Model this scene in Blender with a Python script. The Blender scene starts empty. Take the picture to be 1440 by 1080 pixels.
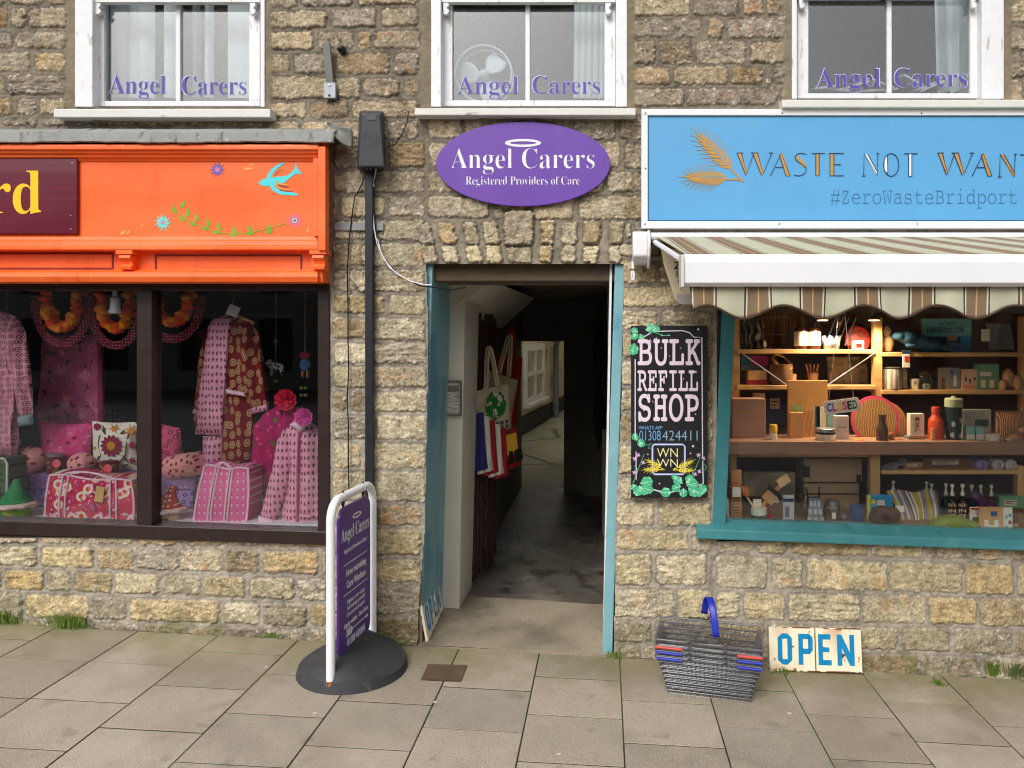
import bpy, bmesh, math, random
import numpy as np
from mathutils import Vector, Matrix
random.seed(7); rng = np.random.default_rng(11)
S = bpy.context.scene; COL = S.collection
R_ = math.radians
# ------------------------------------------------------------------ camera, sky, sun, exposure
FOC, DIST, VX, VY, HC = 1080.0, 4.0, 850.0, 478.0, 1.644
cd = bpy.data.cameras.new('camera'); cam = bpy.data.objects.new('camera', cd); COL.objects.link(cam)
cam.location = (0, -DIST, HC); cam.rotation_euler = (R_(90), 0, 0)
cd.sensor_width = 36; cd.lens = 27; cd.clip_start = .05; cd.clip_end = 400
cd.shift_x = -130/1440; cd.shift_y = -62/1440
S.camera = cam
W = bpy.data.worlds.new('World'); S.world = W; W.use_nodes = True
nt = W.node_tree; bg = nt.nodes['Background']
sky = nt.nodes.new('ShaderNodeTexSky'); sky.sky_type = 'NISHITA'; sky.sun_disc = False
sky.sun_elevation = R_(42); sky.sun_rotation = R_(200); sky.air_density = 1.2; sky.dust_density = 4; sky.ozone_density = 1
hs = nt.nodes.new('ShaderNodeHueSaturation'); hs.inputs['Saturation'].default_value = .22   # grey overcast day
nt.links.new(sky.outputs[0], hs.inputs['Color']); nt.links.new(hs.outputs[0], bg.inputs[0]); bg.inputs[1].default_value = .15
sl = bpy.data.lights.new('sun', 'SUN'); sl.energy = 1.5; sl.angle = R_(24); sl.color = (1, .98, .955)
so = bpy.data.objects.new('sun', sl); COL.objects.link(so)
so.rotation_euler = (R_(48), 0, R_(-22))
S.view_settings.view_transform = 'Standard'; S.view_settings.look = 'None'
S.view_settings.exposure = 0.15; S.view_settings.gamma = 1
S.cycles.max_bounces = 8; S.cycles.transparent_max_bounces = 16
S.cycles.use_denoising = True; S.cycles.denoising_input_passes = 'RGB_ALBEDO_NORMAL'; S.cycles.denoising_prefilter = 'FAST'; S.cycles.filter_width = 1.15; S.cycles.sample_clamp_indirect = 4

# ------------------------------------------------------------------ helpers
def lin(r, g, b):
    f = lambda u: (u/255/12.92 if u/255 <= .04045 else ((u/255+.055)/1.055)**2.4)
    return (f(r), f(g), f(b))
def sc(Y): return (DIST+Y)/FOC                       # metres per photo pixel at that depth
def P(px, py, Y=0.): s = sc(Y); return Vector(((px-VX)*s, Y, HC+(VY-py)*s))
def gz(x): return -.055*x                             # the street falls to the right
def G(px, py):                                        # photo pixel -> point on the pavement
    s = HC/((py-VY)-.055*(px-VX)); return Vector(((px-VX)*s, s*FOC-DIST, gz((px-VX)*s)))
def RX(px0, py0, px1, py1, Y):
    a, b = P(px0, py0, Y), P(px1, py1, Y); return a.x, b.x, b.z, a.z
def sstep(a, b, x): t = np.clip((x-a)/(b-a), 0, 1); return t*t*(3-2*t)

def nodes(m): return m.node_tree.nodes, m.node_tree.links
MATS = {}
def M(name, col, rough=.6, var=.12, scale=9., bump=.0, bscale=70., metal=0., spec=.4, col2=None, amt=.5, stretch=(1,1,1), coat=0.):
    if name in MATS: return MATS[name]
    m = bpy.data.materials.new(name); m.use_nodes = True; n, l = nodes(m); b = n['Principled BSDF']
    b.inputs['Roughness'].default_value = rough; b.inputs['Metallic'].default_value = metal
    b.inputs['Specular IOR Level'].default_value = spec; b.inputs['Coat Weight'].default_value = coat
    tc = n.new('ShaderNodeTexCoord'); mp = n.new('ShaderNodeMapping'); mp.inputs['Scale'].default_value = stretch
    l.new(tc.outputs['Object'], mp.inputs[0])
    nz = n.new('ShaderNodeTexNoise'); nz.inputs['Scale'].default_value = scale; nz.inputs['Detail'].default_value = 6; nz.inputs['Roughness'].default_value = .65
    l.new(mp.outputs[0], nz.inputs[0])
    rp = n.new('ShaderNodeValToRGB'); e = rp.color_ramp.elements
    lo = [c*(1-var) for c in col]; hi = [min(1, c*(1+var)) for c in col] if col2 is None else col2
    e[0].position = .5-amt*.5; e[1].position = .5+amt*.5; e[0].color = (*lo, 1); e[1].color = (*hi, 1)
    l.new(nz.outputs['Fac'], rp.inputs[0]); l.new(rp.outputs[0], b.inputs['Base Color'])
    mr = n.new('ShaderNodeMapRange'); mr.inputs[3].default_value = max(.02, rough-.12); mr.inputs[4].default_value = min(1, rough+.12)
    l.new(nz.outputs['Fac'], mr.inputs[0]); l.new(mr.outputs[0], b.inputs['Roughness'])
    if bump:
        n2 = n.new('ShaderNodeTexNoise'); n2.inputs['Scale'].default_value = bscale; n2.inputs['Detail'].default_value = 5
        l.new(mp.outputs[0], n2.inputs[0])
        bp = n.new('ShaderNodeBump'); bp.inputs['Strength'].default_value = bump; bp.inputs['Distance'].default_value = .01
        l.new(n2.outputs['Fac'], bp.inputs['Height']); l.new(bp.outputs[0], b.inputs['Normal'])
    MATS[name] = m; return m

def layer(m, col, scale, lo, hi, detail=3., kind='noise', stretch=(1,1,1), stop=1.0, off=(0,0,0), flat2=False):
    """mix another procedural pattern over the base colour of a material"""
    n, l = nodes(m); b = n['Principled BSDF']
    src = b.inputs['Base Color'].links[0].from_socket
    tc = n.new('ShaderNodeTexCoord'); mp = n.new('ShaderNodeMapping'); mp.inputs['Scale'].default_value = stretch; mp.inputs['Location'].default_value = off
    l.new(tc.outputs['Object'], mp.inputs[0])
    if kind == 'noise':
        t = n.new('ShaderNodeTexNoise'); t.inputs['Scale'].default_value = scale; t.inputs['Detail'].default_value = detail; out = t.outputs['Fac']
    elif kind == 'wave':
        t = n.new('ShaderNodeTexWave'); t.inputs['Scale'].default_value = scale; t.inputs['Distortion'].default_value = detail; t.bands_direction = 'X'; out = t.outputs['Fac']
    else:
        t = n.new('ShaderNodeTexVoronoi'); t.inputs['Scale'].default_value = scale; t.inputs['Randomness'].default_value = detail
        if flat2: t.voronoi_dimensions = '2D'; mp.inputs['Rotation'].default_value = (math.pi/2, 0, 0)
        t.feature = 'DISTANCE_TO_EDGE' if kind == 'edge' else 'F1'; out = t.outputs['Distance']
    l.new(mp.outputs[0], t.inputs[0])
    r = n.new('ShaderNodeMapRange'); r.inputs[1].default_value = lo; r.inputs[2].default_value = hi; r.inputs[4].default_value = stop
    l.new(out, r.inputs[0])
    mx = n.new('ShaderNodeMix'); mx.data_type = 'RGBA'; mx.inputs['B'].default_value = (*col, 1)
    l.new(r.outputs[0], mx.inputs['Factor']); l.new(src, mx.inputs['A']); l.new(mx.outputs['Result'], b.inputs['Base Color'])
    return m

class MB:
    def __init__(s): s.v = []; s.f = []; s.m = []; s.cur = 0
    def add(s, vs, fs):
        k = len(s.v); s.v += [tuple(v) for v in vs]; s.f += [tuple(k+i for i in f) for f in fs]; s.m += [s.cur]*len(fs); return s
    def box(s, x0, x1, y0, y1, z0, z1):
        return s.add([(x0,y0,z0),(x1,y0,z0),(x1,y1,z0),(x0,y1,z0),(x0,y0,z1),(x1,y0,z1),(x1,y1,z1),(x0,y1,z1)],
                     [(0,3,2,1),(4,5,6,7),(0,1,5,4),(1,2,6,5),(2,3,7,6),(3,0,4,7)])
    def pb(s, px0, py0, px1, py1, Y0, Y1):              # box whose front (at depth Y0) covers that photo rectangle
        x0, x1, z0, z1 = RX(px0, py0, px1, py1, Y0); return s.box(x0, x1, Y0, Y1, z0, z1)
    def obox(s, c, ax, ay, az):                          # centre and three half axes
        c, ax, ay, az = map(Vector, (c, ax, ay, az))
        vs = [c+i*ax+j*ay+k*az for k in (-1,1) for i, j in ((-1,-1),(1,-1),(1,1),(-1,1))]
        return s.add(vs, [(0,3,2,1),(4,5,6,7),(0,1,5,4),(1,2,6,5),(2,3,7,6),(3,0,4,7)])
    def prism(s, pts, y0, y1):                           # polygon in (x,z), extruded along y
        n = len(pts); vs = [(x,y0,z) for x,z in pts]+[(x,y1,z) for x,z in pts]
        return s.add(vs, [tuple(range(n)), tuple(range(2*n-1,n-1,-1))]+[(i,i+n,(i+1)%n+n,(i+1)%n) for i in range(n)])
    def pprism(s, pp, Y0, Y1): return s.prism([(P(a,b,Y0).x, P(a,b,Y0).z) for a,b in pp], Y0, Y1)
    def prismx(s, pts, x0, x1):                          # profile in (y,z), extruded along x
        n = len(pts); vs = [(x0,y,z) for y,z in pts]+[(x1,y,z) for y,z in pts]
        return s.add(vs, [tuple(range(n-1,-1,-1)), tuple(range(n,2*n))]+[(i,(i+1)%n,(i+1)%n+n,i+n) for i in range(n)])
    def tube(s, pts, r, n=8, cap=True):
        pts = [Vector(p) for p in pts]; rs = r if isinstance(r, (list, tuple)) else [r]*len(pts); k = len(s.v); vs = []
        up = None
        for i, p in enumerate(pts):
            d = (pts[min(i+1, len(pts)-1)]-pts[max(i-1, 0)]).normalized()
            if up is None: up = d.orthogonal().normalized()
            up = (up-d*up.dot(d)); up = up.normalized() if up.length > 1e-6 else d.orthogonal().normalized()
            w = d.cross(up)
            for j in range(n):
                a = 2*math.pi*j/n; vs.append(p+rs[i]*(math.cos(a)*up+math.sin(a)*w))
        fs = [(i*n+j, i*n+(j+1)%n, (i+1)*n+(j+1)%n, (i+1)*n+j) for i in range(len(pts)-1) for j in range(n)]
        if cap: fs += [tuple(range(n-1,-1,-1)), tuple(range((len(pts)-1)*n, len(pts)*n))]
        return s.add(vs, fs)
    def lathe(s, c, prof, n=20, sx=1., sy=1.):           # profile (radius, height) about the vertical through c
        c = Vector(c); vs = [(c.x+r*sx*math.cos(2*math.pi*j/n), c.y+r*sy*math.sin(2*math.pi*j/n), c.z+z) for r, z in prof for j in range(n)]
        q = len(prof); fs = [(i*n+j, i*n+(j+1)%n, (i+1)*n+(j+1)%n, (i+1)*n+j) for i in range(q-1) for j in range(n)]
        return s.add(vs, fs+[tuple(range(n-1,-1,-1)), tuple(range((q-1)*n, q*n))])
    def ball(s, c, rx, ry, rz, n=16, q=10, f=None):
        pr = [(max(.001, math.sin(math.pi*i/q)), -math.cos(math.pi*i/q)) for i in range(q+1)]
        c = Vector(c); vs = []
        for r, z in pr:
            for j in range(n):
                a = 2*math.pi*j/n; w = f(a, z) if f else 1
                vs.append((c.x+rx*r*w*math.cos(a), c.y+ry*r*w*math.sin(a), c.z+rz*z*(w if f else 1)))
        return s.add(vs, [(i*n+j, i*n+(j+1)%n, (i+1)*n+(j+1)%n, (i+1)*n+j) for i in range(q) for j in range(n)])
    def surf(s, f, nu, nv):                              # f(u,v)->point
        vs = [f(i/nu, j/nv) for j in range(nv+1) for i in range(nu+1)]; w = nu+1
        return s.add(vs, [(j*w+i, j*w+i+1, (j+1)*w+i+1, (j+1)*w+i) for j in range(nv) for i in range(nu)])
    def build(s, name, mat, parent=None, bevel=0., smooth=False, sub=0, solid=0.):
        me = bpy.data.meshes.new(name); me.from_pydata(s.v, [], s.f)
        for q in (mat if isinstance(mat, (list, tuple)) else [mat]): me.materials.append(q)
        me.polygons.foreach_set('material_index', s.m)
        bm = bmesh.new(); bm.from_mesh(me); bmesh.ops.recalc_face_normals(bm, faces=bm.faces); bm.to_mesh(me); bm.free()
        if smooth:
            me.polygons.foreach_set('use_smooth', [True]*len(me.polygons))
            if smooth != 'all': me.set_sharp_from_angle(angle=R_(40))
        o = bpy.data.objects.new(name, me); COL.objects.link(o)
        if parent: o.parent = parent
        if solid: q = o.modifiers.new('s', 'SOLIDIFY'); q.thickness = solid
        if bevel: q = o.modifiers.new('b', 'BEVEL'); q.width = bevel; q.segments = 2; q.limit_method = 'ANGLE'
        if sub: q = o.modifiers.new('u', 'SUBSURF'); q.levels = q.render_levels = sub
        return o
def tag(o, label, cat, group=None):
    o['label'] = label; o['category'] = cat
    if group: o['group'] = group
    return o
def thing(name, label, cat, group=None):
    o = bpy.data.objects.new(name, None); COL.objects.link(o); o.empty_display_size = .1
    return tag(o, label, cat, group)
def kind(o, k): o['kind'] = k; return o
def mathtext(s, up, lo, dg=None):
    r = ''
    for c in s:
        if 'A' <= c <= 'Z': r += chr(up+ord(c)-65)
        elif 'a' <= c <= 'z': r += chr(lo+ord(c)-97)
        elif dg and c.isdigit(): r += chr(dg+ord(c)-48)
        else: r += c
    return r
SERIF = lambda s: mathtext(s, 0x1D400, 0x1D41A, 0x1D7CE)
SLAB = lambda s: mathtext(s, 0x1D670, 0x1D68A, 0x1D7F6)
def text(body, box, mat, parent, Y=None, off=0., name='lettering', mtx=None, thick=.0012, fit='both', tilt=0.):
    """lettering mesh fitted into photo box (px0,py0,px1,py1) at depth Y, or into a local box with matrix mtx"""
    c = bpy.data.curves.new(name, 'FONT'); c.body = body; c.size = 1; c.offset = off; c.resolution_u = 4
    o = bpy.data.objects.new(name, c); COL.objects.link(o)
    dg = bpy.context.evaluated_depsgraph_get(); me = bpy.data.meshes.new_from_object(o.evaluated_get(dg))
    bpy.data.objects.remove(o); co = np.empty(len(me.vertices)*3); me.vertices.foreach_get('co', co); co = co.reshape(-1, 3)
    lo, hi = co.min(0), co.max(0)
    if mtx is None:
        x0, x1, z0, z1 = RX(*box, Y)
    else: x0, z0, x1, z1 = box
    sx = (x1-x0)/max(1e-6, hi[0]-lo[0]); sz = (z1-z0)/max(1e-6, hi[1]-lo[1])
    u = x0+(co[:, 0]-lo[0])*sx; w = z0+(co[:, 1]-lo[1])*sz+tilt*(co[:, 0]-lo[0])*sx
    if mtx is None: new = np.stack([u, np.full_like(u, Y), w], 1)
    else: new = np.array([mtx @ Vector((a, 0, b)) for a, b in zip(u, w)])
    me.vertices.foreach_set('co', new.ravel()); me.materials.clear(); me.materials.append(mat)
    me.name = name; me.polygons.foreach_set('use_smooth', [False]*len(me.polygons)); me.update()
    o = bpy.data.objects.new(name, me); COL.objects.link(o); o.parent = parent
    q = o.modifiers.new('s', 'SOLIDIFY'); q.thickness = thick; q.offset = 0
    return o
def arc(cx, cz, rx, rz, a0, a1, n): return [(cx+rx*math.cos(a0+(a1-a0)*i/n), cz+rz*math.sin(a0+(a1-a0)*i/n)) for i in range(n+1)]
def rrect(x0, x1, z0, z1, r, n=5):
    p = []
    for cx, cz, a in ((x1-r, z1-r, 0), (x0+r, z1-r, 90), (x0+r, z0+r, 180), (x1-r, z0+r, 270)):
        p += arc(cx, cz, r, r, R_(a), R_(a+90), n)
    return p

# ------------------------------------------------------------------ materials
white_paint = layer(M('white_paint', (.74,.74,.755), .45, .05, 14, .15, 40), (.42,.39,.34), 22, .61, .68, 7, stretch=(1.6,1,.35), stop=.75)
white_clean = M('white_clean', (.76,.76,.78), .35, .03, 6)
sill_paint = layer(M('sill_paint', (.66,.65,.61), .5, .07, 10, .15, 50), (.24,.22,.18), 16, .62, .69, 7, stretch=(.5,1,1), stop=.8)
orange = layer(M('orange_paint', lin(243,98,32), .42, .06, 5, .05, 25), lin(250,124,66), 3, .42, .7, 6, stop=.6, stretch=(.6,1,1.6))
layer(orange, lin(196,66,20), 5, .6, .78, 7, stop=.45, stretch=(3,1,.35)); layer(orange, lin(255,170,120), 40, .68, .72, 5, stop=.4)
orange_line = M('maroon_line', lin(120,22,22), .5, .1)
brown_frame = M('dark_brown_frame', lin(44,32,30), .35, .2, 12)
teal = layer(M('teal_paint', lin(62,128,134), .35, .08, 7, .06, 30), lin(90,160,168), 9, .62, .75, 5, stop=.35)
teal_old = layer(layer(M('worn_teal_paint', lin(124,172,180), .5, .1, 8, .1, 30), lin(58,120,160), 4, .55, .62, 6, stretch=(1,1,.5), stop=.5), lin(190,190,180), 20, .71, .74, 6, stretch=(1,1,.4))
cream_wall = layer(layer(M('cream_render', lin(205,199,184), .8, .06, 3, .15, 60), lin(150,142,128), 2.2, .58, .8, 5, stretch=(1,1,.4), stop=.5), lin(110,104,94), 30, .73, .76, 6)
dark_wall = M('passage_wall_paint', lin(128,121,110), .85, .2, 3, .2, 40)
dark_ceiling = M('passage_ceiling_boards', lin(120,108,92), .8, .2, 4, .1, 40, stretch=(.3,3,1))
timber_old = M('old_timber', lin(92,78,60), .8, .25, 8, .3, 40, stretch=(.3,1,4))
black_plastic = M('black_plastic', lin(46,48,54), .45, .1, 20)
black_soft = M('black_metal', lin(22,22,24), .4, .1, 20)
purple = layer(M('purple_sign', lin(104,66,160), .35, .04, 4), lin(122,90,172), 3, .62, .8, 4, stretch=(2,1,.5), stop=.5)
purple_dark = M('purple_panel', lin(82,48,132), .35, .06, 4)
blue_sign = layer(layer(M('blue_sign_paint', lin(90,160,208), .4, .03, 2.5), lin(126,184,220), 1.8, .55, .8, 5, stop=.5), lin(76,148,200), 2.6, .55, .75, 3, stop=.5)
gold = M('gold_paint', lin(188,140,62), .5, .12, 30)
gold_yellow = M('yellow_paint', lin(250,192,20), .45, .05)
ink = M('dark_blue_ink', lin(34,58,88), .5, .05)
ink_pale = M('faded_blue_ink', lin(56,110,150), .5, .05)
maroon = layer(M('maroon_gloss', lin(96,18,40), .25, .08, 3, coat=.3), lin(126,50,70), 8, .6, .75, 3, stretch=(.3,1,5), stop=.4)
lead = layer(layer(M('lead_sheet', lin(140,142,140), .55, .18, 9, .3, 30), lin(84,82,74), 14, .58, .68, 6, stretch=(2,1,.5), stop=.8), lin(186,184,176), 24, .66, .72, 4)
white_pvc = M('white_metal', lin(226,226,228), .4, .03, 4)
tile_black = M('blackboard', lin(18,17,22), .6, .2, 30)
chalk = M('chalk_white', lin(226,208,222), .7, .1, 40)
chalk_green = layer(M('chalk_green', lin(70,176,128), .7, .15, 30), lin(160,225,190), 60, .55, .65, 3)
chalk_line = M('chalk_pale', lin(225,215,232), .7, .08, 40)
chalk_yellow = M('chalk_yellow', lin(226,208,70), .7, .1, 40)
chalk_blue = M('chalk_blue', lin(116,170,216), .7, .1, 40)
chalk_pink = M('chalk_pink', lin(204,160,200), .7, .1, 40)
steel = M('galvanised_wire', lin(128,128,132), .42, .25, 60, metal=.7)
steel_pl = M('steel_plate', lin(176,178,180), .35, .15, 40, metal=.8)
rusty = M('rust', lin(150,84,36), .8, .4, 60)
enamel = layer(layer(M('cream_enamel', lin(236,226,198), .3, .05, 6), lin(196,150,96), 7, .54, .72, 6, stop=.6), lin(110,66,34), 22, .64, .69, 6)
enamel_blue = layer(M('blue_enamel', lin(18,132,184), .3, .08, 10), lin(130,190,210), 40, .69, .72, 5)
pine = layer(M('pine_wood', lin(206,162,104), .55, .12, 6, .05, 30, stretch=(.4,2,2)), lin(150,100,56), 3.5, .6, .72, 4, stretch=(.6,3,5), stop=.5)
grass_m = M('grass_blades', lin(72,104,34), .6, .35, 30, col2=lin(126,148,62))
weathered = M('weathered_wood', lin(120,104,92), .6, .15, 8, stretch=(.3,2,3))

def glass_mat(name, base=.09, tint=(1,1,1), rough=.0):
    m = bpy.data.materials.new(name); m.use_nodes = True; n, l = nodes(m); n.remove(n['Principled BSDF'])
    out = n['Material Output']; tr = n.new('ShaderNodeBsdfTransparent'); tr.inputs[0].default_value = (*tint, 1)
    gl = n.new('ShaderNodeBsdfGlossy'); gl.inputs['Roughness'].default_value = rough; gl.inputs[0].default_value = (1,1,1,1)
    fr = n.new('ShaderNodeFresnel'); fr.inputs[0].default_value = 1.45
    mr = n.new('ShaderNodeMapRange'); mr.inputs[1].default_value = .034; mr.inputs[2].default_value = 1; mr.inputs[3].default_value = base; mr.inputs[4].default_value = 1
    nz = n.new('ShaderNodeTexNoise'); nz.inputs['Scale'].default_value = 1.6; bp = n.new('ShaderNodeBump'); bp.inputs['Strength'].default_value = .05; bp.inputs['Distance'].default_value = .02
    tc = n.new('ShaderNodeTexCoord'); l.new(tc.outputs['Object'], nz.inputs[0]); l.new(nz.outputs['Fac'], bp.inputs['Height']); l.new(bp.outputs[0], gl.inputs['Normal'])
    mx = n.new('ShaderNodeMixShader'); l.new(fr.outputs[0], mr.inputs[0]); l.new(mr.outputs[0], mx.inputs[0]); l.new(tr.outputs[0], mx.inputs[1]); l.new(gl.outputs[0], mx.inputs[2]); l.new(mx.outputs[0], out.inputs[0])
    return m
glass_up = glass_mat('window_glass_upper', .085, (.93,.95,.96))
glass_shop = glass_mat('shop_glass', .042, (.98,.99,.99))
glass_clear = glass_mat('clear_jar_glass', .12, (.9,.93,.92))

# ------------------------------------------------------------------ the stone building: coursed rubble wall as one height field
bld = thing('stone_building', 'coursed tan rubble stone building with sash windows above two shops and a passage', 'building')
RES = .005
gx = np.arange(-3.75, 2.85, RES); gzz = np.arange(-.28, 4.25, RES); NX, NZ = len(gx), len(gzz)
PXg = (gx*270+850)[None, :].repeat(NZ, 0); PYg = (478-(gzz-HC)*270)[:, None].repeat(NX, 1)
def fnoise(scale, ax=1., az=1., p=1.6):               # band limited noise, scale in metres
    kx = np.fft.fftfreq(NX, RES)[None, :]*ax; kz = np.fft.fftfreq(NZ, RES)[:, None]*az; k = np.sqrt(kx**2+kz**2)*scale
    a = np.fft.fft2(rng.standard_normal((NZ, NX)))*np.where(k < .05, 0, 1/(1+k**2)**p)
    a = np.real(np.fft.ifft2(a)); return a/a.std()
n_low, n_mid, n_fine = fnoise(.12), fnoise(.035), fnoise(.012, p=1.)
n_str = fnoise(.03, 2.6, .7); n_edge = fnoise(.02); n_tint = fnoise(.25); n_tint2 = fnoise(.05); n_och = fnoise(.09)
hgt = -.001+.0010*n_mid+.0006*n_fine
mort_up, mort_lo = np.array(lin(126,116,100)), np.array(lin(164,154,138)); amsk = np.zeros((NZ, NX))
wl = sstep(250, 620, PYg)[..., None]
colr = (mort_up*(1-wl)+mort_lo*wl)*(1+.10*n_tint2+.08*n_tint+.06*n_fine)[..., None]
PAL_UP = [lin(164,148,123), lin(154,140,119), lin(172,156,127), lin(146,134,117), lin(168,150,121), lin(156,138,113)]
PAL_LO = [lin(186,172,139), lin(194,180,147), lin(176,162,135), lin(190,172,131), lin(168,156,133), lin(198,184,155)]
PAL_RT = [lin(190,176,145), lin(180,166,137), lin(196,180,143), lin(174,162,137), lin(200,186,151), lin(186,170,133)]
def stone(q, pal=None, hs=None, mort=3.0):
    """q: four photo-pixel corners TL, TR, BR, BL"""
    global hgt, colr, amsk
    (ax, ay), (bx, by), (cx, cy), (dx, dy) = q
    x0, x1 = min(ax, dx)-4, max(bx, cx)+4; y0, y1 = min(ay, by)-4, max(cy, dy)+4
    i0, i1 = np.searchsorted(PXg[0], [x0, x1]); j1, j0 = NZ-np.searchsorted(-PYg[::-1, 0]*-1, [y0, y1])
    i0, i1, j0, j1 = max(i0, 0), min(i1, NX), max(j0, 0), min(j1, NZ)
    if i1-i0 < 3 or j1-j0 < 3: return
    sl_ = (slice(j0, j1), slice(i0, i1)); x, y = PXg[sl_], PYg[sl_]
    t = np.clip((y-min(ay, by))/max(1, (max(cy, dy)-min(ay, by))), 0, 1)
    dl = x-(ax+(dx-ax)*t); dr = (bx+(cx-bx)*t)-x
    u = np.clip((x-min(ax, dx))/max(1, (max(bx, cx)-min(ax, dx))), 0, 1)
    dt = y-(ay+(by-ay)*u); db = (dy+(cy-dy)*u)-y
    mx, mz = np.minimum(dl, dr)-mort*random.uniform(.8, 1.6), np.minimum(dt, db)-mort*random.uniform(.8, 1.4)
    r = random.uniform(3, 7); d = r-np.sqrt(np.maximum(r-mx, 0)**2+np.maximum(r-mz, 0)**2)
    d = d+n_edge[sl_]*.75+n_mid[sl_]*.45
    hs = hs or random.uniform(.002, .0075); tiltx, tiltz = random.uniform(-.004, .004), random.uniform(-.003, .003)
    a_ = sstep(-.4, 1.7, d); gr_ = sstep(-3.2, -1.2, d)*(1-sstep(-.6, 1.2, d))*random.uniform(.5, 1); strat = random.random()**1.5
    rel = .0009*n_low[sl_]+.0012*n_mid[sl_]+.0026*strat*n_str[sl_]+.0013*n_fine[sl_]
    hh = hs+rel+tiltx*(u-.5)*2+tiltz*(t-.5)*2
    hgt[sl_] = (hgt[sl_]-.003*gr_)*(1-a_)+hh*a_
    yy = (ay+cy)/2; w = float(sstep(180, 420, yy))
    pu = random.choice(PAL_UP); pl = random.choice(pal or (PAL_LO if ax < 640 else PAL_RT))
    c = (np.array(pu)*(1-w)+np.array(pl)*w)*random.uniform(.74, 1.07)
    if random.random() < .2: c = c*np.array([1.0,.90,.74])*random.uniform(.82, 1)
    elif random.random() < .15: c = c*np.array([.84,.86,.90])
    dirt = float(sstep(850, 905, yy))*random.uniform(.15, .7)
    c = c*(1-dirt*.75)+np.array(lin(96,88,78))*dirt*.6
    cc = c*(1+.13*n_tint2[sl_]+.07*n_tint[sl_]+.13*n_fine[sl_])[..., None]
    och = (sstep(.8, 2.2, n_och[sl_])*random.random()**2*.55)[..., None]; cc = cc*(1-och)+np.array(lin(190,132,70))*och*(.75+.25*w)
    drk = (sstep(.9, 2., -n_str[sl_])*.45*strat+sstep(1.1, 2.1, -n_mid[sl_])*.35)[..., None]; cc = cc*(1-drk)+np.array(lin(82,74,64))*drk
    pale = (sstep(1.1, 2.2, n_edge[sl_]+.4*n_mid[sl_])*.5*(1-sstep(4, 14, d)))[..., None]; cc = cc*(1-pale)+np.array(lin(226,216,196))*pale
    amsk[sl_] = amsk[sl_]*(1-a_)+a_; cm = colr[sl_]*(1-.38*gr_[..., None]); colr[sl_] = cm*(1-a_[..., None])+cc*a_[..., None]
def courses(x0, x1, bl, br, joints, **k):
    """boundaries down the two ends of a zone and the x of the upright joints in each course"""
    for i in range(len(bl)-1):
        js = [x0]+[j for j in joints[i] if x0 < j < x1]+[x1]
        for a, b in zip(js[:-1], js[1:]):
            f = lambda e, x: e[0]+(e[1]-e[0])*(x-x0)/(x1-x0)
            T, B = (bl[i], br[i]), (bl[i+1], br[i+1]); j = random.uniform(-1.5, 1.5)
            stone([(a, f(T, a)+j), (b, f(T, b)-j), (b, f(B, b)), (a, f(B, a))], **k)
def rj(x0, x1, lo=45, hi=105):
    r = []; x = x0+random.uniform(20, hi)
    while x < x1-25: r.append(x); x += random.uniform(lo, hi)
    return r
UPB = [-540,-500,-462,-425,-390,-352,-315,-280,-243,-207,-170,-134,-98,-62,-25]
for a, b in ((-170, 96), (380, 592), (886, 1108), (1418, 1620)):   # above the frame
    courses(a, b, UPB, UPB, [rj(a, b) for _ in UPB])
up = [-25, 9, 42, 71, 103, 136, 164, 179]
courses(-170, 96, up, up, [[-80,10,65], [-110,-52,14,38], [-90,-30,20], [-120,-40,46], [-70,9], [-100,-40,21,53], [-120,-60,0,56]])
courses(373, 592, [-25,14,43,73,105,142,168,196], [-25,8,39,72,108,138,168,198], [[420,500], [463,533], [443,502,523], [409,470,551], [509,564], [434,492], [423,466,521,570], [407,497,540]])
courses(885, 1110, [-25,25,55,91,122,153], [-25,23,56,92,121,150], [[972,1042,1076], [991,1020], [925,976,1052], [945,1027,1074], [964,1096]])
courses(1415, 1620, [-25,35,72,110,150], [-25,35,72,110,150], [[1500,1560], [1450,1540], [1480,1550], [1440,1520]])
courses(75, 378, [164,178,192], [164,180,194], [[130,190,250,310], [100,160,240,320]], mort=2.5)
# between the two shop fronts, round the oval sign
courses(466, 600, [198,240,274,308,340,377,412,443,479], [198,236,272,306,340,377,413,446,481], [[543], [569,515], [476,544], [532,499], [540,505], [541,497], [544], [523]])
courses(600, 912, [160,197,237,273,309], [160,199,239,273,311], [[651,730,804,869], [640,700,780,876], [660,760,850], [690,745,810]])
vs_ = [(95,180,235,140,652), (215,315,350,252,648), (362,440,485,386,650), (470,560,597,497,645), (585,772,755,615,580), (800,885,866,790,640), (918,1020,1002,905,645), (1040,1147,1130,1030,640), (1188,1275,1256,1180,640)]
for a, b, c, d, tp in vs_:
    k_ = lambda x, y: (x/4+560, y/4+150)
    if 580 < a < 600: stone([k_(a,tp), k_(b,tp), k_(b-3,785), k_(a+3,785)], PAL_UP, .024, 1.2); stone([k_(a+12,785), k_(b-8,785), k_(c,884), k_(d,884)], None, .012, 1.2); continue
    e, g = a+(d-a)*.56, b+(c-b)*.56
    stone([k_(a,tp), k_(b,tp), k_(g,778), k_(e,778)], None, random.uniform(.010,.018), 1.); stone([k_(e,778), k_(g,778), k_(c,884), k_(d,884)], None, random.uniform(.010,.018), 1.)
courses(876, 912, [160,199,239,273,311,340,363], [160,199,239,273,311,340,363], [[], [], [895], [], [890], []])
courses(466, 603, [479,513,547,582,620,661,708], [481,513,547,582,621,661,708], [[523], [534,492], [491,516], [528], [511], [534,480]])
courses(466, 594, [708,741,783,820,863,905], [708,741,783,822,866,912], [[530], [546,500], [520], [544,505], [515]])
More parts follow.
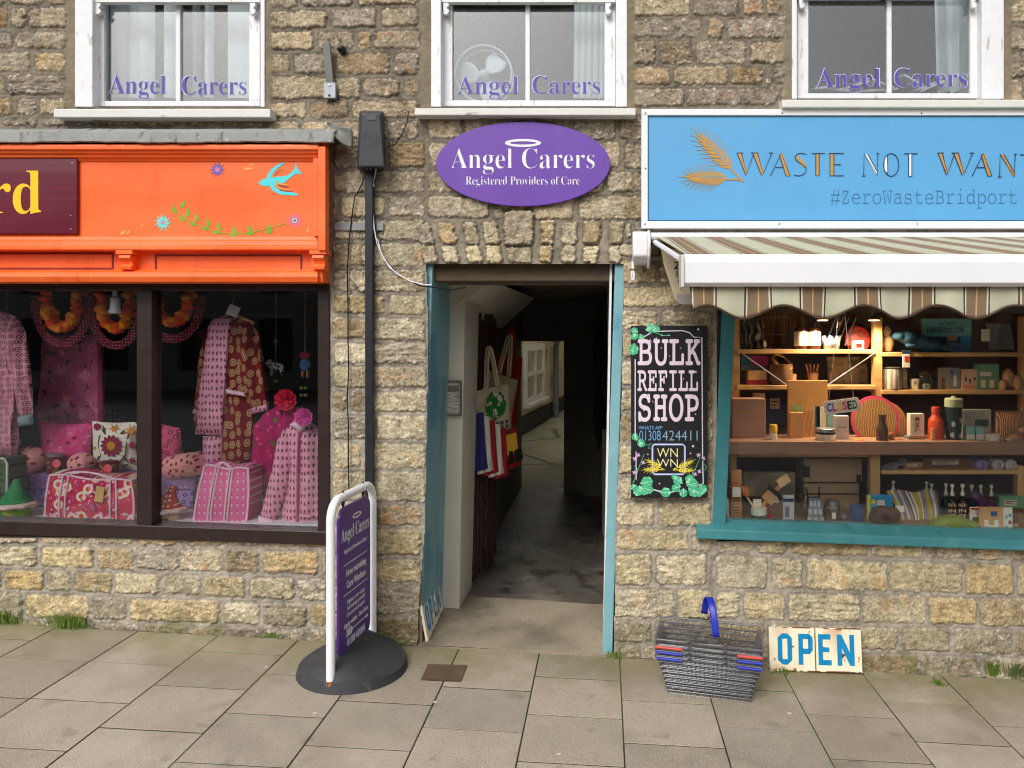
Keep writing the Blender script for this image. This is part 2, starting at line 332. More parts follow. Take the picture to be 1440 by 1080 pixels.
# right-hand pier and the wall under the shop window
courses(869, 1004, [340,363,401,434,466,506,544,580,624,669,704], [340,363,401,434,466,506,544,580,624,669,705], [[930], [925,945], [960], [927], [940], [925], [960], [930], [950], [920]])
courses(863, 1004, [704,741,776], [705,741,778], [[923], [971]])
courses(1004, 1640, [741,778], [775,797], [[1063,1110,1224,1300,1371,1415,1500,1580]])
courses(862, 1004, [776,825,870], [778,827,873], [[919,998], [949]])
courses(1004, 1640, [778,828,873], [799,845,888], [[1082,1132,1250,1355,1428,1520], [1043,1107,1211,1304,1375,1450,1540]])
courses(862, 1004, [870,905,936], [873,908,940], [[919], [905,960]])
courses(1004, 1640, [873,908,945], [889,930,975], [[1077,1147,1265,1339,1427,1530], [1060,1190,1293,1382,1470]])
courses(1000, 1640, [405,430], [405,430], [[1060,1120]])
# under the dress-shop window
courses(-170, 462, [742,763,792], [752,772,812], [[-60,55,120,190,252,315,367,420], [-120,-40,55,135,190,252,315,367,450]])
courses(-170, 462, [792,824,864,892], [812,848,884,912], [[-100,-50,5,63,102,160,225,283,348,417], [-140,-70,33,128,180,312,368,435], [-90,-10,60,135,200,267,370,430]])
for zz, rows in ((860, 1), (475, 0)): pass
# openings cut right through
def inpoly(pp):
    m = np.zeros_like(PXg, bool); n = len(pp)
    for i in range(n):
        (x1, y1), (x2, y2) = pp[i], pp[(i+1)%n]
        if y1 == y2: continue
        m ^= ((y1 > PYg) != (y2 > PYg)) & (PXg < (x2-x1)*(PYg-y1)/(y2-y1)+x1)
    return m
DOOR = [(600,372), (877,372), (873,560), (865,740), (862,990), (586,990), (589,862), (598,745), (603,480)]
WINS = [(105,372,150), (606,882,150), (1114,1412,139)]
cut = inpoly(DOOR)
for a, b, y in WINS: cut |= inpoly([(a+3,-300), (b-3,-300), (b-3,y), (a+3,y)])
cut |= inpoly([(-400,215), (450,215), (450,755), (-400,755)]) | inpoly([(1008,432), (1700,432), (1700,760), (1008,760)])
# pointing dressed flush round the windows
for a, b, y in WINS:
    for s0, s1 in ((a-11, a+4), (b-4, b+10)):
        w = (sstep(s0-4, s0+2, PXg)*(1-sstep(s1-2, s1+4, PXg))*(PYg < y+6)); hgt = hgt*(1-w)+w*(.004+.0008*n_mid+.0005*n_fine)
        colr = colr*(1-w[..., None])+w[..., None]*np.array(lin(127,115,94))*(1+.06*n_tint2+.05*n_tint)[..., None]
moss = (sstep(.2, 1.6, n_tint+.6*n_mid)*sstep(-.12, -.01, -(gzz[:, None]-(-.055*gx)[None, :])+.07)*.6)[..., None]
colr = colr*(1-moss)+np.array(lin(96,98,62))*moss
keep = ~(cut[:-1, :-1] | cut[1:, :-1] | cut[:-1, 1:] | cut[1:, 1:])
idx = np.arange(NX*NZ).reshape(NZ, NX); quads = np.stack([idx[:-1, :-1], idx[:-1, 1:], idx[1:, 1:], idx[1:, :-1]], -1)[keep]
used = np.zeros(NX*NZ, bool); used[quads.ravel()] = True; remap = np.cumsum(used)-1; quads = remap[quads]
vco = np.stack([gx[None, :].repeat(NZ, 0), -hgt, gzz[:, None].repeat(NX, 1)], -1).reshape(-1, 3)[used]
vcl = np.concatenate([np.clip(colr, .01, .9), amsk[..., None]], -1).reshape(-1, 4)[used]
me = bpy.data.meshes.new('wall'); nq = len(quads)
me.vertices.add(len(vco)); me.vertices.foreach_set('co', vco.ravel().astype(np.float32))
me.loops.add(nq*4); me.loops.foreach_set('vertex_index', quads.ravel().astype(np.int32))
me.polygons.add(nq); me.polygons.foreach_set('loop_start', np.arange(0, nq*4, 4, dtype=np.int32))
me.polygons.foreach_set('use_smooth', np.ones(nq, bool))
me.update(calc_edges=True); at = me.color_attributes.new('tint', 'FLOAT_COLOR', 'POINT'); at.data.foreach_set('color', vcl.ravel().astype(np.float32))
wm = M('rubble_stone', (.3,.25,.2), .9, .1, 60, .42, 130, stretch=(.7,1,1.3)); n_, l_ = nodes(wm)
b_ = n_['Principled BSDF']; ca = n_.new('ShaderNodeVertexColor'); ca.layer_name = 'tint'
nz_ = n_.new('ShaderNodeTexNoise'); nz_.inputs['Scale'].default_value = 130; nz_.inputs['Detail'].default_value = 8; nz_.inputs['Roughness'].default_value = .75
tc_ = n_.new('ShaderNodeTexCoord'); l_.new(tc_.outputs['Object'], nz_.inputs[0])
mr_ = n_.new('ShaderNodeMapRange'); mr_.inputs[1].default_value = .3; mr_.inputs[2].default_value = .7; mr_.inputs[3].default_value = .50; mr_.inputs[4].default_value = 1.5
l_.new(nz_.outputs['Fac'], mr_.inputs[0]); mx_ = n_.new('ShaderNodeMix'); mx_.data_type = 'RGBA'; mx_.blend_type = 'MULTIPLY'; mx_.inputs['Factor'].default_value = 1
l_.new(ca.outputs[0], mx_.inputs['A']); l_.new(mr_.outputs[0], mx_.inputs['B']); l_.new(mx_.outputs['Result'], b_.inputs['Base Color'])
layer(wm, lin(86,76,64), 75, .63, .71, 5, stretch=(.8,1,1.5), stop=.45); layer(wm, lin(232,224,206), 95, .655, .72, 5, off=(4,2,1), stop=.6)
sr_ = b_.inputs['Base Color'].links[0].from_socket; mz_ = n_.new('ShaderNodeMix'); mz_.data_type = 'RGBA'; l_.new(ca.outputs['Alpha'], mz_.inputs['Factor']); l_.new(ca.outputs[0], mz_.inputs['A']); l_.new(sr_, mz_.inputs['B']); l_.new(mz_.outputs['Result'], b_.inputs['Base Color'])
me.materials.append(wm); wall = bpy.data.objects.new('wall', me); COL.objects.link(wall); wall.parent = bld
rev = M('reveal_mortar', lin(128,114,94), .95, .2, 14, .5, 60)
# masonry thickness: backs of the openings and blind rooms behind
m = MB()
m.box(-3.75,-.955,.02,.3,gz(-.5)-.3,.62)                      # wall core below the dress shop
m.box(.09,2.85,.03,.3,-.4,.56); m.box(.095,.60,.03,.28,.56,2.04); m.box(-1.42,-.955,.03,.30,.62,2.04)
m.box(-1.42,2.85,.03,.28,2.05,2.83); m.box(-3.75,-1.42,.03,.28,2.52,2.83)
m.build('wall_core', rev, bld)
def room(name, x0, x1, y0, y1, z0, z1, wmat, fmat, parent, thick=.04):
    m = MB(); m.cur = 0
    m.box(x0-thick, x1+thick, y1, y1+thick, z0-thick, z1+thick); m.box(x0-thick, x0, y0, y1, z0, z1); m.box(x1, x1+thick, y0, y1, z0, z1)
    m.box(x0-thick, x1+thick, y0, y1, z1, z1+thick); m.cur = 1; m.box(x0-thick, x1+thick, y0, y1, z0-thick, z0)
    return m.build(name, [wmat, fmat], parent)
office = M('office_wall', lin(74,78,84), .8, .05, 2)
for k, (a, b) in enumerate(((-3.6,-1.35), (-1.2,.45), (.6,2.75))):
    room('interior_room', a, b, .29, 2.6, 2.62, 4.5, office, M('office_carpet', lin(80,78,76), .95, .15, 40), bld)
# ------------------------------------------------------------------ sash windows
lett_p = M('violet_vinyl', lin(84,72,158), .5, .05); lett_w = M('pale_vinyl', lin(205,205,235), .5, .05)
def sash(a, b, gl, gr, mu, yb, top, ybot, sl0, sl1, sy0, sy1, words, rightwide):
    f = MB()
    for q0, q1 in ((a, gl-16), (gr+16 if not rightwide else gr+10, b)): f.pb(q0, -300, q1, ybot, -.012, .10)
    f.pb(gl-16, -300, gr+16 if not rightwide else gr+10, -262, .0, .09)
    w = f.build('window', white_paint, bld, .004)
    w['label'] = words
    s = MB(); r1 = gr+16 if not rightwide else gr+10
    s.pb(gl-15.5, top, gl, yb, .045, .085); s.pb(gr, top, r1-.5, yb, .045, .085); s.pb(gl-15.5, yb, r1-.5, ybot-.5, .040, .088)
    s.pb(mu-3.2, top, mu+3.2, yb, .050, .080); s.build('lower_sash', white_paint, w, .003)
    s = MB(); s.pb(gl-15.5, -9, r1-.5, top, .004, .040); s.pb(gl-15.5, -262, gl-3, -9, .004, .04); s.pb(gr+3, -262, r1-.5, -9, .004, .04); s.pb(mu-3.2, -262, mu+3.2, -9, .008, .036)
    for x in (gl-9, gr+5):                                             # shaped horns of the upper sash
        s.pprism([(x-4,top-1), (x+4,top-1), (x+4,top+5), (x+1,top+8), (x+5,top+12), (x+2,top+17), (x-3,top+17), (x-4,top+9)], .008, .036)
    s.build('upper_sash', white_paint, w, .002)
    g = MB(); g.pb(gl-2, top-2, gr+2, yb+2, .064, .067); g.pb(gl-5, -262, gr+5, -7, .021, .024); g.build('glass', glass_up, w)
    s = MB(); x0, x1, z0, z1 = RX(sl0, sy0, sl1, sy1, -.075)
    s.prismx([(-.075,z1-.004), (.04,z1+.012), (.04,z0), (-.075,z0)], x0, x1); s.build('sill', sill_paint, w, .004)
    return w
w1 = sash(105, 372, 146, 350, 250, 142, 3, 150, 75, 380, 152, 165, 'sash window with white vertical blinds', False)
w2 = sash(606, 882, 636, 850, 742, 141, 3, 150, 583, 894, 151, 162, 'sash window with a fan behind the glass', False)
w3 = sash(1114, 1412, 1137, 1365, 1251, 131, -6, 139, 1100, 1450, 139, 151, 'sash window with papers behind the glass', False)
for w, pr in ((w1, [('Angel',(153,106,233,139)), ('Carers',(256,107,346,133))]), (w2, [('Angel',(643,107,729,139)), ('Carers',(749,107,844,132))]), (w3, [('Angel',(1148,96,1238,130)), ('Carers',(1258,96,1360,122))])):
    for t, bx in pr:
        text(SERIF(t), bx, lett_p, w, .0615, -.014); bx2 = (bx[0]-1, bx[1]-1, bx[2]+1, bx[3]+1)
        text(SERIF(t), bx2, lett_w, w, .0635, -.005)
slat = M('blind_fabric', lin(226,232,230), .8, .04, 20, stretch=(3,1,.3))
b = MB()
for x, w_, tw in ((157,11,.02), (168,14,.045), (182,16,.01), (198,18,.03), (232,15,.02), (275,3,.06), (290,9,.03), (321,30,.01)):
    p0, p1 = P(x, -250, .2), P(x+w_, 138, .2); n = 5
    b.surf(lambda u, v, p0=p0, p1=p1, tw=tw: (p0.x+(p1.x-p0.x)*u, .2+tw*(u-.5)-.01*math.sin(u*3.14), p0.z+(p1.z-p0.z)*v), n, 2)
tag(b.build('vertical_blind', slat, smooth=True), 'white vertical slat blind half open behind the first-floor window over the orange shopfront', 'blind')
b = MB()
for x in range(811, 856, 9):
    p0, p1 = P(x, -250, .2), P(x+10, 139, .2)
    b.surf(lambda u, v, p0=p0, p1=p1: (p0.x+(p1.x-p0.x)*u-.018*v, .2+.012*(u-.5)-.012*math.sin(u*3.14), p0.z+(p1.z-p0.z)*v), 5, 2)
tag(b.build('vertical_blind', slat, smooth=True), 'white vertical blind drawn aside behind the window with the fan', 'blind')
b = MB(); p0, p1 = P(1310, -250, .2), P(1372, 131, .2)
b.surf(lambda u, v: (p0.x+(p1.x-p0.x)*u+.05*v*(1-u), .2+.03*math.sin(u*22+v)+.02*math.sin(u*9+2*v), p0.z+(p1.z-p0.z)*v), 50, 12)
tag(b.build('curtain', slat, smooth='all'), 'crumpled white net curtain behind the window over the blue sign', 'curtain')
fan = thing('desk_fan', 'white round desk fan standing behind the window above the oval purple sign', 'fan')
fanm = M('fan_plastic', lin(222,230,232), .4, .04)
c = P(681, 106, .24)
b = MB(); b.tube([(c.x+.155*math.cos(a*math.pi/24), c.y-.03, c.z+.155*math.sin(a*math.pi/24)) for a in range(49)], .006, 6); b.tube([(c.x+.155*math.cos(a*math.pi/24), c.y+.05, c.z+.155*math.sin(a*math.pi/24)) for a in range(49)], .004, 6)
b.build('guard', fanm, fan, smooth=True)
b = MB()
for k in range(3):
    th = R_(50+120*k); ca_, sa_ = math.cos(th), math.sin(th)
    def fb(u, v): r = .03+.105*u; wd = (.035+.085*math.sin(min(1, u*1.1)*2.3))*(v-.5); return (c.x+r*ca_-wd*sa_, c.y+.012+.16*wd, c.z+r*sa_+wd*ca_)
    b.surf(fb, 8, 6)
b.build('blades', fanm, fan, smooth='all', solid=.003)
b = MB(); b.ball(c, .03, .05, .03); b.tube([(c.x, c.y+.05, c.z), (c.x, c.y+.06, P(0,150,.24).z-.05)], .02, 10); b.build('hub', fanm, fan, smooth=True)
b = MB(); b.pb(600, 121, 880, 170, .5, .9); b.pb(744, 103, 757, 121, .5, .56)
tag(b.build('office_desk', M('dark_desk', lin(52,44,40), .6, .2, 10), None, .005), 'dark desk with a block on it behind the fan window', 'desk')
paper = M('paper', lin(226,228,232), .8, .04)
b = MB()
for k, (x, y, w_, a) in enumerate(((1140,124,34,.1), (1150,127,40,-.12), (1172,122,45,.3), (1215,118,36,-.35), (1196,128,60,.06), (1262,114,30,-.5), (1284,122,40,.4), (1320,126,60,-.1), (1345,120,40,.2))):
    p = P(x+w_/2, y, .16+.02*k); b.obox(p, (w_*.0019*math.cos(a), 0, w_*.0019*math.sin(a)), (0,.08,.02), (-.006*math.sin(a)*.3, 0, .006))
tag(b.build('paper_pile', paper), 'loose white papers heaped on the ledge behind the window over the blue sign', 'papers')
# ------------------------------------------------------------------ passage
gg = gz(-.4)
m = MB()                                            # cream nib and the two passage walls
xn = P(645, 865, .53).x
m.add([(P(612,860,.53).x-.1,.53,-.1), (xn,.53,-.1), (P(655,440,.53).x,.53,2.1), (P(612,440,.53).x-.1,.53,2.1), (-1.2,.6,-.1), (xn+.005,.92,-.1), (P(660,440,.53).x,.92,2.1), (-1.2,.6,2.1)],
      [(0,1,2,3), (1,5,6,2), (0,3,7,4), (3,2,6,7)])
m.build('passage_nib', cream_wall, bld)
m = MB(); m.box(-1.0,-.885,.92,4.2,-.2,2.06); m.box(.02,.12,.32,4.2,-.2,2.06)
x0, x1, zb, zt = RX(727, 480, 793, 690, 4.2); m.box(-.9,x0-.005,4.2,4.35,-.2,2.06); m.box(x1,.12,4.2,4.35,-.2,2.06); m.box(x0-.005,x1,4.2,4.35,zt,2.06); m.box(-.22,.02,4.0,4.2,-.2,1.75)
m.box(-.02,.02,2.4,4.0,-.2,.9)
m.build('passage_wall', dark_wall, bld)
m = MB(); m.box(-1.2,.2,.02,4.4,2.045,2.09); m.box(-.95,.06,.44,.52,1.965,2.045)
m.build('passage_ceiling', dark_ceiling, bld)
m = MB(); m.box(-.93,.10,.07,.22,1.955,2.044); m.build('lintel', timber_old, bld, .006)
m = MB()
za, zb_ = 1.99, 1.84
m.add([(-.98,.5,za), (-.66,.5,za), (-.88,.5,zb_), (-.98,.5,zb_-.02), (-.9,2.4,za), (-.58,2.4,za), (-.86,2.4,zb_-.1), (-.9,2.4,zb_-.1)], [(0,1,2,3), (1,5,6,2), (2,6,7,3), (4,7,6,5)])
m.build('boxing', cream_wall, bld)
m = MB()                                            # painted jambs of the opening
def jamb(m, tx, bx, y0, y1, w):
    pt, pb_ = P(tx, 395, 0), P(bx, 905, 0)
    m.add([(pt.x,y0,2.044), (pt.x,y1,2.044), (pt.x-w,y1,2.044), (pt.x-w,y0,2.044), (pb_.x,y0,gz(pb_.x)-.02), (pb_.x,y1,gz(pb_.x)-.02), (pb_.x-w,y1,gz(pb_.x)-.02), (pb_.x-w,y0,gz(pb_.x)-.02)],
          [(0,1,2,3), (7,6,5,4), (0,4,5,1), (1,5,6,2), (2,6,7,3), (3,7,4,0)])
jamb(m, 606.5, 591, .03, .535, .06)
o = m.build('door_jamb', teal_old, bld, .004); o['label'] = 'flat blue-green jamb at the cream nib'
m = MB(); jamb(m, 879, 861, .018, .05, .052)
o = m.build('door_jamb', teal_old, bld, .004); o['label'] = 'patchy blue-green jamb flaking at its foot'
m = MB(); jamb(m, 861, 850.5, .055, .30, .012); m.build('door_lining', white_paint, bld)
# ------------------------------------------------------------------ ground
pav = M('pavement_stone', lin(172,160,142), .9, .1, 5, .5, 150); n_, l_ = nodes(pav); b_ = n_['Principled BSDF']
src = b_.inputs['Base Color'].links[0].from_socket
va = n_.new('ShaderNodeVertexColor'); va.layer_name = 'tint'; mx_ = n_.new('ShaderNodeMix'); mx_.data_type = 'RGBA'; mx_.blend_type = 'MULTIPLY'; mx_.inputs['Factor'].default_value = 1
l_.new(src, mx_.inputs['A']); l_.new(va.outputs[0], mx_.inputs['B']); l_.new(mx_.outputs['Result'], b_.inputs['Base Color'])
layer(pav, lin(92,84,72), 230, .55, .64, 5, stop=.7); layer(pav, lin(206,196,178), 260, .58, .68, 4, off=(3,1,2), stop=.7)
layer(pav, lin(112,100,84), 2.4, .48, .68, 8, stop=.42); layer(pav, lin(84,78,68), 7, .62, .70, 7, off=(5,5,5), stop=.3); layer(pav, lin(196,184,164), 1.7, .56, .74, 6, off=(7,2,0), stop=.4)
# yellow-green lichen near the wall
tc_ = n_.new('ShaderNodeTexCoord'); sp = n_.new('ShaderNodeSeparateXYZ'); l_.new(tc_.outputs['Object'], sp.inputs[0])
nz_ = n_.new('ShaderNodeTexNoise'); nz_.inputs['Scale'].default_value = 3.2; nz_.inputs['Detail'].default_value = 8; nz_.inputs['Roughness'].default_value = .7; l_.new(tc_.outputs['Object'], nz_.inputs[0])
ma = n_.new('ShaderNodeMath'); ma.operation = 'MULTIPLY_ADD'; ma.inputs[1].default_value = .55; l_.new(sp.outputs['Y'], ma.inputs[0]); l_.new(nz_.outputs['Fac'], ma.inputs[2])
r_ = n_.new('ShaderNodeMapRange'); r_.inputs[1].default_value = .24; r_.inputs[2].default_value = .54; r_.inputs[4].default_value = .68; l_.new(ma.outputs[0], r_.inputs[0])
src = b_.inputs['Base Color'].links[0].from_socket; mx_ = n_.new('ShaderNodeMix'); mx_.data_type = 'RGBA'; mx_.inputs['B'].default_value = (*lin(122,116,72), 1)
l_.new(r_.outputs[0], mx_.inputs['Factor']); l_.new(src, mx_.inputs['A']); l_.new(mx_.outputs['Result'], b_.inputs['Base Color'])
joint = layer(M('pavement_joint', lin(56,50,40), .95, .3, 12), lin(74,88,34), 1.3, .5, .6, 5)
cx = [.079+.4165*k for k in range(-11, 12)]; off = {-7:-.02,-6:-.388,-5:-.586,-4:-.42,-3:-.26,-2:-.449,-1:-.289,0:-.484,1:-.306,2:-.52,3:-.343}
m = MB(); tint = []
for k in range(-11, 11):
    x0, x1 = cx[k+11], cx[k+12]; o0 = off.get(k-0 if True else 0, -.1-.37*random.random())
    ys = [o0-.3735*j for j in range(-3, 14)]; ys = [-.012]+sorted([y for y in ys if -4.4 < y < -.10], reverse=True)
    if ys[1] > -.17: ys.pop(1)
    for ya, yb in zip(ys[:-1], ys[1:]):
        g = .0030; e = .0012; dz = random.uniform(-.0008, .0010); t = random.uniform(.78, 1.06); w = random.uniform(-.02, .02)
        vs = []
        for (xx, yy) in ((x0+g,yb+g), (x1-g,yb+g), (x1-g,ya-g), (x0+g,ya-g)): vs.append((xx, yy, gz(xx)-.012))
        for (xx, yy) in ((x0+g,yb+g), (x1-g,yb+g), (x1-g,ya-g), (x0+g,ya-g)): vs.append((xx, yy, gz(xx)-e+dz))
        for (xx, yy) in ((x0+g+e,yb+g+e), (x1-g-e,yb+g+e), (x1-g-e,ya-g-e), (x0+g+e,ya-g-e)): vs.append((xx, yy, gz(xx)+dz))
        m.add(vs, [(8,9,10,11)]+[(i, (i+1)%4, (i+1)%4+4, i+4) for i in range(4)]+[(i+4, (i+1)%4+4, (i+1)%4+8, i+8) for i in range(4)])
        for q in range(1, 5): m.m[-q-0] = 0
        for q in range(5, 9): m.m[-q] = 1
        tint += [(t*(1+w), t, t*(1-w), 1)]*12
m.cur = 1; m.add([(-5,-4.45,gz(-5)-.0038), (5,-4.45,gz(5)-.0038), (5,.02,gz(5)-.0038), (-5,.02,gz(-5)-.0038)], [(0,1,2,3)]); tint += [(1,1,1,1)]*4
o = kind(m.build('pavement', [pav, joint]), 'structure')
at = o.data.color_attributes.new('tint', 'FLOAT_COLOR', 'POINT'); at.data.foreach_set('color', np.array(tint, np.float32).ravel())
road = M('asphalt', (.05,.05,.052), .9, .2, 30, .4, 200)
m = MB(); m.add([(-60,-60,gz(-4)-.6), (60,-60,gz(4)-.6), (60,-4.6,gz(4)-.12), (-60,-4.6,gz(-4)-.12)], [(0,1,2,3)]); kind(m.build('road', road), 'structure')
m = MB(); m.add([(-60,-.0,gz(-4)-.6), (60,.0,gz(4)-.6), (60,60,gz(4)-.6), (-60,60,gz(-4)-.6)], [(0,1,2,3)]); kind(m.build('ground', road), 'structure')
m = MB(); m.add([(-5,-4.6,gz(-5)-.4), (5,-4.6,gz(5)-.4), (5,-4.6,gz(5)), (-5,-4.6,gz(-5)), (-5,-4.45,gz(-5)), (5,-4.45,gz(5))], [(0,1,2,3), (3,2,5,4)]); kind(m.build('kerb', pav), 'structure')
conc = layer(layer(M('threshold_concrete', lin(158,146,124), .85, .12, 5, .3, 120), lin(104,96,82), 2.6, .46, .66, 7, stop=.8), lin(84,76,66), 90, .60, .68, 4, stop=.8)
m = MB(); nu, nv = 24, 16
m.surf(lambda u, v: (-.97+1.03*u, -.012+.74*v, gz(-.97+1.03*u)+.006+.012*v+.003*math.sin(7*u+5*v)), nu, nv); m.add([(-.97,-.012,gz(-.97)-.03), (.06,-.012,gz(.06)-.03), (.06,-.012,gz(.06)+.006), (-.97,-.012,gz(-.97)+.006)], [(0,1,2,3)])
kind(m.build('threshold_floor', conc, smooth=True), 'structure')
slate = layer(layer(layer(M('passage_slate', lin(96,91,83), .38, .3, 5, .35, 25), lin(30,28,26), 1.3, .010, .0, .9, 'edge', stretch=(.9,.7,1), stop=.75), lin(140,132,116), 3.2, .54, .66, 8, stop=.7), lin(36,33,30), 4.5, .52, .62, 8, stop=.8, off=(3,1,0))
m = MB(); m.surf(lambda u, v: (-.9+1.0*u, .70+3.7*v, gz(-.9+1.0*u)+.014+(.012*math.sin(9*v+3*u)+.008*math.sin(23*v-5*u))*.3*min(1, v*6)), 20, 60); kind(m.build('passage_floor', slate, smooth='all'), 'structure')
alley = layer(layer(M('alley_paving', lin(150,144,124), .8, .2, 3, .2, 40), lin(70,68,58), .5, .02, .0, .7, 'edge', stretch=(.6,1,1)), lin(98,104,66), 1.2, .5, .68, 6, stop=.6)
m = MB(); m.add([(-2.2,4.36,gz(-2.2)), (2.5,4.36,gz(2.5)), (2.5,22,gg+.1), (-2.2,22,gg+.1)], [(0,1,2,3)]); kind(m.build('alley_path', alley), 'structure')
# back alley seen through the passage
alh = thing('alley_house', 'cream brick house with a white window lining the alley seen through the passage', 'building')
brick = layer(layer(M('cream_brick', lin(206,196,168), .9, .15, 6, .3, 60), lin(136,96,76), 2.3, .60, .66, 2, stop=.7), lin(110,102,88), 9, .05, .0, .3, 'edge', stretch=(.6,.6,2))
pA, pB = Vector((-1.50,6.4,0)), Vector((-.93,12.5,0)); dA = (pB-pA).normalized(); nA = Vector((dA.y,-dA.x,0))
def AW(s, o, z): return pA+dA*s+nA*o+Vector((0,0,z))
def abox(m, s0, s1, o0, o1, z0, z1): m.add([AW(s0,o0,z0), AW(s1,o0,z0), AW(s1,o1,z0), AW(s0,o1,z0), AW(s0,o0,z1), AW(s1,o0,z1), AW(s1,o1,z1), AW(s0,o1,z1)], [(0,3,2,1),(4,5,6,7),(0,1,5,4),(1,2,6,5),(2,3,7,6),(3,0,4,7)])
m = MB(); abox(m, -2.5, 12, -.3, 0, .42, 4.2); m.build('wall', brick, alh)
m = MB(); abox(m, -2.5, 12, -.3, .03, -.2, .42); m.build('plinth', M('black_plinth', lin(48,46,44), .8, .2, 10), alh)
m = MB()
for a0, a1, z0, z1 in ((2.0,2.14,.60,1.56), (3.66,3.80,.60,1.56), (2.14,3.66,1.46,1.56), (2.14,3.66,.60,.68), (2.85,2.95,.68,1.46), (2.14,3.66,1.04,1.10)): abox(m, a0, a1, .005, .05, z0, z1)
wn = m.build('window', white_paint, alh)
m = MB(); abox(m, 1.95, 3.9, .005, .12, .54, .595); m.build('sill', white_paint, wn)
m = MB(); abox(m, 2.14, 3.66, .008, .02, .68, 1.46); m.build('glass', M('pale_glass', lin(170,164,140), .1, .2, 3), wn)
m = MB(); m.tube([AW(4.75,.1,.1), AW(4.75,.1,1.52), AW(4.65,.15,1.62), AW(4.1,.12,1.66)], .06, 10); tag(m.build('drainpipe', M('grey_pipe', lin(112,114,118), .5, .1), smooth=True), 'grey drainpipe on the alley house beyond the white window', 'drainpipe')
m = MB(); m.box(-1.6,2.6,17,17.3,-.2,4.6); m.box(.15,.4,4.5,17,-.2,4.2); tag(m.build('yard_wall', brick), 'pale brick wall closing the far end of the alley', 'wall')
# terrace across the street (seen only in the shop glass)
opp = thing('terraced_house', 'pale rendered terrace across the road, mirrored in the shop glass', 'building')
m = MB()
for k in range(-14, 15):
    x = k*3.; m.box(x-1.5, x-.6, -24.5, -24, -.6, 6); m.box(x+.6, x+1.5, -24.5, -24, -.6, 6)
    for z0, z1 in ((-.6,.5), (2.4,3.3), (4.9,6)): m.box(x-.6, x+.6, -24.5, -24, z0, z1)
m.build('wall', M('pale_render', lin(120,116,110), .8, .2, 1), opp)
m = MB(); m.box(-42, 42, -24.45, -24.3, -.6, 6); m.build('windows', M('far_glass', (.03,.035,.04), .1, .1), opp)
m = MB(); m.prismx([(-23.7,6), (-28,8.6), (-28,6)], -42, 42); m.build('roof', M('slate_roof', lin(80,82,88), .7, .2, 5), opp)

# ------------------------------------------------------------------ orange dress shop
shop = thing('shopfront', 'bright orange painted shopfront with folk bird and flowers over dark brown window frames', 'shopfront')
XL = -3.75; xr = P(463, 0, 0).x
zz = lambda py, Y: P(0, py, Y).z
m = MB()
xe = lambda Y, px=456: P(px, 0, -.154).x
# cornice, board, lower moulding, frieze, bottom moulding as one moulded run with a mitred end
prof = [(0,203,0),(-.150,203,-.15),(-.154,206,-.154),(-.154,210,-.154),(-.142,211.5,-.142),(-.139,215,-.139),(-.126,217.5,-.126),(-.123,221,-.123),(-.111,223,-.111),(-.107,226,-.107),
        (-.098,227.5,-.098),(-.098,332,-.098),(-.110,333,-.11),(-.117,337,-.117),(-.128,339.5,-.128),(-.131,344,-.131),(-.143,347,-.143),(-.143,351,-.143),(-.075,353.5,-.075),(-.075,379,-.075),(-.10,380.5,-.10),(-.121,383,-.121),(-.135,389,-.135),(-.125,396.5,-.125),(-.09,398.5,-.09),(0,399,-.02)]
pts = [(y, zz(p, q)) for y, p, q in prof]
vs = []; n = len(pts)
for y, z in pts: vs.append((XL, y, z))
for y, z in pts: vs.append((xr-.03+max(0, -y-.09)*.45, y, z))
fs = [(i, i+1, i+1+n, i+n) for i in range(n-1)]+[tuple(range(n, 2*n)), tuple(range(n-1,-1,-1))]
m.add(vs, fs)
m.box(xr-.055, xr+.002, -.099, .0, zz(399,0), zz(203,0))                      # solid return at the pier
m.pb(447, 206, 457.5, 352, -.152, -.10)                                       # end stile of the panel
m.pb(440.5, 222, 447, 332, -.125, -.09)
fas = m.build('fascia', orange, shop, .0015)
m = MB()
for a, b in ((166,189), (437,460)):                                           # scroll brackets under the moulding
    x0, x1, z0, z1 = RX(a, 352, b, 381, -.12)
    m = MB(); m.box(x0, x1, -.14, -.07, z1-.022, z1); m.prismx([(-.07,z1-.024), (-.133,z1-.024), (-.137,z1-.04), (-.118,z1-.055), (-.112,z1-.07), (-.128,z1-.083), (-.124,z1-.097), (-.07,z1-.104)], x0+.012, x1-.012)
    m.build('bracket', orange, fas, .002)
m = MB()
for a, b, c, d in ((-300,355,160,379), (218,358,425,383)):
    for q in ((a,c,c,c+2.2), ): pass
    x0, x1, z0, z1 = RX(a, c and b, c, d, -.075); w = .009
    x0, x1, z0, z1 = RX(a, b, c, d, -.075)
    m.box(x0, x1, -.0775, -.07, z1-w, z1); m.box(x0, x1, -.0775, -.07, z0, z0+w); m.box(x1-w, x1, -.0775, -.07, z0+w, z1-w)
    if a > 0: m.box(x0, x0+w, -.0775, -.07, z0+w, z1-w)
m.build('frieze_panel', orange_line, fas)
m = MB()                                                                      # lead flashing, dressed over the cornice, ragged lower edge
def lf(u, v):
    x = XL+(P(469,0,-.17).x-XL)*u; k = [(.0,188,0), (-.11,182,-.1), (-.165,186,-.165), (-.168,199,-.168), (-.158,201,-.158)]
    i = min(3, int(v*4)); t = v*4-i; y = k[i][0]+(k[i+1][0]-k[i][0])*t; p_ = zz(k[i][1], k[i][2])*(1-t)+zz(k[i+1][1], k[i+1][2])*t
    nn = .0012*math.sin(x*31)+.0010*math.sin(x*67+2)+.003*math.sin(x*7.+1)
    return (x, y+nn*.6, p_+nn*(1 if v > .6 else .5))
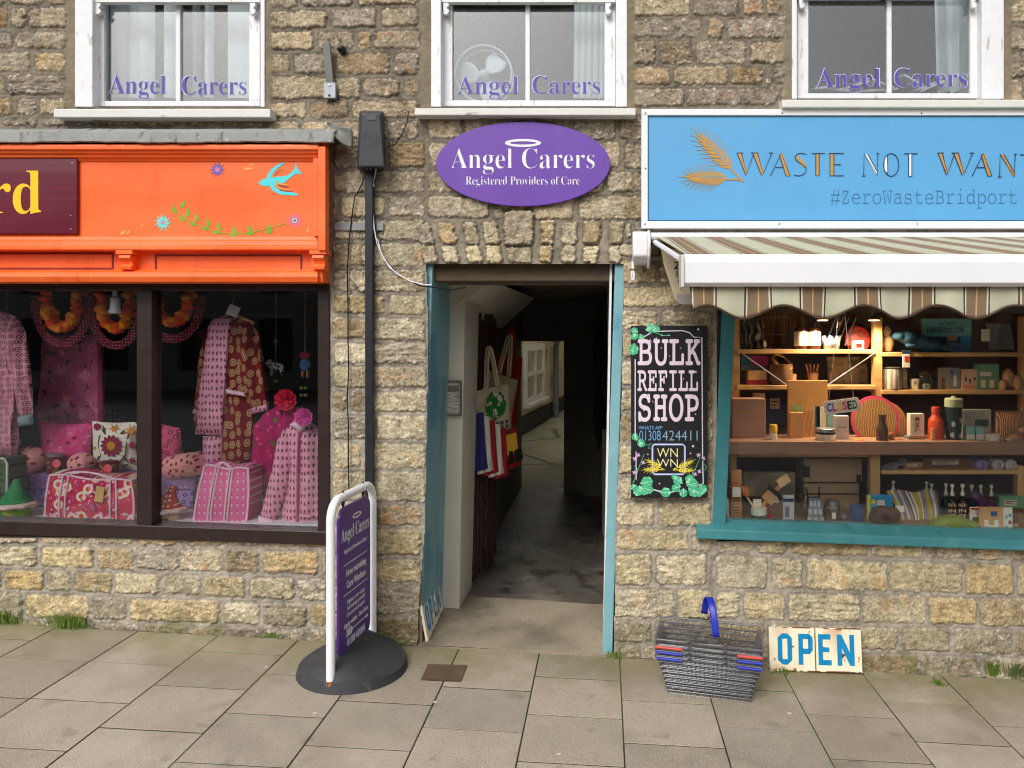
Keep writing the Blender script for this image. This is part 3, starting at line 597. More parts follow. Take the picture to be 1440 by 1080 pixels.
m.surf(lf, 160, 8); tag(m.build('lead_flashing', lead, None, smooth=True, solid=.004), 'weathered grey lead flashing dressed over the orange cornice', 'flashing')
# painted decoration on the board
dec = {}
def flat(pp, name, mat, Y=-.1, t=.0012, parent=fas):
    b = MB(); [b.pprism(q, Y-t-i*2e-5, Y) for i, q in enumerate(pp)]; return b.build(name, mat, parent)
def star(cx, cy, r0, r1, k, a0=0): return [(cx+(r1 if i % 2 else r0)*math.cos(a0+math.pi*i/k), cy+(r1 if i % 2 else r0)*math.sin(a0+math.pi*i/k)) for i in range(2*k)]
def circ(cx, cy, r, n=14): return [(cx+r*math.cos(2*math.pi*i/n), cy+r*math.sin(2*math.pi*i/n)) for i in range(n)]
def leaf(x, y, dx, dy, w):
    L = math.hypot(dx, dy); nx, ny = -dy/L, dx/L
    return [(x,y), (x+dx*.3+nx*w,y+dy*.3+ny*w), (x+dx*.65+nx*w*.8,y+dy*.65+ny*w*.8), (x+dx,y+dy), (x+dx*.65-nx*w*.3,y+dy*.65-ny*w*.3), (x+dx*.3-nx*w*.3,y+dy*.3-ny*w*.3)]
tq = M('turquoise_paint', lin(74,206,214), .4, .05); yl = M('mustard_paint', lin(214,150,50), .4, .1); plum = M('plum_paint', lin(150,40,60), .4, .1)
gre = M('leaf_paint', lin(120,168,40), .4, .15); vio = M('violet_paint', lin(104,82,168), .4, .08); pnk = M('pink_paint', lin(238,110,120), .4, .06); tan_ = M('tan_paint', lin(238,160,80), .4, .08)
YB = -.0985
def ribbon(pts, ws):
    l, r = [], []
    for i, (x, y) in enumerate(pts):
        a = pts[max(i-1,0)]; b = pts[min(i+1,len(pts)-1)]; L = math.hypot(b[0]-a[0], b[1]-a[1]); nx, ny = -(b[1]-a[1])/L, (b[0]-a[0])/L
        l.append((x+nx*ws[i], y+ny*ws[i])); r.append((x-nx*ws[i], y-ny*ws[i]))
    return [[l[i], l[i+1], r[i+1], r[i]] for i in range(len(pts)-1)]
bird = [[(363,257),(368,253),(372,251),(377,252),(382,249),(396,248),(404,247),(410,242),(415,236),(415,228),(419,238),(425,245),(416,244),(408,250),(398,258),(388,261),(380,261),(372,262),(367,260)]]
bird += ribbon([(377,254),(379,246),(385,238),(392,233),(399,229)], [2.6,3,2.6,2.2,1.2])+ribbon([(380,258),(386,266),(395,271),(407,272),(418,274)], [3,3,2.6,2.4,1.6])
flat(bird, 'painted_bird', tq, YB)
flat(ribbon([(383,250),(389,243),(396,239),(400,237)], [1.2,1.2,1,.6])+ribbon([(386,259),(393,264),(401,266),(411,267)], [1.2,1.3,1,.7])+ribbon([(388,256),(396,259),(405,260)], [1.2,1.2,.7]), 'painted_bird', yl, YB-.0004)
flat(ribbon([(386,247),(391,241),(397,238)], [.7,.7,.5])+ribbon([(390,259.5),(397,262.3),(406,263.3)], [.8,.9,.6])+ribbon([(393,267.5),(402,269),(411,269.6)], [.7,.7,.5]), 'painted_bird', plum, YB-.0006)
flat([star(305.5,238.5,11,5.5,10)], 'painted_flower', vio, YB); flat([star(305.5,238.5,6,2.5,10,.1)], 'painted_flower', M('lilac', lin(160,130,205), .4), YB-.0006); flat([circ(305.5,238.5,2.2)], 'painted_flower', pnk, YB-.001)
flat([star(229,313,12.5,6,11)], 'painted_flower', tq, YB); flat([star(229,313,9,4,11,.2)], 'painted_flower', M('pale_yellow', lin(238,214,130), .4), YB-.0006); flat([star(229,313,7,4.5,11,.0)], 'painted_flower', tq, YB-.0009); flat([circ(229,313,2.4)], 'painted_flower', pnk, YB-.0013)
flat([star(414.5,310,13,7,9)], 'painted_flower', pnk, YB); flat([circ(414.5,310,5)], 'painted_flower', M('grey_blue', lin(120,130,150), .4), YB-.0006); flat([circ(414.5,310,3.6)], 'painted_flower', M('pale_pink', lin(250,190,170), .4), YB-.001); flat([circ(414.5,310,2)], 'painted_flower', vio, YB-.0013)
lv = []
for x, y, a in ((243,287,.7), (252,300,.3), (266,308,.1), (283,315,0), (299,321,-.1), (322,326,-.25), (345,324,-.35), (372,322,-.4)):
    ca_, sa_ = math.cos(a), math.sin(a); w = lambda dx, dy: (dx*ca_-dy*sa_, dx*sa_+dy*ca_)
    lv += [leaf(x, y+3, *w(12,5), 4), leaf(x+9, y+6, *w(-1,-15), 4.2)]
lv += ribbon([(240,286),(252,300),(268,312),(285,320),(305,326),(328,329),(352,328),(378,321),(402,314)], [.5]*9)
flat(lv, 'painted_vine', gre, YB)
flat([leaf(342,236,14,1,3), leaf(350,233,10,-4,2.4), leaf(168,330,10,-8,3), leaf(176,329,9,-6,2.4), leaf(430,328,5,-10,2.6), star(200,317,2.2,1.2,6)], 'painted_scroll', tan_, YB)
# maroon name board with the end of the shop's name
m = MB(); m.pb(-300, 223, 108, 328.5, -.118, -.097); nb = m.build('name_board', maroon, shop, .002)
text(SERIF('rd'), (-17, 240, 58, 301), gold_yellow, nb, -.1192, -.004)
m = MB()
for a, b in ((101.5,229), (99.5,303), (99.5,322)): MB().ball(P(a, b, -.119), .003, .002, .003, 8, 6).build('screw', white_clean, nb)
# dark window frame
m = MB(); YF, YG = -.012, .06
m.pb(-400, 399, 463, 408, YF, .08); m.pb(446.5, 408, 463, 766, YF, .08); m.pb(192, 408, 213.5, 742, YF, .08)
pa, pb_, pc, pd = P(-400,718,YF), P(463,747,YF), P(463,766,YF), P(-400,738,YF)
m.add([(p.x, y, p.z) for y in (YF-.012, .09) for p in (pa, pb_, pc, pd)], [(0,1,2,3), (7,6,5,4), (0,4,5,1), (1,5,6,2), (2,6,7,3), (3,7,4,0)])
wf = m.build('window_frame', brown_frame, shop, .004)
m = MB(); m.pb(-398, 404, 200, 760, .03, .036); m.build('pane', glass_shop, wf)
m = MB(); m.pb(206, 404, 455, 760, .03, .036); m.build('pane', glass_shop, wf)
black_room = M('dark_shop_wall', lin(30,26,26), .9, .3, 3); white_floor = M('white_display_board', lin(238,236,242), .6, .04, 4)
DF = lambda x: .664-.012*(x+1.5)
room('shop_interior', -4.2, xr+.03, .09, 2.6, .58, 1.95, black_room, black_room, shop)
m = MB(); m.add([(XL,.08,DF(XL)), (xr-.02,.08,DF(xr)), (xr-.02,1.2,DF(xr)), (XL,1.2,DF(XL)), (XL,.08,DF(XL)-.05), (xr-.02,.08,DF(xr)-.05)], [(0,1,2,3), (0,4,5,1)])
m.build('display_floor', white_floor, shop)
# -------------------------------- textiles
def printed(name, ground, motifs, rough=.85):
    m = M(name, ground, rough, .10, 6, .15, 300, spec=.2)
    for mo in motifs:
        k = dict(mo[4]) if len(mo) > 4 else {}
        if k.get('kind') in ('vor', 'edge'): k['flat2'] = True
        layer(m, *mo[:4], **k)
    return m
V = dict(kind='vor', detail=.35); VR = dict(kind='vor', detail=.9); ED = dict(kind='edge', detail=1.)
pink_block = printed('pink_block_print', lin(234,166,190), [(lin(160,92,116), 33, .30, .24, dict(kind='vor', detail=.2, stretch=(1.5,1,.75))), (lin(96,62,76), 33, .15, .10, dict(kind='vor', detail=.2, stretch=(1.5,1,.75)))])
pink_dot = printed('pink_ring_print', lin(228,158,178), [(lin(110,30,50), 30, .42, .36, V), (lin(226,170,184), 30, .30, .25, V), (lin(96,18,40), 30, .17, .12, V)])
red_paisley = printed('red_paisley_print', lin(122,24,30), [(lin(176,140,104), 21, .40, .34, dict(kind='vor', detail=.6, stretch=(1.3,1,.8))), (lin(140,90,66), 21, .26, .2, dict(kind='vor', detail=.6, stretch=(1.3,1,.8))), (lin(190,160,120), 21, .13, .09, dict(kind='vor', detail=.6, stretch=(1.3,1,.8)))])
floral_pink = printed('pink_floral_curtain', lin(200,104,140), [(lin(226,140,170), 9, .40, .2, VR), (lin(232,150,140), 9, .10, .05, VR), (lin(70,36,52), 22, .03, .0, ED), (lin(180,84,122), 16, .46, .54), (lin(60,30,44), 26, .60, .66)])
cush_pink = printed('hot_pink_print', lin(226,84,146), [(lin(238,136,166), 16, .25, .1, VR), (lin(110,50,50), 24, .03, .0, ED), (lin(216,66,130), 14, .47, .53), (lin(150,20,50), 9, .12, .08, VR)])
cush_pink2 = printed('rose_print', lin(206,88,124), [(lin(150,40,60), 20, .3, .2, VR), (lin(240,170,190), 20, .1, .05, VR)])
peach = printed('peach_print', lin(232,160,160), [(lin(150,50,60), 24, .26, .18, VR), (lin(150,120,60), 15, .1, .05, VR)])
throw_m = printed('purple_throw', lin(150,116,170), [(lin(110,24,52), 7, .36, .26, VR), (lin(186,160,200), 22, .64, .7), (lin(90,20,50), 34, .05, .0, ED)])
lilac_band = printed('lilac_border', lin(160,132,196), [(lin(70,50,120), 22, .3, .2, V), (lin(206,190,226), 22, .12, .05, V)])
bag_red = printed('floral_quilt', lin(198,34,82), [(lin(220,70,50), 12, .62, .7), (lin(150,20,60), 20, .60, .64, dict(off=(1,5,2))), (lin(236,214,190), 12, .34, .31, VR), (lin(214,70,60), 12, .17, .14, VR), (lin(226,190,214), 48, .60, .63), (lin(180,90,150), 34, .62, .65, dict(off=(3,3,3)))])
bag_pink = printed('dotted_quilt', lin(218,104,156), [(lin(240,214,226), 34, .17, .12, dict(kind='vor', detail=0., stretch=(1,1,.7)))])
magenta = printed('magenta_floral', lin(176,24,96), [(lin(70,30,90), 20, .04, .0, ED), (lin(178,28,98), 12, .45, .52), (lin(120,96,60), 8, .16, .1, VR), (lin(230,80,140), 14, .14, .08, VR), (lin(60,80,110), 9, .64, .7)])
piping = M('pale_pink_piping', lin(240,206,222), .8, .05)
def seam(name, pts, r, mat, parent): b = MB(); b.tube(pts, r, 6); return b.build(name, mat, parent, smooth=True)
def garment(name, label, cat, outline, Y, mat, thick=.05, parts=(), fold=.012):
    """hanging cloth: outline in photo pixels, given thickness, gentle folds and its own parts"""
    def piece(o, dy, th, fo):
        b = MB(); pp = [(P(a, c, Y).x, P(a, c, Y).z) for a, c in o]; n = len(pp)
        bm = bmesh.new(); f = bm.faces.new([bm.verts.new((x, 0, z)) for x, z in pp]); bmesh.ops.triangulate(bm, faces=[f])
        bmesh.ops.subdivide_edges(bm, edges=bm.edges[:], cuts=3, use_grid_fill=True); bmesh.ops.subdivide_edges(bm, edges=bm.edges[:], cuts=1, use_grid_fill=True)
        bd = [v for v in bm.verts if v.is_boundary]; bco = [v.co.copy() for v in bd]
        vs, fr = list(bm.verts), []; ix = {v: i for i, v in enumerate(vs)}
        for v in vs:
            d = min((v.co-c).length for c in bco); p = math.sqrt(min(1, d/(th*.8)))
            fr.append((v.co.x, Y+dy-th*.5*p+fo*math.sin(v.co.x*70+3*math.sin(v.co.z*5)), v.co.z))
        fcs = [tuple(ix[v] for v in f.verts) for f in bm.faces]; k = len(vs)
        b.add(fr, fcs); b.add([(x, Y+dy+th*.5*0+.004+(Y+dy-y)*.6+.01, z) for x, y, z in fr], [tuple(reversed(f)) for f in fcs])
        ed = [e for e in bm.edges if e.is_boundary]
        b.f += [(ix[e.verts[0]], ix[e.verts[1]], ix[e.verts[1]]+k, ix[e.verts[0]]+k) for e in ed]; b.m += [0]*len(ed); bm.free(); return b
    o = piece(outline, 0, thick, fold).build(name, mat, smooth='all'); tag(o, label, cat)
    for nm, ol, mt, dy in parts: piece(ol, dy, thick*.7, fold*.6).build(nm, mt, o, smooth='all')
    return o
garment('floral_curtain', 'pink floral cloth hung flat behind the cushions and flower garlands', 'cloth', [(58,472),(143,470),(147,600),(146,625),(56,625),(56,560)], .66, floral_pink, .03, [('edge_band', [(138,470),(145,470),(149,620),(142,620)], printed('edge_floral', lin(150,50,90), [(lin(90,30,50), 30, .05, 0., ED)]), -.02)], .014)
garment('ring_print_tunic', 'pink ring-print tunic with long sleeves and a blue cuff', 'tunic', [(-70,452),(-20,440),(6,438),(24,447),(34,466),(40,510),(44,556),(45,590),(28,592),(22,545),(18,516),(7,525),(10,575),(14,600),(20,645),(-90,645),(-80,520)], .30, pink_dot, .08,
        [('cuff', [(26,586),(46,582),(47,597),(27,600)], M('blue_grey_cuff', lin(130,150,160), .8, .1), -.012)])
garment('paisley_robe', 'long robe half pink sprig print and half dark red paisley on a hanger', 'robe',
        [(276,582),(274,560),(281,512),(288,468),(297,452),(312,446),(330,446),(350,450),(364,470),(371,520),(378,570),(377,576),(356,582),(353,560),(353,600),(352,660),(290,660),(290,612),(281,610),(284,575)], .40, red_paisley, .09,
        [('lapel_side', [(299,458),(308,448),(331,448),(327,500),(321,560),(319,611),(282,609),(287,560),(293,505)], pink_block, -.055), ('skirt_panel', [(290,612),(318,613),(317,662),(291,662)], pink_block, -.05), ('belt', [(324,546),(350,551),(352,557),(345,556),(324,552)], piping, -.06), ('cuff', [(354,574),(377,568),(378,577),(355,582)], pink_block, -.02), ('cuff', [(275,574),(283,577),(282,583),(274,580)], pink_block, -.02)])
garment('magenta_jacket', 'magenta jacket with dark floral print behind the pale pink jacket', 'jacket',
        [(357,600),(370,582),(388,572),(402,574),(424,572),(436,600),(432,700),(392,706),(371,702),(352,690),(350,670),(354,630)], .36, magenta, .09, [('collar', [(388,571),(398,572),(402,588),(396,594),(386,582)], magenta, -.03), ('cuff', [(351,690),(371,696),(371,703),(351,700)], piping, -.02)])
pj = garment('sprig_jacket', 'pale pink sprig-print child jacket with buttons at the corner of the window', 'jacket',
        [(399,608),(404,601),(418,593),(434,594),(450,602),(456,640),(456,748),(424,748),(396,743),(402,690),(405,650)], .19, pink_block, .10, [('sleeve', [(393,620),(401,603),(409,612),(411,650),(404,690),(391,731),(369,729),(376,700),(386,660)], pink_block, -.03), ('collar', [(412,596),(420,590),(434,591),(438,597),(427,606)], piping, -.05), ('cuff', [(370,722),(391,728),(391,738),(368,734)], piping, -.06), ('button_band', [(424,604),(427,604),(425,746),(421,746)], printed('rose_band', lin(196,110,146), []), -.06), ('cuff', [(428,718),(446,721),(446,725),(428,722)], pink_block, -.07)], .008)
for y in (618,640,663,686): MB().ball(P(424, y, .098), .006, .005, .006, 8, 6).build('button', M('pearl_button', lin(226,180,190), .3), pj, smooth=True)
m = MB()
for x, y, lb in ((421,741,'small dark shoe under the button band of the pale pink jacket'), (388,739,'small dark shoe between the dotted tote and the pale pink jacket')): p = P(x, y, .14); tag(MB().ball((p.x, .14, p.z-.012), .045, .05, .018, 14, 8).build('child_shoe', M('black_patent', lin(24,20,24), .25), smooth=True), lb, 'shoe')
def flower(name, label, cx, cy, Y, r, mat):
    b = MB(); c = P(cx, cy, Y)
    for ring, (rr, n, lift) in enumerate(((1.,9,.0), (.72,7,.012), (.42,5,.022))):
        for k in range(n):
            a = 2*math.pi*k/n+ring*.4; q = r*rr
            def f(u, v, a=a, q=q, lift=lift): t = a+(v-.5)*1.0*(1-.3*u); return (c.x+q*u*math.cos(t), c.y-lift-.02*u*u+.012*math.sin(v*9), c.z+q*u*math.sin(t)*.95)
            b.surf(f, 4, 5)
    return tag(b.build(name, mat, smooth='all'), label, 'flower')
flower('fabric_flower', 'red cloth flower above the magenta jacket', 403, 562, .28, .062, M('red_petals', lin(222,30,70), .7, .15, 20)); flower('fabric_flower', 'bright pink cloth flower above the sprig jacket', 428, 586, .10, .050, M('pink_petals', lin(240,96,186), .7, .12, 20))
flower('fabric_flower', 'dark red cloth flower beside the shoulder of the robe', 288, 470, .34, .03, M('dark_petals', lin(110,20,40), .7, .2, 20))
def cushion(name, label, pts, Y, mat, puff=.055):
    tl, tr, br, bl_ = [P(a, b, Y) for a, b in pts]; b = MB()
    def f(s):
        def g(u, v):
            p = tl.lerp(tr, u).lerp(bl_.lerp(br, u), v); e = (math.sin(math.pi*u)*math.sin(math.pi*v))**.45
            cx = (.5-u)*.10*math.sin(math.pi*v); cz = (v-.5)*.10*math.sin(math.pi*u); w = (tr-tl).length
            return (p.x+cx*w*.6*abs(2*u-1), Y+s*puff*e, p.z+cz*w*.6*abs(2*v-1))
        return g
    b.surf(f(-1), 18, 18); b.surf(f(1), 18, 18); return tag(b.build(name, mat, smooth='all'), label, 'cushion')
cushion('scatter_cushion', 'hot pink printed square cushion on the purple throw', [(53,592),(131,595),(129,663),(58,662)], .52, cush_pink)
suz = M('suzani_ground', lin(238,230,214), .85, .04, 6, .15, 200)
cu = cushion('scatter_cushion', 'white cushion embroidered with a crimson and gold flower', [(129,592),(193,593),(194,662),(130,663)], .50, suz)
crim = M('crimson_thread', lin(134,18,48), .8, .15, 40); oldg = M('gold_thread', lin(206,138,36), .8, .15, 40); olive = M('olive_thread', lin(78,76,26), .8, .15, 40)
YC = .443
def emb(pp, mat, dy=0): return flat(pp, 'embroidery', mat, YC+dy, .003, cu)
emb([star(156,627,16,12,14)], crim, .0); emb([star(156,627,7,5,10)], oldg, -.004)
emb([star(136,600,6,4,8), star(186,626,5.5,4,9), star(186,648,6,3,7), star(138,655,6,4,8)], crim, .022); emb([star(160,603,8,3,6), star(184,606,9,3.5,7), star(133,630,3,2,6)], oldg, .018)
emb([leaf(148,612,-6,-10,2.5), leaf(168,610,8,-6,2.4), leaf(172,640,8,10,2.6), leaf(165,646,-4,12,2.4), leaf(142,640,-6,8,2.2), leaf(178,618,3,-9,2), leaf(170,655,12,-3,2.2), leaf(146,606,-2,-8,2)]+ribbon([(148,640),(158,648),(168,650),(176,640),(178,622)], [.9]*5)+ribbon([(140,612),(138,625),(142,640)], [.8]*3), olive, .012)
cushion('scatter_cushion', 'rose pink cushion slumped beside the window bar', [(208,590),(254,602),(262,662),(206,660)], .50, cush_pink2)
def pouf(label, cx, cy, Y, r, mat, w=.08):
    b = MB(); c = P(cx, cy, Y); R = r*sc(Y); b.ball(c, R, R, R*.93, 32, 16, lambda a, z: 1-w*abs(math.sin(a*4))*.6); o = tag(b.build('patchwork_ball', mat, smooth='all'), label, 'ball'); return o
pouf('large peach patchwork fabric ball beside the pink cushion', 41, 647, .42, 21.5, peach); pouf('small peach patchwork fabric ball between the tins', 114, 652, .40, 17, peach)
b = MB(); a_, c_ = P(238, 658, .42), P(287, 650, .36); b.tube([a_+(c_-a_)*t for t in (-.04,.0,.03,.5,.97,1.,1.04)], [.03,.055,.066,.07,.066,.055,.03], 18); tag(b.build('bolster_bag', peach, smooth=True), 'peach printed cylindrical washbag lying below the rose cushion', 'bag')
def tin(label, cx, y0, y1, w, Y, mat, lidm, rose=None):
    t = thing('storage_tin', label, 'tin'); a, b_ = P(cx, y1, Y), P(cx, y0, Y); r = w*.5*sc(Y); h = b_.z-a.z
    b = MB(); b.lathe(a, [(r*.97,0),(r,.004),(r,h*.85)], 22); b.build('body', mat, t, smooth=True)
    b = MB(); b.lathe((a.x,a.y,a.z+h*.85), [(r*1.03,0),(r*1.03,h*.13),(r*.95,h*.15)], 22); b.build('lid', lidm, t, smooth=True)
    if rose: b = MB(); q = P(rose[0], rose[1], Y-r*1.02/1); [b.tube([(q.x+k*math.cos(a)*sc(Y), q.y-.002, q.z+k*math.sin(a)*sc(Y)) for a in [2*math.pi*i/12 for i in range(13)]], .0045, 6) for k in (1,3,5)]; b.build('rose_motif', rose[2], t, smooth=True)
tinm = printed('floral_tin', lin(110,30,40), [(lin(150,120,60), 30, .3, .2, VR)], .4)
tin('brown floral tin with a pink rose between the fabric balls', 77, 637, 666, 20, .40, tinm, steel_pl, (80,652,pnk)); tin('tall red tin beside the dark window bar', 212, 627, 668, 13, .40, M('red_tin', lin(150,16,26), .3), gold); tin('squat dark tin with a pink spiral rose', 153, 648, 669, 24, .38, tinm, tinm, (152,659,pnk))
m = MB(); p0, p1 = P(-160, 664, .42), P(276, 664, .42); zt = p0.z-.004
th = tag(MB().box(XL, p1.x, .40, 1.0, zt-.10, zt).build('bench_throw', throw_m, bevel=.012), 'purple and maroon block-print throw over the display bench', 'throw')
m = MB().box(XL, p1.x-.005, .392, .42, zt-.185, zt-.098); m.build('border', lilac_band, th, .004)
m = MB().box(XL, p1.x-.008, .40, .95, .63, zt-.185); m.build('fringe', printed('mauve_weave', lin(150,110,140), [(lin(110,80,110), 60, .3, .7, dict(kind='wave', detail=.5))]), th)
def quilt_bag(label, pts, Y, depth, mat, handles):
    """soft box bag with bulging sides, piped edges and straps"""
    tl, tr, br, bl_ = [P(a, b, Y) for a, b in pts]
    def g(u, v, y):
        p = tl.lerp(tr, u).lerp(bl_.lerp(br, u), v); k = math.sin(math.pi*y); w = math.sin(math.pi*v)
        return Vector((p.x+(u-.5)*.02*w, Y+depth*(y*.92+.04*(1-v)-.02)-(.014*math.sin(math.pi*u)*math.sin(math.pi*v) if y == 0 else 0), p.z+(.02*math.sin(9*u) if v < .05 else 0)*.35))
    b = MB(); b.surf(lambda u, v: g(u, v, 0), 16, 14); b.surf(lambda u, v: g(u, v, 1), 8, 8); b.surf(lambda u, v: g(0, v, u), 6, 8); b.surf(lambda u, v: g(1, v, u), 6, 8); b.surf(lambda u, v: g(u, 0, v)+Vector((0,0,.012*math.sin(math.pi*v))), 12, 6); b.surf(lambda u, v: g(u, 1, v), 4, 4)
    o = tag(b.build('quilted_bag', mat, smooth=True), label, 'bag')
    b = MB(); e = Vector((0,-.003,0))
    for seq in ([(i/12,0) for i in range(13)], [(0,i/10) for i in range(11)], [(1,i/10) for i in range(11)], [(i/12,.98) for i in range(13)]): b.tube([g(u, v, 0)+e for u, v in seq], .0055, 6)
    b.tube([g(0, 0, i/5) for i in range(6)], .005, 6); b.tube([g(1, 0, i/5) for i in range(6)], .005, 6); b.build('piping', piping, o, smooth=True)
    for (ua, ub, vt, wd) in handles:
        for k in (-1, 1):
            b = MB(); b.tube([g(ua+k*wd, v, 0)+Vector((0,-.006,0)) for v in (.97,.7,.4,.1,.0)]+[g(ua+(ub-ua)*t+k*wd*(1-2*t), 0, .0)+Vector((0,-.012,vt*math.sin(math.pi*t)+.004)) for t in (.1,.3,.5,.7,.9)]+[g(ub-k*wd, v, 0)+Vector((0,-.006,0)) for v in (.0,.1,.4,.7,.97)], .0045, 6); b.build('strap', piping, o, smooth=True)
    return o
qb = quilt_bag('big crimson floral quilted weekend bag with pink piping and a paper tag', [(70,668),(184,677),(188,738),(65,738)], .12, .22, bag_red, [(.20,.78,.035,.035)])
m = MB(); m.obox(P(140,695,.092), (.022,0,-.004), (0,.002,0), (.005,0,.04)); m.build('paper_tag', M('kraft_tag', lin(206,170,110), .8), qb)
quilt_bag('pink dotted quilted tote bag standing beside the child jacket', [(288,655),(349,660),(345,746),(273,738)], .13, .17, bag_pink, [(.30,.62,.03,.03)])
def fairy_house(label, cx, by, w, h, Y, bodym, roofm, brim, tip, doorm):
    t = thing('fairy_house', label, 'ornament'); s_ = sc(Y); c = P(cx, by, Y); W_, H_ = w*s_, h*s_
    b = MB(); b.lathe(c, [(W_*.62,0),(W_*.64,.006),(W_*.5,.012)], 20, 1.15, .8); b.build('base', M('felt_grass', lin(84,116,70), .9, .2, 40), t, smooth=True)
    b = MB(); b.lathe((c.x,c.y,c.z+.01), [(W_*.30,0),(W_*.34,H_*.12),(W_*.32,H_*.30),(W_*.2,H_*.36)], 20); b.build('body', bodym, t, smooth=True)
    b = MB(); b.ball((c.x,c.y,c.z+H_*.42), W_*.52, W_*.52, H_*.10, 28, 10, lambda a, z: 1+.12*math.sin(a*8)*(1 if z < .1 else .2)); b.build('roof_brim', brim, t, smooth='all')
    b = MB(); b.tube([(c.x,c.y,c.z+H_*.46), (c.x,c.y,c.z+H_*.6), (c.x+tip*.02,c.y,c.z+H_*.78), (c.x+tip*.05,c.y,c.z+H_*.95), (c.x+tip*.075,c.y,c.z+H_*(.90 if abs(tip) > .3 else 1.0))], [W_*.42, W_*.30, W_*.17, W_*.09, W_*.07], 18); b.build('roof', roofm, t, smooth=True)
    b = MB(); b.ball((c.x+.01,c.y-W_*.30,c.z+H_*.18), W_*.13, .012, H_*.11, 14, 8); b.build('door', doorm, t, smooth=True); return t
fairy_house('green felt fairy house with a pointed leaf roof', 22, 736, 52, 62, .16, M('lime_felt', lin(110,170,50), .9, .15, 60), M('leaf_felt', lin(50,140,84), .9, .2, 30), M('blush_felt', lin(236,206,206), .9, .1, 30), .1, M('amber_door', lin(196,150,60), .8, .2))
fh = fairy_house('red toadstool felt fairy house with a drooping cap', 237, 742, 46, 60, .15, M('sand_felt', lin(196,180,130), .9, .15, 40), printed('toadstool', lin(186,28,40), [(lin(240,220,220), 42, .2, .15, V)], .9), M('cream_felt', lin(226,196,190), .9, .1, 30), .55, M('plum_door', lin(100,20,36), .8))
b = MB(); b.pb(-60, 645, 9, 745, .2, .36); o = tag(b.build('green_bag', printed('green_weave', lin(86,104,70), [(lin(60,70,50), 26, .3, .2, V)]), bevel=.01), 'green woven bag edged in white at the end of the display', 'bag')
seam('piping', [P(-20,644,.197), P(6,645,.197), P(10,652,.197), P(9,744,.197)], .006, M('white_piping', lin(214,220,214), .8), o)
# garlands: an orange loop of petals inside a loop of dark beads
beadm = printed('plum_beads', lin(96,18,46), [(lin(210,150,120), 60, .2, .12, V)]); marig = [M('marigold', lin(240,140,30), .8, .25, 40), M('marigold_red', lin(226,80,24), .8, .2, 40)]
for i, (cx, top, rx, dep) in enumerate(((88,405,22,62), (163,405,20,64), (243,405,24,54))):
    t = thing('flower_garland', ['orange petal garland nearest the pink tunic with plum bead loop', 'orange petal garland behind the white spotlight with plum bead loop', 'orange petal garland in the pane with the robe and plum bead loop'][i], 'garland', 'petal garlands hung along the top of the window')
    b = MB(); b2 = MB()
    for k in range(46):
        u = k/45; a = math.pi*u; x, y = cx-rx*math.cos(a), top+dep*math.sin(a)**.75*.9; p = P(x, y, .27)
        for j in range(3):
            q = p+Vector((random.uniform(-.012,.012), random.uniform(-.03,.03), random.uniform(-.012,.012))); (b if (k//6) % 2 else b2).ball(q, random.uniform(.014,.028), .022, random.uniform(.012,.026), 7, 5)
    b.build('petals', marig[0], t); b2.build('petals', marig[1], t)
    b = MB()
    for row in range(3):
        for k in range(52):
            u = k/51; a = math.pi*u; p = P(cx-(rx+13+4*row)*math.cos(a), top+4+(dep+13+4*row)*math.sin(a)**.8*.95, .25); b.ball(p, .010, .010, .010, 7, 5)
    b.build('beads', beadm, t, smooth=True)
b = MB(); a_, c_ = P(-150, 437, .42), P(420, 444, .42); b.tube([a_, c_], .008, 8); tag(b.build('hanging_rail', black_soft, smooth=True), 'thin dark rail crossing the top of the dress-shop window', 'rail')
sp = thing('spotlight', 'white ceiling spotlight hanging in the dress-shop window', 'spotlight')
b = MB(); c = P(162, 441, .16); b.lathe(c, [(.030,0),(.034,.006),(.026,.03),(.024,.085),(.012,.09)], 18); b.build('lamp_shade', white_clean, sp, smooth=True); b = MB(); b.tube([(c.x,c.y,c.z+.088), (c.x,c.y,1.95)], .012, 10); b.build('stem', white_clean, sp, smooth=True)
hg = thing('clothes_hanger', 'pale wooden hanger with a white tag above the paisley robe', 'hanger')
b = MB(); b.tube([P(297,455,.40), P(326,440,.40), P(357,455,.40)], .011, 8); b.build('bar', pine, hg, smooth=True)
b = MB(); b.tube([P(326,440,.40), P(326,430,.40), P(330,420,.40), P(327,412,.40)], .004, 6); b.build('hook', steel_pl, hg, smooth=True)
b = MB(); b.obox(P(328,437,.35), (.030,0,-.012), (0,.003,0), (.012,0,.028)); b.build('tag', white_clean, hg)
def ornament(label, pieces, Y):
    t = thing('hanging_ornament', label, 'ornament')
    for nm, mt, bs in pieces:
        b = MB(); [b.ball(P(x, y, Y), rx*sc(Y), .02, rz*sc(Y), 12, 8) for x, y, rx, rz in bs]; b.build(nm, mt, t, smooth=True)
    b = MB(); x, y = pieces[0][2][0][:2]; b.tube([P(x, y, Y), (P(x, y, Y).x, Y, 1.95)], .0012, 4); b.build('string', white_clean, t); return t
spot = printed('spotted_felt', lin(220,216,210), [(lin(30,28,30), 42, .3, .25, VR)])
ornament('white felt dog with black spots hanging behind the jackets', [('body', spot, [(388,516,11,6), (379,511,6,6)]), ('legs', spot, [(382,523,2.2,6), (396,522,2.2,6)])], .6)
ornament('small felt doll in a blue dress and red hat hanging near the corner', [('body', M('blue_felt', lin(60,110,160), .9), [(429,513,8,9)]), ('hat', M('red_felt', lin(150,30,40), .9), [(429,500,8,5)]), ('legs', M('skin_felt', lin(200,130,80), .9), [(426,526,2,6), (433,526,2,6)])], .6)
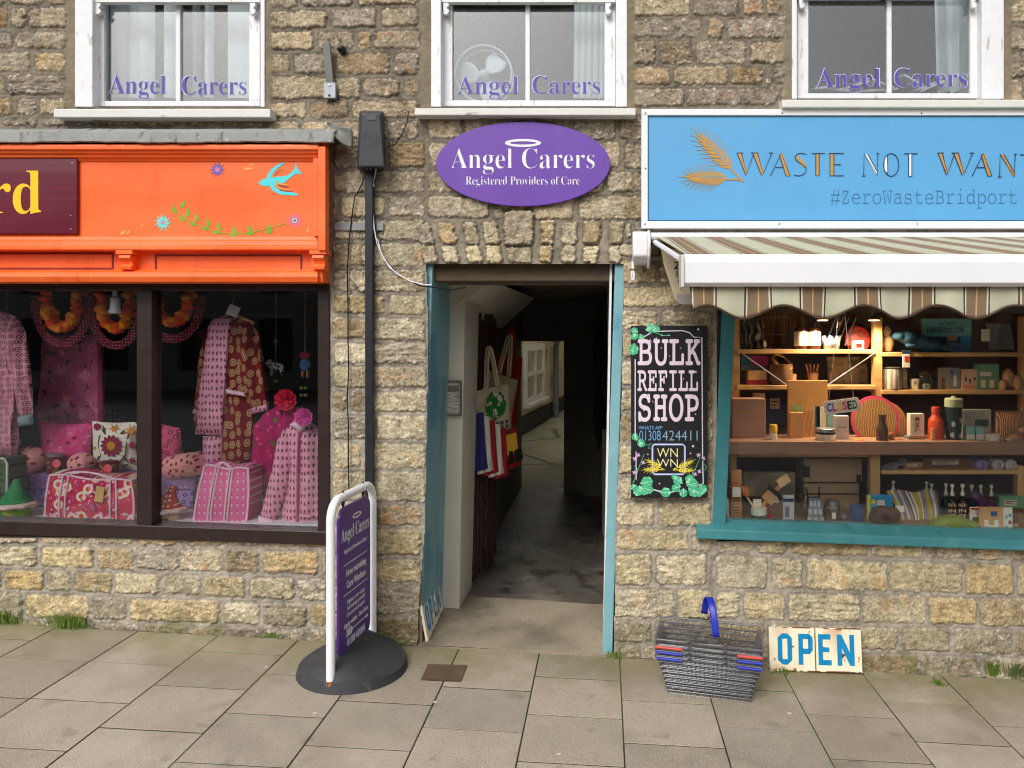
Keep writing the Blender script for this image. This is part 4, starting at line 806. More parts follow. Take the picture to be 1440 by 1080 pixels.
ornament('string of pale felt pompoms hanging in front of the dark shop', [('pompoms', M('pale_pompoms', lin(190,180,180), .9), [(10,540,3,3), (12,560,2.6,2.6), (20,575,3,3), (14,592,3,3), (22,610,3,3), (26,622,4,4), (16,630,4,4)])], .75)
ornament('string of coloured beads hanging between dog and doll', [('beads', M('green_beads', lin(120,150,60), .5), [(388,480,3,3), (388,536,3,3), (430,546,2.5,2.5), (424,546,2.5,2.5), (424,556,2.5,2.5), (430,556,2.5,2.5)])], .62)
m = MB()
for x in (150,156,162,168): m.tube([P(x,570,.95), P(x,592,.95)], .003, 5)
for y in (570,576,582,590): m.tube([P(149,y,.95), P(169,y,.95)], .003, 5)
tag(m.build('wire_rack', steel_pl), 'small white wire rack beside the floral cloth', 'rack')

# ------------------------------------------------------------------ signs on the wall
ov = thing('oval_sign', 'purple oval sign with white lettering and a halo above the passage door', 'sign')
m = MB(); m.pprism([(735.5+122.5*math.cos(2*math.pi*i/72), 230.5+59.5*math.sin(2*math.pi*i/72)) for i in range(72)], -.036, -.012); m.build('board', purple, ov, .003)
text(SERIF('Angel Carers'), (634,208.5,836,245), white_clean, ov, -.0368, -.014)
text(SERIF('Registered Providers of Care'), (655,248,815,263), white_clean, ov, -.0368, -.016)
m = MB(); nn = 40; vs = []
for rx, rz, y in ((25.5,5.6,-.0375), (18.5,2.3,-.0375), (25.5,5.6,-.035), (18.5,2.3,-.035)):
    vs += [(P(735.5+rx*math.cos(2*math.pi*i/nn), 201+rz*math.sin(2*math.pi*i/nn), -.0375).x, y, P(735.5, 201+rz*math.sin(2*math.pi*i/nn), -.0375).z) for i in range(nn)]
m.add(vs, [(i, (i+1)%nn, nn+(i+1)%nn, nn+i) for i in range(nn)]+[(i, (i+1)%nn, 2*nn+(i+1)%nn, 2*nn+i) for i in range(nn)]); m.build('halo_emblem', white_clean, ov)
bs = thing('shop_sign', 'long sky-blue shop sign with white frame and golden wheat ears above the awning', 'sign')
def slope(m_, k, x0): pass
YS = -.05
m = MB(); m.pb(908, 160, 1640, 316, YS+.012, -.005); m.build('board', blue_sign, bs)
m = MB(); m.pb(902, 153, 1640, 162, YS, -.004); m.pb(902, 311, 1640, 321, YS, -.004); m.pb(902, 162.05, 911, 310.95, YS, -.004); fr = m.build('frame', white_pvc, bs, .003)
m = MB(); m.pb(911.05, 162.05, 1640, 163.2, YS+.009, YS+.013); m.pb(911.05, 309.8, 1640, 310.95, YS+.009, YS+.013); m.pb(911.05, 163.3, 912, 309.7, YS+.009, YS+.013); m.build('border_line', ink, bs)
for x, y in ((908,159), (908,237), (1100,159), (1296,159), (1096,315), (1290,315), (907,315)):
    p = P(x, y, YS-.001); MB().ball(p, .004, .002, .004, 8, 6).build('screw', black_soft, fr)
YT = YS+.0112
# art-deco letters: thin dark outline strokes with a filled gold or white stem
def ll(x, y): return (x/3+960, y/3+160)
def poly(pp, mat, nm, dy=0): flat([[ll(*q) for q in p] for p in pp], nm, mat, YT-dy, .0012, bs)
def stroke(pts, w=1.6): return ribbon([p for p in pts], [w]*len(pts))
thin, fills, whites = [], [], []
def W_(x, wd=148): 
    global thin, fills
    f = wd/148
    fills += [[(x,166), (x+17*f,166), (x+44*f,248), (x+36*f,258)], [(x+68*f,166), (x+84*f,166), (x+112*f,248), (x+103*f,258)]]
    thin += stroke([(x+18*f,166), (x+40*f,252), (x+68*f,172)])+stroke([(x,166), (x+36*f,258)])+stroke([(x+86*f,166), (x+110*f,252), (x+146*f,166)])+stroke([(x+66*f,166), (x+102*f,258)])+stroke([(x-3,165), (x+24*f,165)])+stroke([(x+58*f,165), (x+88*f,165)])+stroke([(x+134*f,165), (x+152*f,165)])
def A_(x, sh=0):
    global thin, fills
    fills += [[(x+38,168), (x+54,168), (x+82,262), (x+64,262)]]
    thin += stroke([(x,262), (x+46,167), (x+83,262), (x+66,262), (x+38,172)])+stroke([(x+22,226), (x+56,226)])
W_(230); A_(370)
fills += [[(476,182), (486,176), (520,214), (522,226), (506,224)]]; thin += stroke([(522,172), (505,166), (486,168), (474,180), (478,196), (500,210), (518,224), (522,240), (510,256), (490,262), (470,258)])
fills += [[(562,170), (575,170), (575,260), (562,260)]]; thin += stroke([(545,167), (600,167)])+stroke([(562,168), (562,261), (576,261), (576,168)])
fills += [[(623,170), (637,170), (637,260), (623,260)]]; thin += stroke([(618,167), (680,167)])+stroke([(622,168), (622,261), (680,261)])+stroke([(638,168), (638,261)])+stroke([(638,214), (668,214)])
whites += [[(768,170), (780,170), (820,246), (820,258), (812,250)]]; thin += stroke([(764,262), (766,168), (822,260), (824,168)])+stroke([(780,170), (822,246)])+stroke([(757,262), (772,262)])+stroke([(818,167), (830,167)])
whites += [[(852,190), (862,178), (864,250), (852,238)]]; thin += stroke([(880+32*math.cos(a*math.pi/14), 215+48*math.sin(a*math.pi/14)) for a in range(29)])+stroke([(865,172), (865,258)], 1.2)
whites += [[(955,170), (966,170), (966,262), (955,262)]]; thin += stroke([(936,168), (992,168)])+stroke([(954,168), (954,264), (967,264), (967,168)])
W_(1078); A_(1222)
fills += [[(1342,172), (1356,172), (1402,252), (1400,264), (1390,262)]]; thin += stroke([(1338,266), (1340,170), (1400,264), (1404,170)])+stroke([(1356,172), (1402,250)])
thin += stroke([(1424,172), (1490,172)])+stroke([(1450,172), (1450,266), (1463,266), (1463,172)])+stroke([(1400,170), (1410,170)])+stroke([(1332,266), (1346,266)]); fills += [[(1451,174), (1462,174), (1462,264), (1451,264)]]
poly(fills, gold, 'lettering'); poly(whites, white_clean, 'lettering', .0003); poly(thin, ink, 'lettering', .0008)
text(SLAB('#ZeroWasteBridport'), (1168,265,1430,293), ink_pale, bs, YT-.0005, -.018)
def wheat(x0, y0, x1, y1, wd, n, nm, mat, Y, par, k=1.):
    pp = []; L = math.hypot(x1-x0, y1-y0); ux, uy = (x1-x0)/L, (y1-y0)/L
    for i in range(n):
        t = .28+.70*i/n; ww = wd*math.sin(math.pi*min(1, .25+.75*(i+1)/n))**.6
        for s in (-1, 1):
            bx, by = x0+ux*L*t, y0+uy*L*t
            pp += [leaf(bx, by, ux*L*.16-s*uy*ww, uy*L*.16+s*ux*ww, 2.6*k)]; pp += ribbon([(bx+ux*L*.08, by+uy*L*.08), (bx+ux*L*.27-s*uy*ww*1.7, by+uy*L*.27+s*ux*ww*1.7)], [.35*k]*2)
    pp += ribbon([(x0,y0), (x0+ux*L*.5, y0+uy*L*.5), (x1,y1)], [1.1*k, .8*k, .5*k]); return flat(pp, nm, mat, Y, .0012, par)
wheat(1046, 256, 982, 190, 11, 9, 'wheat_ear', gold, YT, bs); wheat(1042, 253, 966, 249, 11, 9, 'wheat_ear', gold, YT-.0004, bs)
# chalk-painted board
cb = thing('chalkboard_sign', 'tall black painted board reading bulk refill shop with green leaves hung beside the door', 'sign')
YB2 = -.055
m = MB(); x0, x1, z0, z1 = RX(887.5, 458, 995, 700, YB2); m.box(x0, x1, YB2, YB2+.02, z0, z1); m.build('board', tile_black, cb, .002)
YQ = YB2-.0006
def K(x, y): return (x/4+860, y/4+440)
def kp(pp, mat, nm, dy=0): flat([[K(*q) for q in p] for p in pp], nm, mat, YQ-dy, .001, cb)
def kt(s, b, mat, off=.0): text(s, (*K(b[0], b[1]), *K(b[2], b[3])), mat, cb, YQ-.0008, off)
kt(SLAB('BULK'), (147,148,500,298), chalk, .012); kt(SLAB('REFILL'), (146,323,486,440), chalk, .010); kt(SLAB('SHOP'), (150,455,490,614), chalk, .012)
kt('WHATS APP', (152,636,286,656), chalk_blue, .0); kt('01308', (156,662,276,718), chalk_blue, -.01); kt('424411', (286,662,484,718), M('chalk_steel', lin(130,160,190), .7), -.01)
kt('WN', (256,762,372,812), M('chalk_cream', lin(240,232,170), .7), -.012); kt('WN', (256,822,372,866), M('chalk_cream', lin(240,232,170), .7), -.012)
kp(ribbon([(172,140),(236,104),(400,100),(440,112),(462,136),(508,138),(512,820),(516,960),(470,975)], [2.6]*9)+ribbon([(133,260),(133,700)], [2.8]*2)+ribbon([(138,780),(138,940)], [2.2]*2)+ribbon([(210,985),(260,1002),(330,1008),(400,1000)], [3]*4), chalk_line, 'border_line')
kp(ribbon([(230,752),(240,740),(400,740),(412,752),(412,896),(402,908),(240,908),(230,896),(230,752)], [4.5]*9), M('chalk_lilac', lin(190,196,236), .7), 'frame_line')
def tri_leaf(x, y, a, r): 
    c_, s_ = math.cos(a), math.sin(a); q = [(0,0), (.35,.42), (.8,.36), (1,.0), (.8,-.36), (.35,-.42)]; return [(x+r*(u*c_-v*s_), y+r*(u*s_+v*c_)) for u, v in q]
lvs = []; vein = []
for x, y, a, r in ((150,120,2.6,46), (150,110,3.6,44), (160,118,1.2,40), (128,170,1.7,70), (190,96,-.3,64), (200,90,-.9,30), (230,80,.4,44), (140,720,-1.9,46), (150,712,.9,52), (140,968,2.5,40), (160,960,-.2,76), (160,975,.8,62), (160,970,1.9,64), (180,985,.3,58), (400,960,-2.6,60), (390,975,2.8,56), (405,985,1.6,54), (420,960,-.9,60), (430,985,.5,76), (420,970,-.2,70), (460,1000,.3,60), (270,1008,.05,66), (500,960,1.2,62), (360,940,-2.0,36)):
    lvs.append(tri_leaf(x, y, a, r)); vein += ribbon([(x, y), (x+r*.9*math.cos(a), y+r*.9*math.sin(a))], [1.4, .6])+ribbon([(x+r*.35*math.cos(a), y+r*.35*math.sin(a)), (x+r*.7*math.cos(a+.35), y+r*.7*math.sin(a+.35))], [1.0, .5])
kp(lvs, chalk_green, 'painted_leaf'); kp(vein, M('chalk_mint', lin(190,236,214), .7), 'leaf_vein', .0006)
fl = []
for x, y in ((130,820), (178,842), (128,898), (150,800), (494,892), (470,908), (516,820), (488,800), (214,160), (250,150)): fl += [star(x, y, 15, 7, 4, .4)]
kp(fl, chalk_pink, 'painted_flower'); kp(ribbon([(120,960),(150,880),(170,830),(184,792)], [1.6]*4)+ribbon([(150,880),(126,860)], [1.4]*2)+ribbon([(440,930),(470,880),(492,830),(500,790)], [1.6]*4)+ribbon([(205,100),(250,112),(290,128),(330,126)], [2.4]*4)+ribbon([(190,745),(226,735),(232,760),(208,762),(214,742)], [1.6]*5)+ribbon([(520,850),(536,870),(516,890),(505,870)], [1.6]*4), chalk_green, 'painted_stem')
for q in ((300,882,178,884,24), (300,884,196,828,22), (345,884,462,884,24), (345,882,460,830,22)):
    a, b = K(q[0], q[1]), K(q[2], q[3]); wheat(a[0], a[1], b[0], b[1], 3.4, 5, 'wheat_ear', chalk_yellow, YQ-.0004, cb, .6)
st = [star(*K(x, y), r/4, r/9, 5) for x, y, r in ((488,92,9), (474,332,8), (183,546,8), (458,750,9), (204,796,6), (270,960,6), (444,790,6), (280,196,5), (388,198,5), (326,244,5), (405,372,5), (472,570,5), (232,498,5))]
flat(st, 'star_mark', chalk, YQ-.0002, .001, cb)
m = MB()
for x in (897.5, 983): m.tube([P(x,449,-.012), P(x,449,-.04), P(x+1.2,453,-.045), P(x,456.5,-.045), P(x-1.2,453,-.045), P(x,449.5,-.04)], .0028, 6)
m.build('hook', rusty, cb, smooth=True)
# agent's cream board behind the awning
ab = thing('agent_board', 'cream plastic agent board tapering to a point behind the awning bracket', 'sign')
m = MB(); m.pprism([(930,350), (1040,350), (1040,429), (956,427), (950,422), (934,372)], -.20, -.17); m.build('board', M('cream_plastic', lin(214,200,170), .45, .05), ab, .004)
m = MB(); m.pprism([(951,414), (1040,415), (1040,429.2), (956,427.4), (950.5,422)], -.2035, -.199); m.build('blank_band', M('grey_band', lin(176,172,166), .5), ab)
text('ZO', (947,368.5,972,378.5), black_soft, ab, -.2015, .01); text('SE', (950,381,962,388), black_soft, ab, -.2015, .0); MB().pb(950, 389, 962, 389.6, -.2015, -.2).build('rule', black_soft, ab); text('o', (953,394,957,397), black_soft, ab, -.2015)
# alarm box / cable box and trunking, cables
kb = thing('cable_cabinet', 'dark grey plastic cable cabinet on the stone pier', 'cabinet')
m = MB(); a = [P(x, y, -.14) for x, y in ((508,159), (535,159), (541,235), (503,235))]; bk = [P(x, y, -.012) for x, y in ((505,156), (540,156), (543,238), (502,238))]
m.add(a+bk, [(0,1,2,3), (0,4,5,1), (1,5,6,2), (2,6,7,3), (3,7,4,0), (7,6,5,4)]); m.build('case', black_plastic, kb, .008)
m = MB(); nn = 24
for r in (4, 8, 12): m.tube([P(521.5+r*math.cos(2*math.pi*i/nn), 196+r*1.05*math.sin(2*math.pi*i/nn), -.1405) for i in range(nn+1)], .0014, 5)
m.build('moulded_rings', black_plastic, kb, smooth=True)
m = MB(); m.pprism([(514,159.5), (531,159.5), (528,169), (517,169)], -.1425, -.139); m.build('top_recess', M('grey_plastic', lin(70,72,78), .5), kb, .001)
m = MB(); m.pb(513, 240, 524, 900, -.052, -.014); tag(m.build('cable_trunking', M('trunking_black', lin(34,36,42), .4, .1, 8), bevel=.004), 'black vertical cable trunking running down the stone pier', 'trunking')
m = MB()
for pts in ([(520,236),(523,246),(524,262),(524,290),(526,320),(530,342),(540,364),(556,384),(578,396),(600,401),(607,400)], [(516,237),(522,250),(526,262)], [(529,237),(527,248),(524,258)], [(531,336),(536,356),(548,376),(566,390)]): m.tube([P(x, y, -.03-.012*(i%2 == 0)) for i, (x, y) in enumerate(pts)], .0030, 6)
tag(m.build('white_cable', white_clean, smooth=True), 'white cable drooping from the trunking to the door head', 'cable')
m = MB(); m.tube([P(x, y, -.030) for x, y in ((518,236),(523,262),(526,300),(529,336),(538,360),(560,387),(590,402),(612,404),(632,408),(655,404))], .004, 6); m.tube([P(x, y, -.026) for x, y in ((543,207),(556,203),(566,188),(572,172),(575,156))], .0026, 6)
tag(m.build('black_cable', black_soft, smooth=True), 'black cable looping from the cabinet over the door head', 'cable')
m = MB(); m.tube([P(x+.8*math.sin(y*.11), y, -.022) for x, y in ((512,246),(508,262),(500,276),(496,292),(494,310),(491,340),(489,380),(489.5,430),(489,480),(490,520),(489,560),(490,600),(489,640),(490,700))], .0036, 6)
tag(m.build('thin_cable', black_soft, smooth=True), 'thin black cable hanging down the stone beside the dress shop', 'cable')
m = MB(); p = P(481,70,-.02); m.ball(p, .022, .03, .020, 12, 8); tag(m.build('pipe_stub', black_soft, smooth=True), 'black round stub poking from the upper stonework', 'stub')
br = thing('metal_bracket', 'grey metal strip bolted by a small plate to the upper stonework', 'bracket')
m = MB(); a, b = P(458,60,-.05), P(463,118,-.03); m.add([a+Vector((-.017,0,0)), a+Vector((.02,0,0)), b+Vector((.022,0,0)), b+Vector((-.016,0,0)), a+Vector((-.017,.02,0)), a+Vector((.02,.02,0)), b+Vector((.022,.015,0)), b+Vector((-.016,.015,0))], [(0,1,2,3), (7,6,5,4), (0,4,5,1), (1,5,6,2), (2,6,7,3), (3,7,4,0)]); m.build('arm', M('dull_zinc', lin(112,114,108), .5, .15, 12, metal=.3), br, .002)
m = MB(); m.pb(455, 116, 472, 138, -.034, -.01); pl_ = m.build('plate', M('bright_zinc', lin(150,154,160), .4, .15, 12, metal=.4), br, .003); MB().ball(P(463,119.5,-.036), .007, .004, .007, 8, 6).build('bolt', white_clean, pl_); MB().ball(P(463,134,-.036), .006, .004, .006, 8, 6).build('bolt', black_soft, pl_)
m = MB()
def lc(u, v): q = P(474+26*u, 183+3*u+v*(14+14*u), 0); return (q.x, -.16+.10*u+.02*math.sin(v*3)-.03*math.sin(3*u)*v, q.z+.006*math.sin(9*u+5*v))
m.surf(lc, 12, 10); tag(m.build('lead_cape', M('crumpled_lead', lin(170,170,160), .55, .2, 16, .4, 30), smooth='all', solid=.004), 'crumpled grey lead cape folded round the end of the orange cornice', 'flashing')
m = MB(); m.pb(470, 313, 539, 324, -.019, -.008); tag(m.build('grey_band', M('grey_strap', lin(136,136,138), .7, .12, 12), bevel=.002), 'flat grey strap set in the stone behind the trunking', 'strap')
# notice on the nib
nt_ = thing('notice_frame', 'small grey framed notice on the cream nib inside the door', 'notice')
m = MB(); x0, x1, z0, z1 = RX(624, 535, 649.5, 584, .52); w = .010
m.box(x0,x1,.50,.528,z0,z0+w); m.box(x0,x1,.50,.528,z1-w,z1); m.box(x0,x0+w,.50,.528,z0+w,z1-w); m.box(x1-w,x1,.50,.528,z0+w,z1-w); m.build('frame', M('pewter_frame', lin(106,106,100), .4, .1, metal=.3), nt_, .002)
MB().box(x0+w,x1-w,.512,.526,z0+w,z1-w).build('paper', layer(M('notice_paper', lin(190,184,168), .6, .05), lin(120,116,108), 60, .55, .6, 2, stretch=(.4,1,3)), nt_)
MB().box(x0+w*1.6,x1-w*1.6,.5105,.513,z1-.065,z1-.03).build('picture', M('notice_picture', lin(110,110,96), .6, .4, 60), nt_)
# ------------------------------------------------------------------ gate and hanging bags in the passage
gt = thing('iron_gate', 'brown iron bar gate folded back against the passage wall', 'gate')
gm = M('gate_paint', lin(74,48,44), .45, .15, 20)
pa, pb_ = Vector((-.865,.93,0)), Vector((-.80,1.62,0)); gd = (pb_-pa); gu = gd.normalized(); z0g, z1g = .07, 1.80
m = MB()
for i in range(9):
    if i == 4: continue
    q = pa+gd*(i/8); m.tube([q+Vector((0,0,z0g)), q+Vector((0,0,z1g+(.08 if i < 8 else 0)))], .010, 6)
m.build('bars', gm, gt)
m = MB()
for z in (z0g+.06, .95, z1g-.12): m.obox(pa+gd*.5+Vector((0,0,z)), gd*.5, Vector((gu.y,-gu.x,0))*.006, (0,0,.018))
m.build('rails', gm, gt)
m = MB(); q = pa+gd*.5
for k in range(9):
    z = .20+.17*k; rr = .055
    m.tube([q+gu*(rr*math.sin(a))*(1 if a < math.pi else 1)+Vector((.004,0,z+.08*(1-math.cos(a))*.5*2)) for a in [2*math.pi*i/14 for i in range(15)]], .0055, 5)
m.build('scrollwork', gm, gt, smooth=True)
m = MB(); m.tube([pa+Vector((-.03,-.01,.10)), pa+Vector((-.03,-.01,.22))], .016, 8); m.build('hinge', gm, gt)
def tote(name, label, c, w, h, mat, handle=None, ang=.1, bw=.02, strap=.28, tilt=0., deco=None):
    """bag hanging from the gate in a plane along the passage"""
    c = Vector(c); u = Vector((math.sin(ang), math.cos(ang), 0)); nrm = Vector((math.cos(ang), -math.sin(ang), 0)); up = Vector((0,0,1))
    u2 = u*math.cos(tilt)+up*math.sin(tilt); v2 = up*math.cos(tilt)-u*math.sin(tilt)
    b = MB()
    def f(s_):
        def g(a, v): e = (math.sin(math.pi*a)*math.sin(math.pi*min(1, v*1.02)))**.5; return c+u2*((a-.5)*w*(1+.05*v))-v2*(v*h)+nrm*(s_*bw*e+.006*math.sin(a*14+v*4))
        return g
    b.surf(f(1), 14, 14); b.surf(f(-1), 14, 14); o = tag(b.build(name, mat, smooth='all'), label, 'bag')
    if strap:
        for k in (1, -1):
            b = MB(); pts = [c+u2*((t-.5)*w*.34)+v2*(strap*math.sin(math.pi*t)**1.1)+nrm*(.012*k+.004) for t in [i/12 for i in range(13)]]; b.tube(pts, .008, 6); b.build('handle', handle or mat, o, smooth=True)
    if deco: deco(o, c, u2, v2, nrm, w, h)
    return o
calico = M('calico', lin(206,192,160), .9, .07, 10, .15, 200); redc = M('red_cotton', lin(176,40,26), .85, .1, 10); whitec = M('white_cotton', lin(214,206,196), .9, .05)
def deco_green(o, c, u, v, n, w, h):
    Mx = Matrix.Identity(4)
    def pt(a, b, k=.027): return c+u*(a*w)-v*(b*h)+n*k
    b = MB(); vs = [pt(.5*.62*math.cos(t)*(1+.12*math.sin(5*t)), .34+.26*math.sin(t)*(1+.1*math.cos(7*t))) for t in [2*math.pi*i/40 for i in range(40)]]; b.add(vs, [tuple(range(40))]); b.build('printed_motif', layer(M('print_green', lin(38,120,50), .8, .3, 30), lin(214,206,190), 24, .56, .6, 3), o)
    b = MB()
    for r in range(3):
        for k in range(5): x = -.28+.13*k; b.add([pt(x,.66+.09*r), pt(x+.09,.66+.09*r), pt(x+.08,.72+.09*r), pt(x+.01,.72+.09*r)], [(0,1,2,3)])
    b.build('printed_motif', M('print_grey', lin(84,90,84), .8), o)
gy = lambda py, Y: P(0, py, Y).z
tote('tote_bag', 'calico tote bag printed with a green plant motif at the front of the gate', (-.765,1.20,gy(545,1.2)), .34, .36, calico, None, .62, .022, .28, .10, deco_green)
tote('tote_bag', 'plain calico tote bag hanging higher behind the green printed one', (-.725,1.50,gy(528,1.5)), .34, .30, calico, None, .55, .02, .30, -.25)
tote('tote_bag', 'long red cotton bag hanging deepest on the gate', (-.72,1.80,gy(500,1.80)), .30, .52, redc, None, .6, .02, .22, -.12)
cols = [M('navy_stripe', lin(44,44,110), .8), whitec, M('crimson_cotton', lin(150,24,34), .8), whitec, M('crimson_cotton', lin(150,24,34), .8)]
labs = ['navy edged bag at the front of the bundle low on the gate', 'white cotton bag second in the bundle low on the gate', 'crimson bag folded in the middle of the low bundle', 'white bag between crimson ones in the low bundle', 'crimson bag at the back of the low bundle']
for i, (c_, l_) in enumerate(zip(cols, labs)):
    tote('folded_bag', l_, (-.845+.030*i,1.0+.05*i,gy(582+5*i,1.0+.07*i)), .13, .38-.012*i, c_, None, .75, .012, 0, .12)
def deco_y(o, c, u, v, n, w, h):
    def pt(a, b, k=.021): return c+u*(a*w)-v*(b*h)+n*k
    b = MB(); b.add([pt(-.42,.1), pt(.4,.1), pt(.4,.62), pt(-.42,.62)], [(0,1,2,3)]); b.build('printed_panel', M('print_yellow', lin(216,168,50), .8, .1), o)
    mt = Matrix(((u.x,n.x,v.x,pt(0,.86,.024).x), (u.y,n.y,v.y,pt(0,.86,.024).y), (u.z,n.z,v.z,pt(0,.86,.024).z), (0,0,0,1)))
    text('ous', (-.16,0,.14,.09), black_soft, o, mtx=mt, off=.04)
tote('tote_bag', 'red and yellow printed bag with bold black letters in the low bundle', (-.70,1.26,gy(606,1.30)), .26, .27, M('crimson_cotton', lin(150,24,34), .8), None, .75, .018, 0, .14, deco_y)
stripe_b = layer(M('dark_stripe_cotton', lin(70,66,64), .9, .1), lin(26,26,30), 34, .4, .6, 2, 'wave', stretch=(0.2,1,1.2))
for i, (y, z, w, h, a) in enumerate(((2.3,1.78,.6,.5,.5), (2.7,1.20,.6,.45,-.5))):
    tote('striped_bag', ['dark striped bag hung high on the shaded passage wall', 'dark striped bag slung low on the shaded passage wall'][i], (-.05,y,z), w, h, stripe_b, None, 0, .05, .2, a)
# ------------------------------------------------------------------ street furniture
ps = thing('pavement_sign', 'white tube swing sign with a purple panel on a black rubber base', 'sign')
n0, n1 = G(465, 973), Vector((-1.185,-.075,0)); n1.z = gz(n1.x); d = (n1-n0); d.z = 0; L = d.length; u = d.normalized(); top = .915; r = .085
def S2(s, z): return Vector((n0.x+u.x*s, n0.y+u.y*s, z))
pts = [S2(0, gz(n0.x)+.012), S2(0, .4), S2(0, top-r)]+[S2(r-r*math.cos(a), top-r+r*math.sin(a)) for a in [math.pi/2*i/6 for i in range(1, 7)]]+[S2(L-r+r*math.sin(a), top-r+r*math.cos(a)) for a in [math.pi/2*i/6 for i in range(0, 7)]]+[S2(L, .4), S2(L, gz(n1.x)+.03)]
m = MB(); m.tube(pts, .0195, 14); fr = m.build('frame', layer(M('white_tube', lin(232,232,234), .35, .03, 5), lin(170,150,120), 30, .70, .74, 4), ps, smooth=True)
MB().tube([S2(0, gz(n0.x)+.010), S2(0, gz(n0.x)+.035), S2(0, gz(n0.x)+.052)], [.0202,.0201,.0197], 14).build('rust_patch', layer(M('rusty_foot', lin(170,110,50), .8, .5, 60), lin(84,40,20), 50, .5, .6, 3), fr)
cb0 = (n0+n1)*.5; zb0 = gz(cb0.x)
m = MB(); nu, nv = 40, 14; side = Vector((u.y,-u.x,0))
def basef(a_, t): 
    th = 2*math.pi*a_; R1, R2 = .236, .258; k = math.cos(t*math.pi/2); zz_ = .135*math.sin(t*math.pi/2)**.8
    sx_, sy_ = math.cos(th), math.sin(th); ridge = 1-.0*abs(sx_)
    hh = zz_*(1-.35*max(0, abs(sy_)*k-.2))
    p_ = Vector((cb0.x,cb0.y,0))+side*(R1*sx_*(k*.97+.03*(1-t)))+u*(R2*sy_*(k**.75)); return (p_.x, p_.y, gz(p_.x)+.012+hh)
def baseg(a_, t):
    th = 2*math.pi*a_; rr = 1-t; xh, yh = rr*math.sin(th), rr*math.cos(th); hh = .034+.098*(1-abs(xh))**1.15*max(0, 1-yh**4)**.5
    p_ = Vector((cb0.x,cb0.y,0))+side*(.240*xh)+u*(.262*yh); return (p_.x, p_.y, gz(p_.x)+hh)
m.surf(baseg, 48, 14); m.surf(lambda a_, t: (*(Vector((cb0.x,cb0.y))+(Vector(baseg(a_, 0)[:2])-Vector((cb0.x,cb0.y)))*(1.05-.05*t)), gz(baseg(a_, 0)[0])*(1-t)+baseg(a_, 0)[2]*t-.002*(1-t)), 48, 4)
m.build('base', layer(M('black_rubber', lin(58,59,62), .7, .2, 9, .3, 120), lin(110,106,98), 40, .62, .72, 6, stop=.5), ps, smooth=True)
ang = math.atan2(u.y, u.x)
pm = Matrix(((u.x,side.x,0,n0.x), (u.y,side.y,0,n0.y), (0,0,1,0), (0,0,0,1)))           # local: x along the sign, z up
sx0, sx1, pz0, pz1 = .075, L-.045, .175, .865
m = MB(); rr = rrect(sx0, sx1, pz0, pz1, .06); k = len(rr); vs = [pm @ Vector((a, y, b)) for y in (.006, -.006) for a, b in rr]
m.add(vs, [tuple(range(k)), tuple(range(2*k-1, k-1, -1))]+[(i, (i+1)%k, (i+1)%k+k, i+k) for i in range(k)]); m.build('panel', purple_dark, ps)
if (pm @ Vector((0,1,0))-pm @ Vector((0,0,0))).x < 0: yq = -.0075
else: yq = .0075
tm = pm @ Matrix.Translation((0, yq, 0))
W1 = sx1-sx0
def pt_(s, z0, z1, f=.86, sr=True, off=-.012, x=None):
    a, b = (sx0+W1*(1-f)/2, sx1-W1*(1-f)/2) if x is None else (sx0+W1*x[0], sx0+W1*x[1]); return text(SERIF(s) if sr else s, (a, z0, b, z1), white_clean, ps, mtx=tm, off=off)
pt_('Angel Carers', .688, .770, .90); pt_('Registered Providers of Care', .642, .668, .72, True, -.016)
pt_('Now recruiting', .525, .568, .62, False, .012, (.2,.84)); pt_('Care Workers', .478, .514, .6, False, .012, (.22,.82))
pt_('Highest rates of pay', .398, .424, .6, False, -.006, (.24,.8)); pt_('Full training provided', .368, .394, .6, False, -.006, (.24,.8)); pt_('Good career prospects', .338, .364, .6, False, -.006, (.22,.8))
pt_('Apply within - First floor', .292, .322, .6, False, .008, (.14,.92)); pt_('01308 459204', .205, .240, .6, False, .008, (.24,.8))
m = MB()
def bar(a, b, z, h): vs = [tm @ Vector(q) for q in ((sx0+W1*a,0,z), (sx0+W1*b,0,z), (sx0+W1*b,0,z+h), (sx0+W1*a,0,z+h))]; m.add(vs, [(0,1,2,3)])
bar(.12,.88,.592,.004); bar(.12,.88,.452,.004); bar(.22,.84,.268,.005)
m.add([tm @ Vector((sx0+W1*a,0,z)) for a, z in ((.84,.281), (.92,.2705), (.84,.260))], [(0,1,2)])
for a in (.2,.26,.32): m.add([tm @ Vector((sx0+W1*(a+q),0,.2705+z)) for q, z in ((0,.018), (.045,.018), (.075,0), (.045,-.018), (0,-.018), (.03,0))], [(0,1,2,5), (5,2,3,4)])
nn = 30
m.add([tm @ Vector((sx0+W1*.54+ra*.052*math.cos(2*math.pi*i/nn), 0, .800+rb*.013*math.sin(2*math.pi*i/nn))) for ra, rb in ((1,1), (.74,.45)) for i in range(nn)], [(i, (i+1)%nn, nn+(i+1)%nn, nn+i) for i in range(nn)])
m.build('printed_marks', white_clean, ps, solid=.0008)
for s_ in (.13, L-.12):
    MB().tube([S2(s_, top+.028), S2(s_, top-.01), S2(s_+.012, .885), S2(s_, .868), S2(s_-.012, .885), S2(s_, top-.012)], .0045, 6).build('hanging_hook', black_soft, ps, smooth=True)
